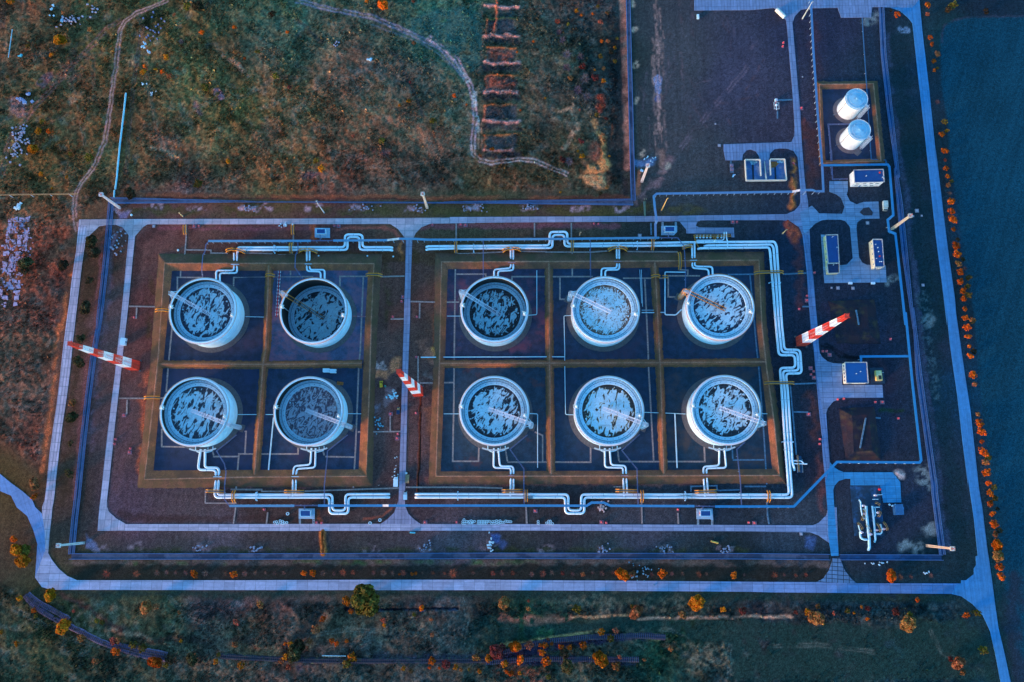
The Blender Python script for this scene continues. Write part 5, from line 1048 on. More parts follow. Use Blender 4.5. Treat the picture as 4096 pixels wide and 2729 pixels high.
for k, (s, lab) in enumerate((('b:262,1175', 'round valve at the lower left of the pump pad'), ('b:418,1205', 'round valve on the thickest pump pipe'), ('b:520,1135', 'round valve on the second straight pump pipe'), ('b:645,1115', 'valve on the hooked pump pipe'), ('b:290,710', 'upper valve on the short bent pump pipe'), ('b:305,850', 'lower valve on the short bent pump pipe'), ('b:500,528', 'ball valve below the red hydrant'), ('b:545,830', 'valve on the small looped pump pipe'))):
    e = empty('valve', at_(s), lab, 'valve', 'valves of the pump station'); b = MB(); b.ball((0, 0, 1.4), .95 if k < 2 else .6, 12, 8); b.tube([(0, 0, 1.4), (1.6, 0, 1.4)], [.7, .25], 8); b.build('valve_body', mPP, e, smooth=True)
    b = MB(); b.bar((0, 0, 1.4), (0, 0, 3), .2); tube_ring(b, .6, 3, .12, 14); b.bar((-.6, 0, 3.05), (.6, 0, 3.05), .1); b.build('handwheel', mRED, e)
GY_ = mat('olive yellow rail', (.34, .22, .06), .6)
def crossover(s, lab, w=1.6, h=2.4, group='yellow railed footbridges over the pipes', mrail=None, deck=None, nm='footbridge', lo=.2, rw=.36, rh=.55):
    pts = WL(s); o0 = pts[0].copy(); q = [p-o0 for p in pts]; L = (q[-1]-q[0]).length; d = (q[-1]-q[0]).normalized(); n = Vector((-d.y, d.x, 0))*(w/2)
    e = empty(nm, o0, lab, 'footbridge', group); b = MB(); rl = MB(); path = [q[0]+Vector((0, 0, lo)), q[0]+d*min(L*.25, h*.8)+Vector((0, 0, h)), q[-1]-d*min(L*.25, h*.8)+Vector((0, 0, h)), q[-1]+Vector((0, 0, lo))]
    for i in range(3):
        b.bar(path[i], path[i+1], w*.6, .12)
        for s_ in (-1, 1): rl.bar(path[i]+n*s_+Vector((0, 0, 1.1)), path[i+1]+n*s_+Vector((0, 0, 1.1)), rw, rh)
    for p in path[1:3]:
        for s_ in (-1, 1): rl.bar(Vector((p.x, p.y, 0))+n*s_, p+n*s_+Vector((0, 0, 1.1)), .12)
    b.build('steps_and_deck', deck or mat('bridge grating', (.16, .14, .14), .8), e); rl.build('yellow_rail', mrail or mYL, e)
for s, lab in (('F:15,692 98,676', 'left leg of the yellow footbridge above the upper left corner tank'), ('F:102,676 188,702', 'right leg of the yellow footbridge above the upper left corner tank'), ('F:665,697 742,678', 'left leg of the yellow footbridge above the emptiest tank'), ('F:748,678 832,700', 'right leg of the yellow footbridge above the emptiest tank'),
    ('G:473,692 542,668', 'left leg of the yellow footbridge above the first upper tank right of the road'), ('G:548,668 636,682', 'right leg of the yellow footbridge above the first upper tank right of the road'), ('G:1418,682 1498,656', 'left leg of the yellow footbridge above the brown stained tank'), ('G:1504,656 1586,682', 'right leg of the yellow footbridge above the brown stained tank'),
    ('H:512,662 600,645', 'yellow footbridge beside the valve platform'), ('F:600,612 600,708', 'yellow footbridge crossing the left upper pipe pair'), ('F:2071,603 2071,702', 'yellow footbridge crossing the upper pipes right of the central road'), ('G:1093,588 1093,692', 'yellow footbridge crossing the upper pipes right of the loop'), ('G:1810,573 1810,680', 'yellow footbridge crossing the upper pipes left of the kiosk'),
    ('V:605,345 605,505', 'yellow footbridge crossing the bottom pipes of the left group'), ('W:2236,335 2236,495', 'yellow footbridge crossing the bottom pipes left of their loop'), ('Y:1567,340 1567,500', 'yellow footbridge crossing the bottom pipes right of their loop'), ('Z:1245,345 1245,502', 'yellow footbridge crossing the bottom pipes near the right corner'),
    ('V:228,352 470,358', 'low yellow footbridge below the lower left corner tank'), ('V:1278,358 1540,360', 'low yellow footbridge below the blotched roof tank'), ('W:1915,352 2185,346', 'low yellow footbridge below the bright blue roof tank'), ('Y:1215,345 1500,350', 'low yellow footbridge below the rust marked tank'), ('Z:258,362 552,350', 'low yellow footbridge below the lower right corner tank'),
    ('H:1150,888 1415,880', 'long yellow footbridge over the three pipes and the bund, upper right'), ('M:1242,525 1508,525', 'long yellow footbridge over the three pipes beside the lower right tank'), ('F:368,910 452,910', 'yellow stile over the ridge left of the emptiest tank'), ('F:1265,905 1412,908', 'yellow stile over the bund right of the emptiest tank'), ('H:232,918 312,918', 'yellow stile over the ridge by the square pipe loop'),
    ('H:480,698 486,852', 'yellow railed steps over the bund left of the valve platform'), ('E:1662,455 1666,540', 'yellow steps below the upper road at the far left'), ('F:611,452 613,540', 'yellow steps below the upper road left of the kiosk'), ('J:1300,658 1440,655', 'orange lit stile over the west bund'), ('J:1400,-122 1525,-122', 'orange lit stile over the west bund beside the first tank'), ('H:1545,880 1590,879', 'short yellow stile beside the east road'), ('H:335,918 380,918', 'short yellow stile at the square pipe loop')):
    crossover(s, lab, 1.5, 2.6 if not any(k in lab for k in ('stile', 'steps')) else 2.9 if 'ridge' in lab or 'bund' in lab else 1.0)
for s, lab in (('b:205,1000 285,1130', 'slanted handrail ramp at the left of the pump pad'), ('b:345,1030 430,1180', 'slanted handrail ramp over the thickest pump pipe'), ('b:535,1010 600,1165', 'yellow railed ramp right of the second pump pipe'), ('b:650,990 720,1140', 'yellow railed ramp at the right edge of the pump pad'), ('b:275,970 320,760', 'rusty handrail ramp by the short bent pump pipe'), ('b:560,905 590,800', 'small yellow ramp beside the looped pump pipe'), ('b:510,655 590,700', 'yellow ramp above the looped pump pipe')):
    crossover(s, lab, .9, 1.9, 'railed ramps of the pump station', GY_, mat('dark grating', (.05, .05, .06)), rw=.16, rh=.2)

# ================================================================ CABLE DUCTS ON POSTS
mDC = mat('duct cover blue', T(70,130,194), .5, .10, .4); mDE = mat('duct cover deep blue', T(28,114,198), .5, .10, .4); mDP = mat('duct post', (.40, .46, .55), .7)
mTR_ = mat('cable tray grey violet', T(70,96,160), .6, .2, 1)
def duct(s, lab, w=1.45, m=None, sp=4.4, off=-.55, z=3.0, double=False, th=.3, group='blue cable ducts on posts', post=True):
    pts = WL(s, z); o0 = Vector((pts[0].x, pts[0].y, 0)); q = [p-o0 for p in pts]; e = empty('cable_duct', o0, lab, 'cable duct', group)
    b = MB(); LL, RR = ribbon_pts([Vector((p.x, p.y, 0)) for p in q], w); n = len(q)
    def rib(Lp, Rp, dz0, dz1):
        vs = [Vector((p.x, p.y, q[i].z+dz)) for dz in (dz0, dz1) for S_ in (Lp, Rp) for i, p in enumerate(S_)]; fs = []
        for i in range(n-1):
            fs += [(3*n+i, 3*n+i+1, 2*n+i+1, 2*n+i), (i, i+1, n+i+1, n+i), (2*n+i, 2*n+i+1, i+1, i), (n+i, n+i+1, 3*n+i+1, 3*n+i)]
        fs += [(0, n, 3*n, 2*n), (n-1, 3*n-1, 4*n-1, 2*n-1)]; f0 = len(b.f); b.add(vs, fs)
        for i in range(n-1):
            if not double and abs(q[i+1].z-q[i].z) > 1.2 and (q[i+1].z-q[i].z)*(q[i+1].x-q[i].x) > 2: b.m[f0+4*i] = 1  # rising sun-facing segments get a paler panel, sunlight put into its colour
    if double:
        for t0, t1 in ((0, .34), (.66, 1)): rib([l.lerp(r, t0) for l, r in zip(LL, RR)], [l.lerp(r, t1) for l, r in zip(LL, RR)], -.1, .1)
        for i in range(n-1):
            k = int((q[i+1]-q[i]).length/2.0)
            for j in range(k): t = (j+.5)/k; b.bar(LL[i].lerp(LL[i+1], t)+Vector((0, 0, q[i].lerp(q[i+1], t).z-.05)), RR[i].lerp(RR[i+1], t)+Vector((0, 0, q[i].lerp(q[i+1], t).z-.05)), .12, .06)
    else: rib(LL, RR, -th, 0)
    b.build('cover' if not double else 'tray', [m or mDC, mat('sunlit ramp panel', (.80, .62, .58), .5)], e)
    if post:
        pm = None; c = 0
        for i in range(n-1):
            a, d = q[i], q[i+1]; L = (d-a).length; k = max(1, int(L/sp)); dr = (d-a).normalized(); nn = Vector((-dr.y, dr.x, 0)).normalized()
            for j in range(k):
                p = a.lerp(d, (j+.5)/k)+nn*off*w*.9
                if c >= 99: break
                b = MB(); b.bar((0, 0, 0), (0, 0, p.z-th), .24); b.bar((0, 0, p.z-th-.1), Vector((0, 0, p.z-th-.1))-nn*off*w, .16)
                o = b.build('post', mDP, e, loc=(p.x, p.y, 0)); c += 1
duct('E:1865,592,3 F:0,592,3 768,590,3', 'left end of the long blue duct above the upper left tanks')
duct('F:768,590,2.6 970,588,2.6', 'narrow open tray joining two ducts below the left kiosk', .7, mTR_, double=True, sp=6)
duct('F:970,588,3 1455,584,3 1558,572,7 1690,572,7 1812,580,3.2 G:0,580,3 890,574,3 1875,563,3', 'long blue duct stepping up over the central road and on above the right tanks', sp=4.6)
duct('H:285,562,2.6 470,563,2.6', 'narrow tray leaving the duct below the right upper kiosk', .7, mTR_, double=True, sp=6)
duct('H:275,560,3.1 272,440,5 285,410,6.4 268,300,6.4 258,190,3.2 285,168,3 1500,150,3 1568,137,7 1680,135,7 1712,146,3.2 1778,146,3 U:1778,1255,3 1768,1040,3', 'blue duct climbing over the upper road and running right above the grass', m=mat('duct cover mid blue', T(72,122,192), .5, .1, .4))
duct('U:1768,1040,3.05 1730,600,3 1688,0,3 D:330,-20,3', 'long blue duct running up the right side past the white tanks', m=mat('duct cover mid blue2', T(54,110,186), .5, .1, .4), off=.55)
duct('I:435,137,3 1020,130,3 1035,150,3 1070,585,3 1020,625,5 1032,728,5 1088,752,3 1110,940,3 1180,1568,3', 'kinked blue duct between the blue roofed building and the fence', m=mDE, off=.55)
duct('N:1180,0,3.02 1240,620,3 1320,1325,3 1305,1345,3 565,1340,3 S:180,618,3 Z:1598,560,3 540,560,3', 'longest deep blue duct, down the right side and back left below the tanks', m=mDE, off=.55, sp=5.5)
duct('N:1212,392,2.9 780,395,2.9 780,445,2.9', 'short blue duct joining the square blue roofed house', m=mDE)
duct('Z:535,560,2.6 265,555,2.6', 'narrow tray above the lower right kiosk', .7, mTR_, double=True, sp=6)
duct('Z:265,555,3 Y:2282,555,3 1150,550,3 1058,508,3 895,508,3 830,548,3 0,548,3 W:0,548,3 385,548,4.6 300,548,3' if False else 'Z:262,555,3 Y:1150,550,3 1058,508,3 895,508,3 830,550,3 W:2100,548,3 700,548,4.5 385,548,4.5 305,548,3 V:1722,548,3', 'blue duct with a trapezoid kink round a rubble heap, along the bottom pipes', m=mat('duct cover mid blue3', T(46,120,198), .5, .1, .4), sp=6.5, post=True)
duct('V:1722,546,2.6 1402,546,2.6', 'narrow tray above the lower left kiosk', .7, mTR_, double=True, sp=6)
duct('V:1402,550,3 530,552,3', 'short blue duct left of the lower left kiosk')
GT = 'narrow cable trays crossing the bunds'
for s, lab in (('F:652,600,2.8 655,670,2.8 632,720,2.6 627,830,3.6 700,935,1.2', 'bent violet tray running to the emptiest tank'), ('E:1865,600,2.8 1845,625,2.8 1835,690,2.8 1817,720,2.8 1807,850,3.6 1817,925,1', 'bent violet tray running to the upper left corner tank'),
    ('G:299,580,2.8 298,760,3.2 298,930,1', 'straight tray to the first upper tank right of the road'), ('G:1258,575,2.8 1258,760,3.2 1260,925,1', 'straight tray to the brown stained tank'), ('H:472,563,2.8 530,640,2.9 543,850,3.2 541,1020,1.4', 'tray bending down to the upper right corner tank'),
    ('J:2120,985,1 1940,1130,1.4 2010,1245,2 2025,1320,3.4 V:465,280,2.8 465,465,2.8 530,552,2.8', 'tray zigzagging from the lower left corner tank to the duct'), ('K:1100,985,1 918,1130,1.4 913,1210,2 890,1440,3 V:1808,535,2.8', 'tray zigzagging down from the blotched roof tank'),
    ('L:695,985,1 537,1115,1.4 662,1290,3 662,1500,2.8 W:2208,530,2.8', 'tray zigzagging down from the bright blue roof tank'), ('L:1700,980,1 1540,1125,1.4 1675,1290,3 Y:1522,535,2.8', 'tray zigzagging down from the rust marked tank'), ('M:1075,1050,1 1002,1115,1.4 1015,1240,2.6 Z:878,200,3 895,542,2.8', 'tray falling from the lower right corner tank')):
    duct(s, lab, .62, mTR_, double=True, sp=9, group=GT)
for s, lab in (('F:854,588,2.6 852,535,2.8', 'stub tray into the left upper kiosk'), ('G:1957,562,2.6 1957,515,2.8', 'stub tray into the right upper kiosk'), ('V:1540,545,2.6 1540,605,2.8', 'stub tray into the lower left kiosk'), ('Z:375,555,2.6 375,610,2.8', 'stub tray into the lower right kiosk'), ('I:515,0,.8 525,262,.8 660,260,.8', 'low tray bending from the white tanks to the blue roofed building')): duct(s, lab, .7, mTR_, double=True, sp=9, group=GT)
duct('D:540,1050,.8 540,1105,.8', 'x', .3, mTR_) if False else None
duct('D:680,1112,.9 487,1116,.9 505,1300,.9 518,1568,.9', 'double pipe tray left of the two white tanks', .9, mTR_, double=True, sp=9, group=GT)
duct('D:790,160,.7 805,400,.7 828,740,1.6 850,1100,.7 872,1430,.7 1000,1435,.7 1010,1470,.7', 'thin pipe tray running down past the white tanks', .6, mat('teal tray', T(40,100,170)), double=True, sp=12, group=GT)
duct('E:-30,180,5 180,176,5 700,170,5', 'orange lit overhead pipe bridge at the left edge', .8, mat('orange sunlit steel', (.60, .26, .10), .6), sp=11, off=.1, group='overhead pipe bridge', double=True)  # the low sun's orange is put into the steel colour

# ================================================================ BUILDINGS
mRB = mat('roof felt blue', T(8,58,138), .7, .10, .25, stain=T(14,72,150), stain_s=.2); mCW = mat('cream render', (.80, .66, .48), .8, .06, .6); mWW = mat('pale render', (.74, .76, .76), .8, .06, .6)
mOW = mat('ochre render', (.80, .54, .22), .8, .08, .6); mGL = mat('window glass dark', (.02, .03, .05), .15, .1, 1); mFR_ = mat('window frame', (.7, .7, .7), .5); mMT = mat('parapet metal', (.62, .50, .46), .5)
mDR = mat('steel door', (.10, .20, .34), .5)
def house(roofs, H, wm, lab, cat, wins=(), group='flat-roofed service buildings', nm='service_building', rm=None, par=.35, extras=None):
    """roofs: corner pixels of the roof (at height H); wins: (edge, list of t, z, width, height, part)"""
    P_ = [W(p[0], p[1], H) for p in zz(roofs)]; o0 = Vector((sum(p.x for p in P_)/len(P_), sum(p.y for p in P_)/len(P_), 0)); q = [Vector((p.x-o0.x, p.y-o0.y, 0)) for p in P_]
    ar = sum(q[i].x*q[(i+1) % len(q)].y-q[(i+1) % len(q)].x*q[i].y for i in range(len(q)))
    e = empty(nm, o0, lab, cat, group); b = MB(); b.prism(q, -.2, H-.1); b.build('wall', wm, e)
    cen = Vector((0, 0, 0)); big = [p*(1+.25/p.length) for p in q]
    b = MB(); b.prism([p*(1-.3/p.length) for p in q], H-.09, H+.02); b.mi = 1
    n = len(q)
    for i in range(n): b.bar(big[i]+Vector((0, 0, H-.05+par/2)), big[(i+1) % n]+Vector((0, 0, H-.05+par/2)), .36, par+.1)
    b.build('roof', [rm or mRB, mMT], e)
    for (ei, ts, z, w_, h_, part) in wins:
        a, c = q[ei], q[(ei+1) % n]; d = (c-a).normalized(); nn = Vector((d.y, -d.x, 0)); nn = nn if nn.dot((a+c)/2) > 0 else -nn
        for t in ts:
            p = a.lerp(c, t)
            if part == 'door':
                bb = MB(); bb.bar(p+nn*.06+Vector((0, 0, z)), p+nn*.06+Vector((0, 0, z+h_)), w_, .12, up=nn) ; o = bb.build('door', mDR, e)
                bb = MB(); bb.bar(p+nn*.2+d*w_*.3+Vector((0, 0, z+h_*.5)), p+nn*.2+d*w_*.4+Vector((0, 0, z+h_*.5)), .1); bb.build('handle', mFR_, o)
            else:
                bb = MB(); p0_, p1_ = p-d*w_/2, p+d*w_/2
                for zz_ in (z, z+h_): bb.bar(p0_+nn*.05+Vector((0, 0, zz_)), p1_+nn*.05+Vector((0, 0, zz_)), .18, .14)
                for pp in (p0_, p1_): bb.bar(pp+nn*.05+Vector((0, 0, z)), pp+nn*.05+Vector((0, 0, z+h_)), .14)
                o = bb.build('window', mFR_, e); bb = MB(); bb.bar(p0_+nn*.03+Vector((0, 0, z+h_/2)), p1_+nn*.03+Vector((0, 0, z+h_/2)), .1, h_); bb.build('pane', mGL, o)
    if extras: extras(e, q, H)
    return e
def ventz(pts, m=None):
    def f(e, q, H):
        for (fx, fy, r, k) in pts:
            p = q[0].lerp(q[1], fx).lerp(q[3].lerp(q[2], fx), fy); b = MB()
            if k == 'r': b.lathe([(r, H-.1), (r, H+.8), (.001, H+.95)], 12, (p.x, p.y, 0)); b.build('roof_vent', mRED, e)
            elif k == 'w': b.lathe([(r, H-.1), (r, H+.9), (.001, H+1.1)], 12, (p.x, p.y, 0)); b.build('roof_vent', mPG, e)
            elif k == 'm': b.bar((p.x, p.y, H), (p.x, p.y, H+2.6), .12); b.bar((p.x-.6, p.y, H+2.2), (p.x+.6, p.y, H+2.2), .08); b.build('roof_aerial', mWHT, e)
            else: b.box((p.x, p.y, H-.05), r*2, r*1.4, .9); b.build('roof_vent', mPG, e)
    return f
house('I:717,182 976,176 985,286 725,292', 7.6, mat('pale render south', (.80, .74, .66), .8, .06, .6), 'big blue roofed building with peach left wall, below the white tanks', 'building', [(2, (.18, .38, .62, .86), 4.6, 2.6, 1.2, 'window'), (2, (.30, .52, .84), 1.4, 2.4, 1.2, 'window'), (2, (.70,), .1, 1.2, 2.2, 'door')], extras=ventz([(.88, .25, .6, 'r'), (.97, .65, .5, 'b'), (.4, .5, .35, 'w')]))
house('I:464,764 569,762 582,1012 486,1014', 4.8, mOW, 'long narrow dark roofed building with sunlit ochre wall and lower annex', 'building', [(3, (.15, .35, .55, .8), 2.2, 1.5, 1.1, 'window'), (1, (.3, .7), 1.6, 1.6, 1.1, 'window')], extras=ventz([(.5, .09, .4, 'm'), (.9, .45, .3, 'b')]))
house('I:478,1021 582,1019 583,1100 488,1104', 3.8, mOW, 'lower annex with antenna at the foot of the long narrow building', 'building', [(3, (.35, .65), 1.4, 1.0, 1.0, 'window')], extras=ventz([(.5, .15, .3, 'w')]), rm=mat('annex roof', T(14,38,92), .7))
house('I:884,804 967,804 985,1045 906,1048', 6.0, mat('pale yellow render', (.82, .66, .40), .8, .06, .6), 'dark blue roofed building with pale yellow wall and a red roof vent', 'building', [(3, (.12, .3, .5, .7, .88), 3.6, 1.2, 1.0, 'window'), (2, (.25, .5, .8), 2.6, 1.2, 1.4, 'window'), (2, (.62,), .1, 1.2, 2.2, 'door')],
    extras=ventz([(.6, .62, .5, 'r'), (.25, .18, .3, 'b'), (.45, .3, .35, 'w'), (.5, .45, .35, 'w'), (.55, .82, .3, 'w'), (.75, .82, .3, 'w'), (.2, .7, .3, 'b')]))
house('N:638,450 828,449 842,630 650,631', 5.0, mat('cream render square', (.80, .68, .50), .8, .05, .6), 'square blue roofed pump house with a row of five windows', 'building', [(3, (.14, .32, .50, .68, .86), 1.8, 1.5, 1.5, 'window'), (2, (.75,), .1, 1.6, 2.4, 'door')], rm=mat('roof sheet blue', T(18,78,164), .5, .06, .5), extras=ventz([(.48, .55, .3, 'w'), (.68, .45, .3, 'w')]))
# corrugated shed
P_ = [W(p[0], p[1], 2.8) for p in zz('S:1078,602 1154,598 1165,692 1088,696')]; o0 = Vector((P_[3].x, P_[3].y, 0)); e = empty('corrugated_shed', o0, 'small blue corrugated shed right of the pump pad', 'shed'); q = [p-o0 for p in P_]
b = MB(); b.prism([(p.x, p.y) for p in q], -.2, 2.7); b.build('wall', mat('blue wall sheet', T(14,70,140)), e)
b = MB(); n = 14
for k in range(n):
    t0, t1 = k/n-.01, (k+.55)/n; b.mi = k % 2; a_, c_ = q[0].lerp(q[1], t0), q[3].lerp(q[2], t0); a2, c2 = q[0].lerp(q[1], (k+1)/n), q[3].lerp(q[2], (k+1)/n)
    z = 2.75+.12*(k % 2); b.add([(a_.x, a_.y, z), (c_.x, c_.y, z), (c2.x, c2.y, z), (a2.x, a2.y, z), (a_.x, a_.y, 2.6), (c_.x, c_.y, 2.6), (c2.x, c2.y, 2.6), (a2.x, a2.y, 2.6)], [(0,1,2,3),(4,5,1,0),(5,6,2,1),(6,7,3,2),(7,4,0,3)])
b.build('roof', [mat('shed roof dark', T(16,66,140), .5), mat('shed roof light', T(36,104,184), .5)], e)
b = MB(); p = q[2].lerp(q[1], .6); b.box((p.x+.5, p.y, 0), 1.0, 1.4, 1.6); b.build('lean_to_box', mat('shed roof light', T(36,104,184)), e)
# instrument kiosks on plinths
def kiosk(pad, roof, lab, red=False, legs=None):
    pp = WL(pad); o0 = Vector((pp[0].x, pp[0].y, 0)); e = empty('instrument_kiosk', o0, lab, 'kiosk', 'small kiosks on concrete plinths along the ring road')
    b = MB(); b.prism([(p.x-o0.x, p.y-o0.y) for p in pp], -.3, .55); b.build('plinth', mat('kiosk plinth', (.36, .46, .58), .8, .12, .8), e)
    H = 3.2; R_ = [W(p[0], p[1], H)-o0 for p in zz(roof)]; b = MB(); b.prism([(p.x, p.y) for p in R_], .56, H-.15); b.build('wall', mat('kiosk wall', (.70, .62, .60), .7), e)
    b = MB(); b.prism([(p.x, p.y) for p in R_], H-.14, H); b.mi = 1
    for i in range(4): a, c = R_[i], R_[(i+1) % 4]; b.bar(Vector((a.x, a.y, H)), Vector((c.x, c.y, H)), .5, .3)
    b.build('roof', [mRB, mat('kiosk roof edge', (.36, .60, .74), .5)], e)
    l0 = R_[0].lerp(R_[3], .5); b = MB(); b.box((l0.x-.06, l0.y, .6), .12, 1.0, 2.1); b.build('door', mRED if red else mDR, e)
    if legs:
        for lg in legs.split('|'):
            ps_ = WL(lg, .2); b = MB(); ladder(b, ps_[0]-o0, ps_[1]-o0, 1.0, .7, .0, None, .12); b.build('access_steps', mST, e)
kiosk('F:806,478 941,478 941,566 806,562', 'F:820,483 899,483 899,527 820,527', 'pale kiosk on a plinth above the emptiest tank, beside an orange bank')
kiosk('H:324,459 466,459 466,512 438,541 324,541', 'H:358,462 446,462 446,509 358,509', 'kiosk with orange lit end, above the upper right tanks', True, 'H:337,455 H:337,425|H:455,455 H:455,425')
kiosk('V:1465,587 1678,587 1678,726 1465,724', 'V:1485,612 1620,612 1620,692 1485,692', 'kiosk below the blotched roof tank, beside the heap of white rings', False, 'V:1478,728 V:1478,792|V:1662,728 V:1662,790')
kiosk('Z:285,587 502,587 512,742 490,742 470,730 290,730', 'Z:345,615 482,615 482,690 345,690', 'kiosk with a small red door, bottom row at the right', True, 'Z:310,732 Z:310,805|Z:500,745 Z:500,803')
# concrete sludge pit
S3 = zz('a:600,648 645,1312 1912,1296 1858,628'); H = 2.6; o0 = W(*S3[1]); e = empty('concrete_pit', o0, 'open concrete pit with two bays, dividing fins and rusty spill', 'sludge pit'); q = [W(p[0], p[1], 0)-o0 for p in S3]
b = MB(); b.prism([(p.x, p.y) for p in q], -.3, .15); b.build('floor', mat('pit floor', T(44,96,176), .7, .25, .3, stain=T(100,132,186), stain_s=.18, thr=(.5, .66)), e)
mPW = mat('pit wall concrete', (.74, .62, .50), .8, .12, .8)
def wal(a, c, t, h0, h1, nm='wall'):
    a_, c_ = W(*zz('a:'+a)[0])-o0, W(*zz('a:'+c)[0])-o0; d = (c_-a_).normalized(); n_ = Vector((-d.y, d.x, 0))*t/2; b = MB()
    b.add([a_-n_, a_+n_, c_+n_, c_-n_, a_-n_+Vector((0,0,h0)), a_+n_+Vector((0,0,h0)), c_+n_+Vector((0,0,h1)), c_-n_+Vector((0,0,h1))], [(0,1,2,3),(7,6,5,4),(0,4,5,1),(1,5,6,2),(2,6,7,3),(3,7,4,0)]); b.build(nm, mPW, e)
wal('608,648', '650,1300', .42, 2.4, 2.4); wal('665,1302', '1895,1290', .42, 2.4, 2.4); wal('1905,1290', '1850,640', .45, 2.4, 2.4); wal('620,655', '1075,650', .4, 2.4, 2.4); wal('1400,640', '1840,636', .4, 2.4, 2.4)
wal('1082,665', '1106,1155', .55, 2.3, 2.5, 'fin_wall'); wal('1234,680', '1266,1280', .45, .4, 2.6, 'fin_wall'); wal('1388,660', '1408,1140', .5, 2.3, 2.5, 'fin_wall')
for s in ('a:835,780 900,780 915,1270 860,1270', 'a:1540,850 1595,850 1615,1270 1560,1270'): b = MB(); b.prism([(p.x-o0.x, p.y-o0.y) for p in WL(s)], .1, .17); b.build('drain_channel', mat('drain dark', (.008, .02, .04), .5), e)
b = MB(); b.prism([(p.x-o0.x, p.y-o0.y) for p in WL('a:1410,680 1620,680 1690,740 1580,860 1480,880 1415,900')], .1, .19); b.build('rusty_spill', mat('rust spill', (.40, .15, .04), .9, .4, 1.2), e)
b = MB(); b.prism([(p.x-o0.x, p.y-o0.y) for p in WL('a:1085,640 1390,640 1400,900 1100,900')], .1, .16); b.build('ramp', mat('pit ramp', T(70,104,172), .8), e)
rr_ = random.Random(5)
for k, (cx_, cy_, nn_) in enumerate(((870, 705, 26), (1710, 690, 9))):
    for j in range(nn_):
        p = W(*zz('a:%f,%f' % (cx_+rr_.gauss(0, 48 if k == 0 else 55), cy_+rr_.gauss(0, 24 if k == 0 else 8)))[0]); b = MB(); b.lathe([(.45, .2), (.7, .2), (.7, .55), (.45, .55)], 12, closed=True)
        o = b.build('old_tyre' if k == 0 else 'concrete_ring', mat('tyre pale', (.30, .58, .70), .7), loc=(p.x, p.y, .0+.25*(j % 3)))
        tag(o, 'pale discarded ring in the heap in the left bay of the pit' if k == 0 else 'pale ring in the short row in the right bay of the pit', 'ring', 'rings piled in the left bay' if k == 0 else 'rings in the right bay')

# ================================================================ SMALL INDUSTRIAL THINGS
def simple(s, nm, lab, cat, parts, rz=0, group=None, z=0):
    p = at_(s) if isinstance(s, str) else s; e = empty(nm, (p.x, p.y, z), lab, cat, group, rz)
    for pn, m, f in parts: b = MB(); f(b); b.build(pn, m, e, smooth=False)
    return e
def container(s, L, Wd, H, rz, lab, m, cat='container'):
    simple(s, 'site_container', lab, cat, [('body', m, lambda b: (b.box((0, 0, .25), L, Wd, H), [b.box((-L/2+.3+k*(L-.6)/9, 0, .3), .08, Wd+.08, H-.1) for k in range(10)])), ('roof', mSH, lambda b: b.box((0, 0, H+.25), L+.1, Wd+.1, .12)), ('skid', mFD, lambda b: (b.box((0, Wd/3, 0), L, .2, .25), b.box((0, -Wd/3, 0), L, .2, .25))), ('door', mDR, lambda b: b.box((L/2+.03, 0, .4), .06, .9, H-.5))], rz)
container('K:913,412', 3.9, 2.3, 2.3, 0, 'left one of two white site boxes behind the blotched roof tank', mPP); container('K:973,418', 3.9, 2.3, 2.3, -.02, 'right one of two white site boxes behind the blotched roof tank', mPP)
container('J:1117,155', 3.2, 4.6, 2.4, -.09, 'white site cabin beside the inner west road, above the red and white mast', mPP)
def wheels(L, Wd, r, xs):
    def f(b):
        for x in xs:
            for s_ in (-1, 1): b.tube([(x, s_*(Wd/2-.18), r), (x, s_*(Wd/2+.06), r)], r, 12)
    return f
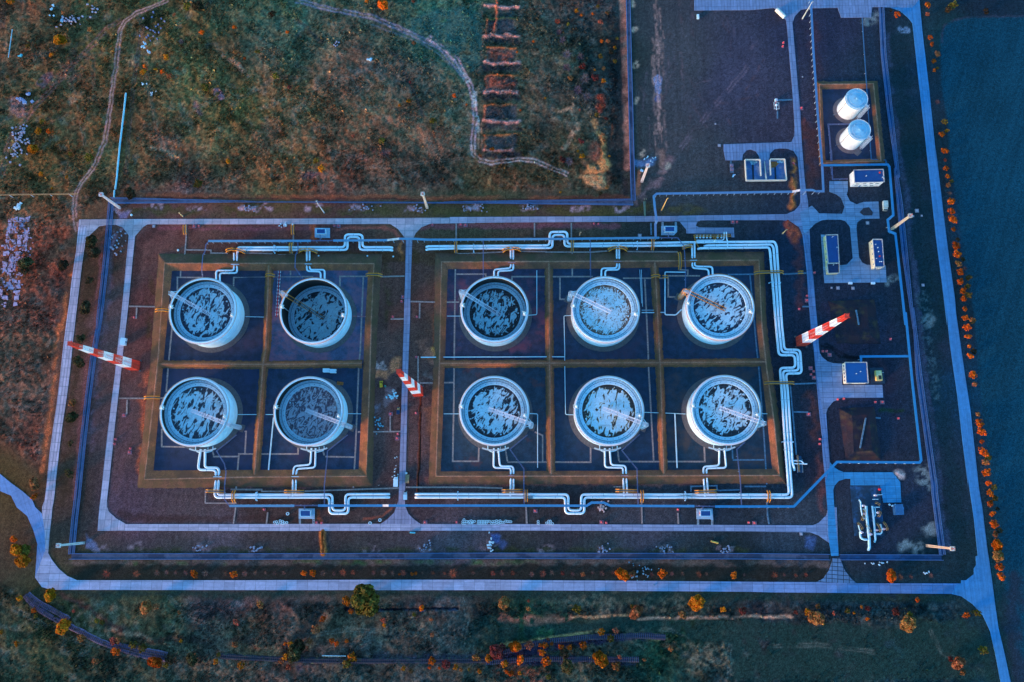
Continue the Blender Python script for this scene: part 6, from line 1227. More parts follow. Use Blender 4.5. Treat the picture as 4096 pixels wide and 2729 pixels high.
def truck(s, L, Wd, H, rz, lab, body, cab, nm='lorry', cat='lorry', box=True):
    p = at_(s) if isinstance(s, str) else s; e = empty(nm, (p.x, p.y, 0.12), lab, cat, None, rz); cl = 1.9
    b = MB(); b.prism([(-L/2, -Wd/2+.15), (-L/2+.1, -Wd/2), (L/2-cl-.1, -Wd/2), (L/2-cl-.1, Wd/2), (-L/2+.1, Wd/2), (-L/2, Wd/2-.15)], .75, H if box else 1.2)
    if not box:
        for a, c in (((-L/2, -Wd/2), (L/2-cl-.1, -Wd/2)), ((-L/2, Wd/2), (L/2-cl-.1, Wd/2)), ((-L/2, -Wd/2), (-L/2, Wd/2)), ((L/2-cl-.1, -Wd/2), (L/2-cl-.1, Wd/2))): b.bar(Vector(a+(1.4,)), Vector(c+(1.4,)), .12, .6)
    b.build('cargo_body', body, e)
    b = MB(); x0_, x1_ = L/2-cl, L/2
    b.add([(x0_, -Wd/2+.05, .5), (x1_, -Wd/2+.12, .5), (x1_, Wd/2-.12, .5), (x0_, Wd/2-.05, .5), (x0_+.1, -Wd/2+.15, H*.8), (x1_-.75, -Wd/2+.25, H*.8), (x1_-.75, Wd/2-.25, H*.8), (x0_+.1, Wd/2-.15, H*.8), (x1_-.02, -Wd/2+.15, H*.48), (x1_-.02, Wd/2-.15, H*.48)], [(0,3,2,1),(4,5,6,7),(0,1,8,5,4),(3,7,6,9,2),(1,2,9,8),(0,4,7,3)]); b.mi = 1
    b.add([(x1_-.0, -Wd/2+.22, H*.5), (x1_-.0, Wd/2-.22, H*.5), (x1_-.70, Wd/2-.32, H*.79), (x1_-.70, -Wd/2+.32, H*.79)], [(0,1,2,3)])
    b.build('cab', [cab, mGL], e); b = MB(); wheels(L, Wd, .45, (-L/2+.9, L/2-1.1))(b); b.build('wheel', mat('tyre black', (.02, .02, .02), .8), e)
    for s_ in (-1, 1): b = MB(); b.box((L/2, s_*(Wd/2-.35), .7), .1, .3, .2); b.build('headlight', mGL, e); b = MB(); b.bar((L/2-.9, s_*(Wd/2-.1), H*.6), (L/2-.8, s_*(Wd/2+.3), H*.62), .14); b.build('mirror', mGL, e)
truck('W:487,222', 6.6, 2.6, 3.0, math.pi/2, 'long white box lorry parked left of the central road', mPP, mPP); truck('W:613,412', 5.2, 2.2, 2.4, math.pi/2+.03, 'white van driving on the central road between the pipe ends', mPP, mat('van cab pale', (.55, .6, .66), .3), 'van', 'van')
truck('K:1555,770', 4.4, 1.9, 1.7, math.pi/2, 'dark blue pickup parked at the verge of the central road', mat('pickup blue', (.03, .08, .16), .4), mat('pickup ochre', (.40, .28, .10), .4), 'pickup_truck', 'pickup', box=False)
truck('I:986,510', 6.4, 3.0, 2.8, -math.pi/2-.03, 'cream coloured lorry with dark cab window parked beside the kinked duct', mat('cream lorry paint', (.62, .60, .52), .5), mat('cream lorry paint', (.62, .60, .52), .5), 'lorry', 'lorry')
simple('K:1635,1380', 'timber_trailer', 'open brown trailer loaded with boards, right of the central road', 'trailer', [('bed', mat('weathered board', (.42, .24, .12), .8, .3, 1.5), lambda b: b.box((0, 0, .7), 2.2, 5.2, .3)), ('side_board', mat('board pale', (.60, .36, .18), .8, .3, 2), lambda b: [b.bar((sx*1.1, -2.6, 1.2), (sx*1.1, 2.6, 1.2), .1, .5) for sx in (-1, 1)]+[b.bar((-1, -2+k*.9, 1.05), (1, -1.6+k*.9, 1.15), .5, .1) for k in range(5)]), ('wheel', mat('tyre black', (.02,.02,.02)), lambda b: [b.tube([(sx*1.05, y_, .4), (sx*1.3, y_, .4)], .4, 10) for sx in (-1, 1) for y_ in (-1, 1)])], rz=-.03)
simple('K:1402,540', 'crawler_loader', 'yellow loader with a black cab standing left of the central road', 'loader', [('track', mat('rubber track', (.02, .02, .02)), lambda b: [b.box((sx*.95, 0, 0), .5, 3.4, .8) for sx in (-1, 1)]), ('body', mat('machine yellow', (.80, .42, .02), .5), lambda b: (b.box((0, -.6, .6), 1.7, 1.9, 1.1), b.box((-.75, 1.1, .9), .25, 2.0, .3), b.box((.75, 1.1, .9), .25, 2.0, .3))), ('cab', mGL, lambda b: b.box((0, .2, 1.7), 1.2, 1.2, 1.1)), ('cab_roof', mat('machine yellow'  , (.80,.42,.02)), lambda b: b.box((0, .2, 2.8), 1.4, 1.4, .12)), ('bucket', mat('machine yellow', (.80,.42,.02)), lambda b: b.box((0, 2.2, .3), 2.1, .7, .7))], rz=.05)
simple('K:1437,550', 'oil_drum', 'green barrel beside the yellow loader', 'barrel', [('drum', mat('barrel green', (.02, .22, .16), .5), lambda b: b.lathe([(.001, 0), (.6, 0), (.6, 1.6), (.001, 1.6)], 14))])
simple('K:1033,525', 'rusty_skip', 'flat rusty orange frame lying right of the blotched roof tank', 'scrap', [('frame', mat('rust orange', (.50, .14, .03), .9, .4, 1), lambda b: [b.bar((-2, y_, .4), (2, y_*.8, .5), .4, .3) for y_ in (-.9, -.3, .4, .9)]+[b.bar((x_, -1, .6), (x_, 1, .6), .3) for x_ in (-1.8, 0, 1.8)])], rz=-.1)
simple('N:927,570', 'generator_set', 'yellow generator box with dark exhaust beside the square pump house', 'generator', [('plinth', mat('dark plinth', T(16,44,80)), lambda b: b.box((-.2, .2, 0), 8.6, 10.2, .22)), ('housing', mat('generator yellow', (.72, .50, .16), .5), lambda b: b.box((0, 0, .25), 3.6, 6.4, 2.2)), ('grille', mat('exhaust soot', (.03, .025, .02), .8), lambda b: b.box((.4, -1.2, 2.46), 1.8, 2.4, .06)), ('stripe', mat('generator pale', (.8, .72, .42)), lambda b: [b.box((-1.2+k*.8, 1.2, 2.46), .4, 3, .05) for k in range(4)]), ('pipe', mPG, lambda b: b.tube([(1.8, 1.8, 2.2), (3.2, 1.8, 2.2)], .15, 8))], rz=.03)
for k, (s, l_) in enumerate((('I:680,1197', 'left pale box at the lower edge of the yard'), ('I:883,1197', 'right pale box at the lower edge of the yard'))): simple(s, 'equipment_box', l_, 'box', [('body', mPB, lambda b: b.box((0, 0, 0), 2.3, 1.3, 1.2)), ('lid', mPP, lambda b: b.box((0, 0, 1.2), 2.4, 1.4, .12))], group='pale boxes by the yard')
for k, (s, l_, sz_) in enumerate((('I:1280,545', 'larger square manhole cover right of the fence near the leaning mast', 2.4), ('I:1335,1212', 'square manhole cover right of the fence below the yard', 1.8), ('I:1247,594', 'small greenish cover left below the larger manhole', 1.1), ('I:1323,590', 'small cover right below the larger manhole', 1.2), ('I:838,655', 'square concrete cover between the two roads of the yard', 2.1), ('I:573,1238', 'dark square hatch below the yard, left', 2.1), ('I:707,1240', 'dark square hatch below the yard, right', 2.0), ('I:515,1236', 'small square hatch below the yard', 1.2),
    ('U:810,664', 'tiny pale hatch alone in the dark lawn', 1.1), ('U:845,857', 'pale square hatch at the end of the slab road', 2.0), ('E:1378,460', 'pale square hatch below the upper road junction at the left', 1.9), ('H:132,545', 'violet square hatch on the duct above the right tanks', 2.4), ('F:520,597', 'violet square hatch under the duct left of the kiosk', 2.2), ('D:255,690', 'small pale hatch right of the northeast road', .9), ('R:243,240', 'rough pale concrete lump above the lower fence at the right', 1.9))):
    simple(s, 'hatch_cover', l_, 'hatch', [('frame', mat('hatch grey', T(96,124,170), .8, .2, 1), lambda b, z_=sz_: b.box((0, 0, -.1), z_, z_, .32)), ('lid', mat('hatch lid', T(130,150,190), .7, .2, 1), lambda b, z_=sz_: b.lathe([(.001, .3), (z_*.33, .3), (z_*.33, .22)], 12))], group='small hatches in the ground')
# transformer / gantry things in the north east lawn
simple('U:1352,510', 'metering_skid', 'white framed metering skid in the lawn left of the northeast road', 'pipe skid', [('frame', mWHT, lambda b: [b.bar(a_, c_, .2) for a_, c_ in (((-1.6, -2.4, 1.4), (-1.6, 2.4, 1.4)), ((1.6, -2.4, 1.4), (1.6, 2.4, 1.4)), ((-2, 2.2, 1.4), (2, 2.2, 1.4)), ((-2, -2.2, 1.4), (2, -2.2, 1.4)))]), ('vessel', mPP, lambda b: (b.ball((0, .7, 1), .9, 10, 8, 1.0), b.tube([(0, 1.6, .9), (0, -2.6, .9)], .32, 8))), ('pipe', mRED, lambda b: b.tube([(-.8, 1.2, 1.3), (.6, 5.0, 1.8)], .16, 8)), ('cabinet', mPB, lambda b: b.box((.1, 4.4, 0), 1.6, 1.6, 1.8))])
simple('U:955,1060', 'transformer_box', 'grey two-part transformer on a slab left of the concrete pit', 'transformer', [('slab', mFP, lambda b: b.box((0, 0, 0), 2.5, 6.2, .25)), ('housing', mat('transformer violet', T(84,92,140)), lambda b: (b.box((0, 1.5, .25), 1.7, 1.6, 1.6), b.box((0, -1.2, .25), 1.9, 1.6, 1.6)))]); simple('U:968,1130', 'tool_crate', 'bright blue crate tipped below the transformer', 'crate', [('body', mat('crate blue', (.08, .42, .70), .5), lambda b: b.box((0, 0, .1), 1.0, 2.0, .9)), ('lid', mPP, lambda b: b.bar((-.1, -.9, 1.1), (.9, .9, 1.5), .4, .1))], rz=-.4)
simple('C:1772,155', 'tool_crate', 'pale blue crate in the lawn below the top slab road', 'crate', [('body', mPB, lambda b: b.box((0, 0, 0), 1.5, 3.2, 1.2)), ('lid', mPP, lambda b: b.box((0, 0, 1.2), 1.3, 2.6, .15))])
simple('G:1745,220', 'signal_gantry', 'small dark gantry with lamps above the upper road, end of a green path', 'gantry', [('frame', mat('dark gantry', (.03, .03, .03)), lambda b: [b.bar(a_, c_, .3) for a_, c_ in (((-2.2, 1, 2), (2.2, 1, 2)), ((-2.2, -1, 2), (2.2, -1, 2)), ((-2.2, -1, 2), (-2.2, 1, 2)), ((2.2, -1, 2), (2.2, 1, 2)), ((-2.2, 0, 0), (-2.2, 0, 2)), ((2.2, 0, 0), (2.2, 0, 2)))]), ('lamp', mat('lamp cream', (.8, .7, .4)), lambda b: [b.box((x_, -.6, 2.1), .4, .3, .3) for x_ in (-.6, .6)])])
crossover('G:1740,240 G:1744,372', 'narrow greenish path boards running down to the upper road', .8, .15, 'board paths', mat('green board rail', T(70,110,110)), mat('green board', T(66,100,104)), 'board_walk', .1)
# valve platform with a row of valves
e0 = W(*zz('c:500,300')[0]); e = empty('valve_platform', e0, 'yellow railed valve platform above the upper right corner tank', 'valve platform'); b = MB(); b.prism([(p.x-e0.x, p.y-e0.y) for p in WL('c:510,300 1230,300 1230,400 520,400')], .3, .5); b.build('grating', mat('dark grating', (.05, .05, .06)), e)
b = MB()
for s, z in (('c:500,318 1080,318 1200,300 1280,320', 2.2), ('c:510,350 910,350 1070,352 1150,330 1280,350', 2.2), ('c:505,318 520,400 540,460 600,575', 2.2), ('c:915,350 920,420', 2.2), ('c:950,370 948,420', 2.2)):
    ps_ = WL(s, z)
    for a_, c_ in zip(ps_, ps_[1:]): b.bar(a_-e0, c_-e0, .24, .2); b.bar(Vector((a_.x-e0.x, a_.y-e0.y, .4)), a_-e0, .12)
b.build('yellow_rail', mYL, e)
for k, x_ in enumerate((553, 622, 692, 765, 838, 985, 1066)): simple('c:%d,380' % x_, 'valve', '%s valve from the left in the row on the yellow platform' % ORD(k), 'valve', [('valve_body', mPB, lambda b: b.ball((0, 0, 1.2), .68, 12, 8)), ('actuator', mPG, lambda b: (b.bar((0, 0, 1.4), (-.3, 1.4, 2.4), .35), b.bar((.3, .2, 1.4), (.4, 1.6, 2.2), .25)))], group='row of valves on the yellow platform')
pipeline('c:555,428 1100,426 1130,395 1135,255', .4, 'pipe under the valve platform turning up at its right end', 1.2, group='pipes at the valve platform'); pipeline('c:1178,252 1185,400 1205,450 1203,560', .4, 'short pipe dropping from the valve platform onto the three pipes', 1.7, group='pipes at the valve platform')
simple('c:930,462', 'valve', 'large cream valve on the outermost pipe below the platform', 'valve', [('valve_body', mWT, lambda b: b.ball((0, 0, 1.9), .95, 12, 8)), ('actuator', mYL, lambda b: b.bar((0, .2, 2.2), (.2, 2.2, 2.6), .3))])
# skid at the right of the big pipes
simple('M:1560,1250', 'metering_skid', 'dark skid with yellow rails right of the three pipes', 'pipe skid', [('tray', mat('skid blue dark', T(20,60,110)), lambda b: (b.box((0, 0, 0), 3.2, 10.2, .4), [b.box((0, -4+k*1.1, .4), 1.4, .3, .7) for k in range(6)])), ('rail', GY_, lambda b: [b.bar((x_, -4.6, 1.6), (x_-.6, 5.6, 2.0), .2) for x_ in (-1, -.4)]), ('frame', mPG, lambda b: [b.bar((x_, -5.1, 1.2), (x_, 3.2, 1.2), .16) for x_ in (-1.6, 1.6)])])
pipeline('M:1485,1217 1575,1217 1597,1235 1600,1248', .36, 'upper cross pipe over the dark skid', 1.4, group='cross pipes of the skid'); pipeline('M:1512,1243 1632,1246', .36, 'lower cross pipe over the dark skid', 1.4, group='cross pipes of the skid')
# pipe portals: yokes over the pipe pairs
for s, lab in (('F:438,628 F:438,692', 'left yoke over the upper pipes, above the gap of the left group'), ('F:2228,618 F:2228,685', 'yoke over the upper pipes right of the central road'), ('G:210,618 G:210,682', 'yoke over the upper pipes above the first right tank'), ('H:112,592 H:112,660', 'yoke over the upper pipes left of the right kiosk'), ('H:1300,962 H:1398,962', 'blue yoke over the three pipes beside the upper right tank'),
    ('M:1412,1048 M:1512,1048', 'blue yoke over the three pipes beside the lower right tank'), ('V:888,368 V:888,478', 'broad yoke over the bottom pipes of the left group'), ('W:1313,362 W:1313,470', 'yoke over the bottom pipes right of the central road'), ('Y:2160,362 Y:2160,478', 'yoke over the bottom pipes left of the right lower kiosk'), ('H:585,765 H:645,765', 'yoke over the branch pipes of the upper right corner tank'), ('F:715,798 F:775,798', 'yoke over the branch pipes of the emptiest tank'), ('E:2070,802 E:2140,802', 'yoke over the branch pipes of the upper left corner tank'),
    ('G:520,785 G:585,785', 'rusty yoke over the branch pipes of the first upper tank right of the road'), ('G:1470,775 G:1535,775', 'rusty yoke over the branch pipes of the brown stained tank'), ('V:315,160 V:420,160', 'yoke over the branch pipes of the lower left corner tank'), ('V:1365,158 V:1465,158', 'yoke over the branch pipes of the blotched roof tank'), ('W:1995,145 W:2090,145', 'rusty yoke over the branch pipes of the bright blue roof tank'), ('Y:1290,145 Y:1385,145', 'rusty yoke over the branch pipes of the rust marked tank'), ('Z:350,145 Z:450,145', 'rusty yoke over the branch pipes of the lower right corner tank')):
    a_, c_ = WL(s, 2.2); o0 = Vector((a_.x, a_.y, 0)); e = empty('pipe_yoke', o0, lab, 'pipe yoke', 'steel yokes across the pipes'); m_ = mPB if 'rusty' not in lab else mat('rosy steel', (.55, .26, .30), .6); b = MB(); b.bar(a_-o0, c_-o0, .75 if 'broad' in lab else .42, .25); b.build('beam', m_, e)
    b = MB()
    for p in (a_, c_): b.bar(Vector((p.x-o0.x, p.y-o0.y, 0)), p-o0, .28); b.box((p.x-o0.x, p.y-o0.y, 0), .8, .8, .3)
    b.build('legs', m_, e)
# long concrete culvert boxes beside the branch pipes on the bunds
# hydrants
hyd = 'E:1742,458 1785,458 F:980,455 1018,457 1860,448 G:98,445 140,450 1290,438 1330,440 H:965,422 1002,422 K:1550,975 1545,1015 J:1040,1022 1030,1065 1113,808 P:598,135 643,140 1570,135 1853,132 V:1000,595 Q:910,132 952,138 Z:992,773 1068,778 M:1745,1022 1743,1065 1663,385 1688,415 1665,443 1693,470 N:1043,238 1113,948 498,378 437,347 470,347 F:1595,1093 1583,1133 H:1630,1083 1630,1123 I:362,1100 J:1172,1105 1163,1140 K:1715,287 1712,788 1485,795 F:1505,1270 1720,1270 J:1205,-25 M:1645,797 H:1560,1200 N:907,803 970,803 E:1205,1275 a:2125,730 2150,765 D:83,385 78,418 245,970 N:570,778 625,772 Q:-150,52 Y:140,615 Z:40,598 S:0,0'.replace(' S:0,0', '').replace(' J:1205,-25', '').replace(' Q:-150,52', '')
hp = zz(hyd); H0 = None
def rel(p):
    x, y = p[0], p[1]; v = 'upper' if y < 950 else 'middle' if y < 1700 else 'lower'; return v
seen_h = {}
for i, p in enumerate(hp):
    w = W(p[0], p[1]); near = min(range(10), key=lambda k: (TK[k][0]-p[0])**2+(TK[k][1]-p[1])**2)
    where = ['the upper left corner tank', 'the emptiest tank', 'the first upper tank right of the central road', 'the brown stained tank', 'the upper right corner tank', 'the lower left corner tank', 'the blotched roof tank', 'the bright blue roof tank', 'the rust marked tank', 'the lower right corner tank'][near]
    if p[0] > 3200 and p[1] < 1250: where = 'the northeast roads'
    elif p[0] > 3200: where = 'the square pump house'
    dx, dy = p[0]-TK[near][0], p[1]-TK[near][1]; sd_ = ('left of ' if dx < 0 else 'right of ') if abs(dx) > abs(dy) else ('above ' if dy < 0 else 'below ')
    if 'tank' not in where: sd_ = 'near '
    key = sd_+where; seen_h[key] = seen_h.get(key, 0)+1
    e = empty('fire_hydrant', w, '%s red hydrant %s%s' % (ORD(seen_h[key]-1), sd_, where), 'hydrant', 'red hydrants and marker posts around the site')
    b = MB(); b.lathe([(.001, 0), (.62, 0), (.66, .2), (.5, .35), (.42, 1.0), (.55, 1.1), (.3, 1.35), (.001, 1.4)], 12); b.build('barrel', mat('hydrant red', (.72, .035, .05), .5), e)
    b = MB(); b.tube([(-.6, 0, .8), (.6, 0, .8)], .16, 8); b.ball((0, 0, 1.42), .2, 8, 6); b.build('caps', mat('cap rose', (.80, .32, .34), .5), e)
    b = MB(); b.box((0, -.2, -.1), 1.6 if i % 3 else 2.6, 1.5 if i % 3 else 2.4, .24); b.build('base_slab', mat('hydrant slab', T(96,88,124) if p[0] < 2300 else T(60,72,120), .9), e)
# white concrete rings lying in heaps
RINGS = {'heap of white rings left of the long double row': 'W:1385,760 1410,760 1437,760 1400,737 1385,785 1413,787 1470,760 1497,752 1517,765 1541,760 1462,778 1486,780 1508,780',
 'long double row of white rings beside the lower road': 'W:'+' '.join('%d,%d' % (1590+22*k, 758) for k in range(8))+' '+' '.join('%d,%d' % (1590+22*k, 783) for k in range(6)),
 'ragged heap of white rings right of the double row': 'W:1785,763 1810,762 1836,752 1860,762 1885,752 1840,775 1864,783 1890,775 1915,772 1938,772 1770,788 1815,787', 'short row of four white rings': 'W:1960,755 1982,762 2004,762 2029,765',
 'heap of white rings by the lower left kiosk': 'V:1140,770 1166,765 1178,788 1215,752 1222,778 1248,760 1252,787 1272,778 1305,775', 'two white rings standing one above the other': 'Y:177,760 177,785', 'small cluster of white rings below the wide pipe loop': 'Y:292,782 318,757 341,758 322,781 346,782 370,790'}
b = MB(); b.lathe([(.46, 0), (.78, 0), (.78, .7), (.46, .7)], 14, closed=True); RING = None
mRG = mat('ring concrete white', (.70, .82, .86), .7, .1, 1)
for gk, s in RINGS.items():
    for p in WL(s):
        if RING is None: RING = b.build('concrete_ring', mRG); o = RING
        else: o = RING.copy(); COL.objects.link(o)
        o.location = (p.x, p.y, .1); tag(o, 'one of the '+gk if not gk.startswith(('two', 'short')) else 'one of the '+gk, 'concrete ring', gk)
for s, l_ in (('W:137,782', 'lone white ring at the verge left of the central road junction'), ('W:270,742', 'white ring on the curved bank left of the junction'), ('V:1317,657', 'lone pale ring left of the lower left kiosk')):
    p = at_(s); o = RING.copy(); COL.objects.link(o); o.location = (p.x, p.y, .1); o.scale = (1.25,)*3; tag(o, l_, 'concrete ring')
# heaps of white blocks and rubble
def heap(s, n, spread, sz, m, lab, nm='block_heap', seed=1, flat=.6):
    r = random.Random(seed); p = at_(s); e = empty(nm, p, lab, 'heap', None); b = MB()
    if n == 2: b.ball((0, 0, sz*.4), sz*.6, 9, 6, .8); b.build('stone', m, e); return e
    for k in range(n):
        x_, y_ = r.gauss(0, spread[0]), r.gauss(0, spread[1]); z = r.random()*.5; hz_ = r.uniform(0, 3); args = (sz*r.uniform(.5, 1.2), sz*r.uniform(.5, 1.2), sz*r.uniform(.4, .9), hz_)
        if n <= 8: b = MB(); b.box((0, 0, 0), *args); b.build('stone', m, e, loc=(x_, y_, z*flat))
        else: b.box((x_, y_, z*flat), *args)
    if n > 8: o = b.build('rubble', m, e); o['kind'] = 'stuff'
    return e
mBK = mat('block white', (.74, .78, .80), .8, .15, 1); mRU = mat('rubble mauve', (.44, .36, .44), .9, .3, 1)
for a_ in (('K:1503,642', 26, (1.6, 1.6), 1.0, mat('pale cyan sacks', (.52, .80, .86), .7), 'heap of pale cyan sacks left of the central road', 1), ('K:1372,890', 20, (1.3, 1.9), .8, mat('aqua sacks', (.16, .42, .52), .8), 'aqua tinted heap left of the central road, below the sacks', 2), ('K:1505,590', 4, (.6, .6), .7, mBK, 'few white blocks above the cyan sacks', 3), ('W:480,90', 12, (1.0, 4), .7, mBK, 'scattered white items behind the box lorry', 4), ('W:625,112', 2, (.2, .2), 1.2, mBK, 'white cube right of the central road above the trailer', 5),
    ('Y:1030,565', 22, (1.4, 1.1), 1.1, mat('peach rubble', (.78, .50, .44), .9), 'peach lit rubble heap under the kinked duct', 6), ('P:2153,335', 26, (1.1, 2.6), 1.0, mBK, 'white rubble heap below the lower road at the middle', 7), ('F:528,455', 14, (2.6, .8), .8, mRG, 'white rings thrown together below the upper road', 8), ('F:840,728', 2, (.2, .2), 1.0, mBK, 'lone white lump below the upper pipes, left', 9), ('F:1277,728', 2, (.2, .2), 1.0, mBK, 'lone white lump below the square loop', 10), ('F:1508,733', 2, (.2, .2), 1.0, mBK, 'lone white lump below the pipe ends', 11),
    ('E:1598,677', 2, (.1, .1), 1.3, mBK, 'white round lump left of the first tank footpath', 12), ('E:1180,362', 2, (.1, .1), 1.4, mBK, 'white lump above the upper road junction at the left', 13), ('E:160,300', 10, (.9, .9), 1.7, mBK, 'pale boulder heap at the head of the broken slab yard', 14), ('E:193,260', 5, (.8, .6), 1.2, mBK, 'small pale boulders above the broken slab yard', 15), ('E:1075,560', 14, (2.6, 4), .9, mRU, 'mauve rubble left of the inner west road', 16), ('E:1030,640', 9, (1.4, 3), 1.2, mRU, 'pale rubble between the two west roads', 17),
    ('A:470,95', 6, (1, 2.4), 1.2, mPB, 'pale blue scrap in the scrub at the top left', 18), ('A:567,170', 5, (1, 1.2), 1.2, mat('sky scrap', (.2, .42, .60)), 'sky blue scrap below the pale scrap', 19), ('A:185,495', 4, (.7, .7), 1.4, mat('turquoise scrap', (.10, .55, .66)), 'turquoise scrap heap near the left edge', 20), ('A:225,900', 9, (2.6, 3), 1.9, mat('violet slab', (.34, .34, .52), .9), 'broken violet slabs beside the dirt track', 21), ('A:155,1310', 46, (3.4, 5.6), 1.1, mRU, 'large grey rubble spill beside the left dirt track', 22), ('A:185,1215', 22, (2.4, 2.6), 1.1, mRU, 'grey rubble above the large spill', 23), ('A:210,1150', 14, (2, 1.6), 1.0, mRU, 'smaller rubble patch at the top of the spill', 24),
    ('A:1380,280', 20, (5, 6), 1.1, mat('violet stones', (.26, .24, .40)), 'violet stones scattered right of the dirt track', 25), ('A:1290,405', 5, (.7, 1.6), 1.2, mPB, 'pale blue stone pile right of the dirt track', 26), ('A:1290,757', 4, (.8, .5), 1.0, mBK, 'white stones below the bright orange tree', 27), ('A:1362,840', 8, (1.2, .9), .8, mBK, 'white stones further below the orange tree', 28), ('A:1340,468', 5, (.8, .8), 1.0, mPB, 'pale stones left of the yellow tree', 29), ('A:660,190', 26, (6, 2), 1.1, mRU, 'mauve rubble band in the scrub at the top left', 30), ('A:840,75', 8, (1.6, 1.6), 1.2, mRU, 'mauve rubble near the top edge', 31), ('B:1080,535', 5, (.9, .9), 1.4, mPB, 'pale blue stone in the meadow hollow', 32), ('B:770,400', 6, (.8, 1.4), .9, mRU, 'mauve stones in the central scrub', 33),
    ('U:220,975', 12, (2.6, 1.2), .7, mPB, 'pale stones at the foot of the spur fence mast', 34), ('U:153,1078', 3, (.5, .5), 1.3, mPB, 'pale blue box heap beside the spur fence mast', 35), ('Q:1270,595', 30, (5.5, 2.6), .8, mat('teal rubble', (.16, .30, .38)), 'teal rubble among the roadside trees', 36), ('Q:930,385', 16, (3, 1.6), .9, mRU, 'mauve stones above the lower fence, middle', 37), ('Q:1500,380', 16, (3.2, 1.6), .9, mRU, 'mauve stones above the lower fence, right of the middle', 38), ('Q:2040,385', 14, (3, 1.6), .9, mRU, 'mauve stones above the lower fence, right part', 39), ('O:1800,375', 10, (1.6, 1.2), 1.0, mRU, 'pale stones above the lower fence, left part', 40),
    ('P:60,380', 12, (3, 1.2), 1.0, mRU, 'pale stones above the lower fence, left of the ditch bank', 41), ('P:1585,355', 14, (2.4, 1.6), .9, mRU, 'mauve stones above the lower fence, right of the junction', 42), ('S:900,1130', 10, (3.4, 1), .8, mPB, 'pale stones below the lower right fence', 43), ('R:1355,590', 4, (1, .5), 1.0, mPB, 'blue grey stones in the verge near the last junction', 44), ('F:230,295', 20, (5, 1.2), .9, mRU, 'pale stones below the upper fence, left', 45), ('F:1230,298', 16, (4, 1.1), .9, mRU, 'pale stones below the upper fence, middle', 46), ('F:1720,300', 14, (3, 1.6), .9, mRU, 'pale stones by the upper fence mast', 47), ('G:210,298', 18, (4.4, 1.1), .9, mRU, 'pale stones below the upper fence, right', 48), ('G:700,298', 14, (3.6, 1), .9, mRU, 'pale stones below the upper fence, further right', 49),
    ('b:1,1', 0, (1, 1), 1, mBK, '', 0)):
    if a_[1]: heap(*a_[:6], seed=a_[6])
heap('b:790,700', 3, (1.6, .2), 1.2, mPB, 'small blue boxes left of the corrugated shed', seed=60); simple('b:597,425', 'fire_hydrant', 'bright red hydrant on the corner of the pump pad', 'hydrant', [('barrel', mat('signal red', (.62,.01,.03)), lambda b: b.lathe([(.001, 0), (.9, 0), (.7, 1.0), (.8, 1.2), (.001, 1.7)], 12)), ('caps', mRED, lambda b: b.tube([(-.9, .2, .9), (.9, .2, .9)], .25, 8))])

# ================================================================ RAILWAY
mRT = mat('rail steel brown', (.10, .06, .07), .5); mSL = mat('sleeper dark', (.10, .06, .075), .9, .3, 1); mBL_ = mat('ballast violet', T(84,86,142), .95, .3, 1.6, stain=T(52,56,70), stain_s=.3, thr=(.50, .62))
def track_(s, lab, ballast=True, slp=mSL, bm=None):
    pts = WL(s, 0); o0 = pts[0].copy(); q = []
    P0 = [p-o0 for p in pts]
    for i in range(len(P0)-1):
        k = max(1, int((P0[i+1]-P0[i]).length/4)); p_1 = P0[max(i-1, 0)]; p2 = P0[min(i+2, len(P0)-1)]
        for j in range(k):
            t = j/k; q.append(.5*((2*P0[i])+(-p_1+P0[i+1])*t+(2*p_1-5*P0[i]+4*P0[i+1]-p2)*t*t+(-p_1+3*P0[i]-3*P0[i+1]+p2)*t**3))
    q.append(P0[-1]); q = [Vector((v.x, v.y, 0)) for v in q]
    e = empty('railway_track', o0, lab, 'railway track', 'disused railway tracks'); A_, B_ = ribbon_pts(q, 1.5); b = MB()
    for S_ in (A_, B_):
        for a, c in zip(S_, S_[1:]): b.bar(a+Vector((0, 0, .78)), c+Vector((0, 0, .78)), .22, .2)
    b.build('rails', mRT, e); b = MB(); L = 0; nxt = 0
    for a, c in zip(q, q[1:]):
        l = (c-a).length; d = (c-a)/max(l, 1e-6); n_ = Vector((-d.y, d.x, 0))
        while nxt < L+l: p = a+d*(nxt-L); b.bar(p-n_*1.35+Vector((0, 0, .58)), p+n_*1.35+Vector((0, 0, .58)), .3, .18); nxt += 1.15
        L += l
    o = b.build('sleepers', slp, e); o['kind'] = 'stuff'
    if ballast:
        Lp, Rp = ribbon_pts(q, 2.7); L2, R2 = ribbon_pts(q, 4.0); b = MB(); n = len(q); vs = [Vector((p.x, p.y, z)) for S_, z in ((L2, -.6), (Lp, .5), (Rp, .5), (R2, -.6)) for p in S_]
        b.add(vs, [(k*n+i, (k+1)*n+i, (k+1)*n+i+1, k*n+i+1) for k in range(3) for i in range(n-1)]); b.build('ballast_bed', bm or mBL_, e)
track_('O:225,790 300,880 420,960 540,1025 700,1105 900,1205 1080,1270 1250,1320 1400,1350 1480,1355', 'curved track on violet ballast at the lower left', True)
track_('O:250,780 350,860 480,925 620,1010', 'second curved track merging beside the first one', True); track_('O:1060,1235 1200,1265 1350,1295 1500,1325', 'track piece running beside the curve, right end', True)
mBD = mat('ballast weedy', T(36,42,66), .95, .4, 1.2, stain=T(60,76,70), stain_s=.35, thr=(.52, .62))
track_('Q:-20,1310 100,1280 250,1240 400,1205 600,1185 800,1165 980,1160 1240,1150 1480,1165', 'straight disused track curving right through the lower scrub', True, mat('sleeper pale', (.15, .12, .22)), mBD)
track_('Q:-120,1390 200,1365 560,1360 900,1362 1240,1365', 'lower disused track half hidden by weeds', True, mat('sleeper pale', (.15, .12, .22)), mBD)
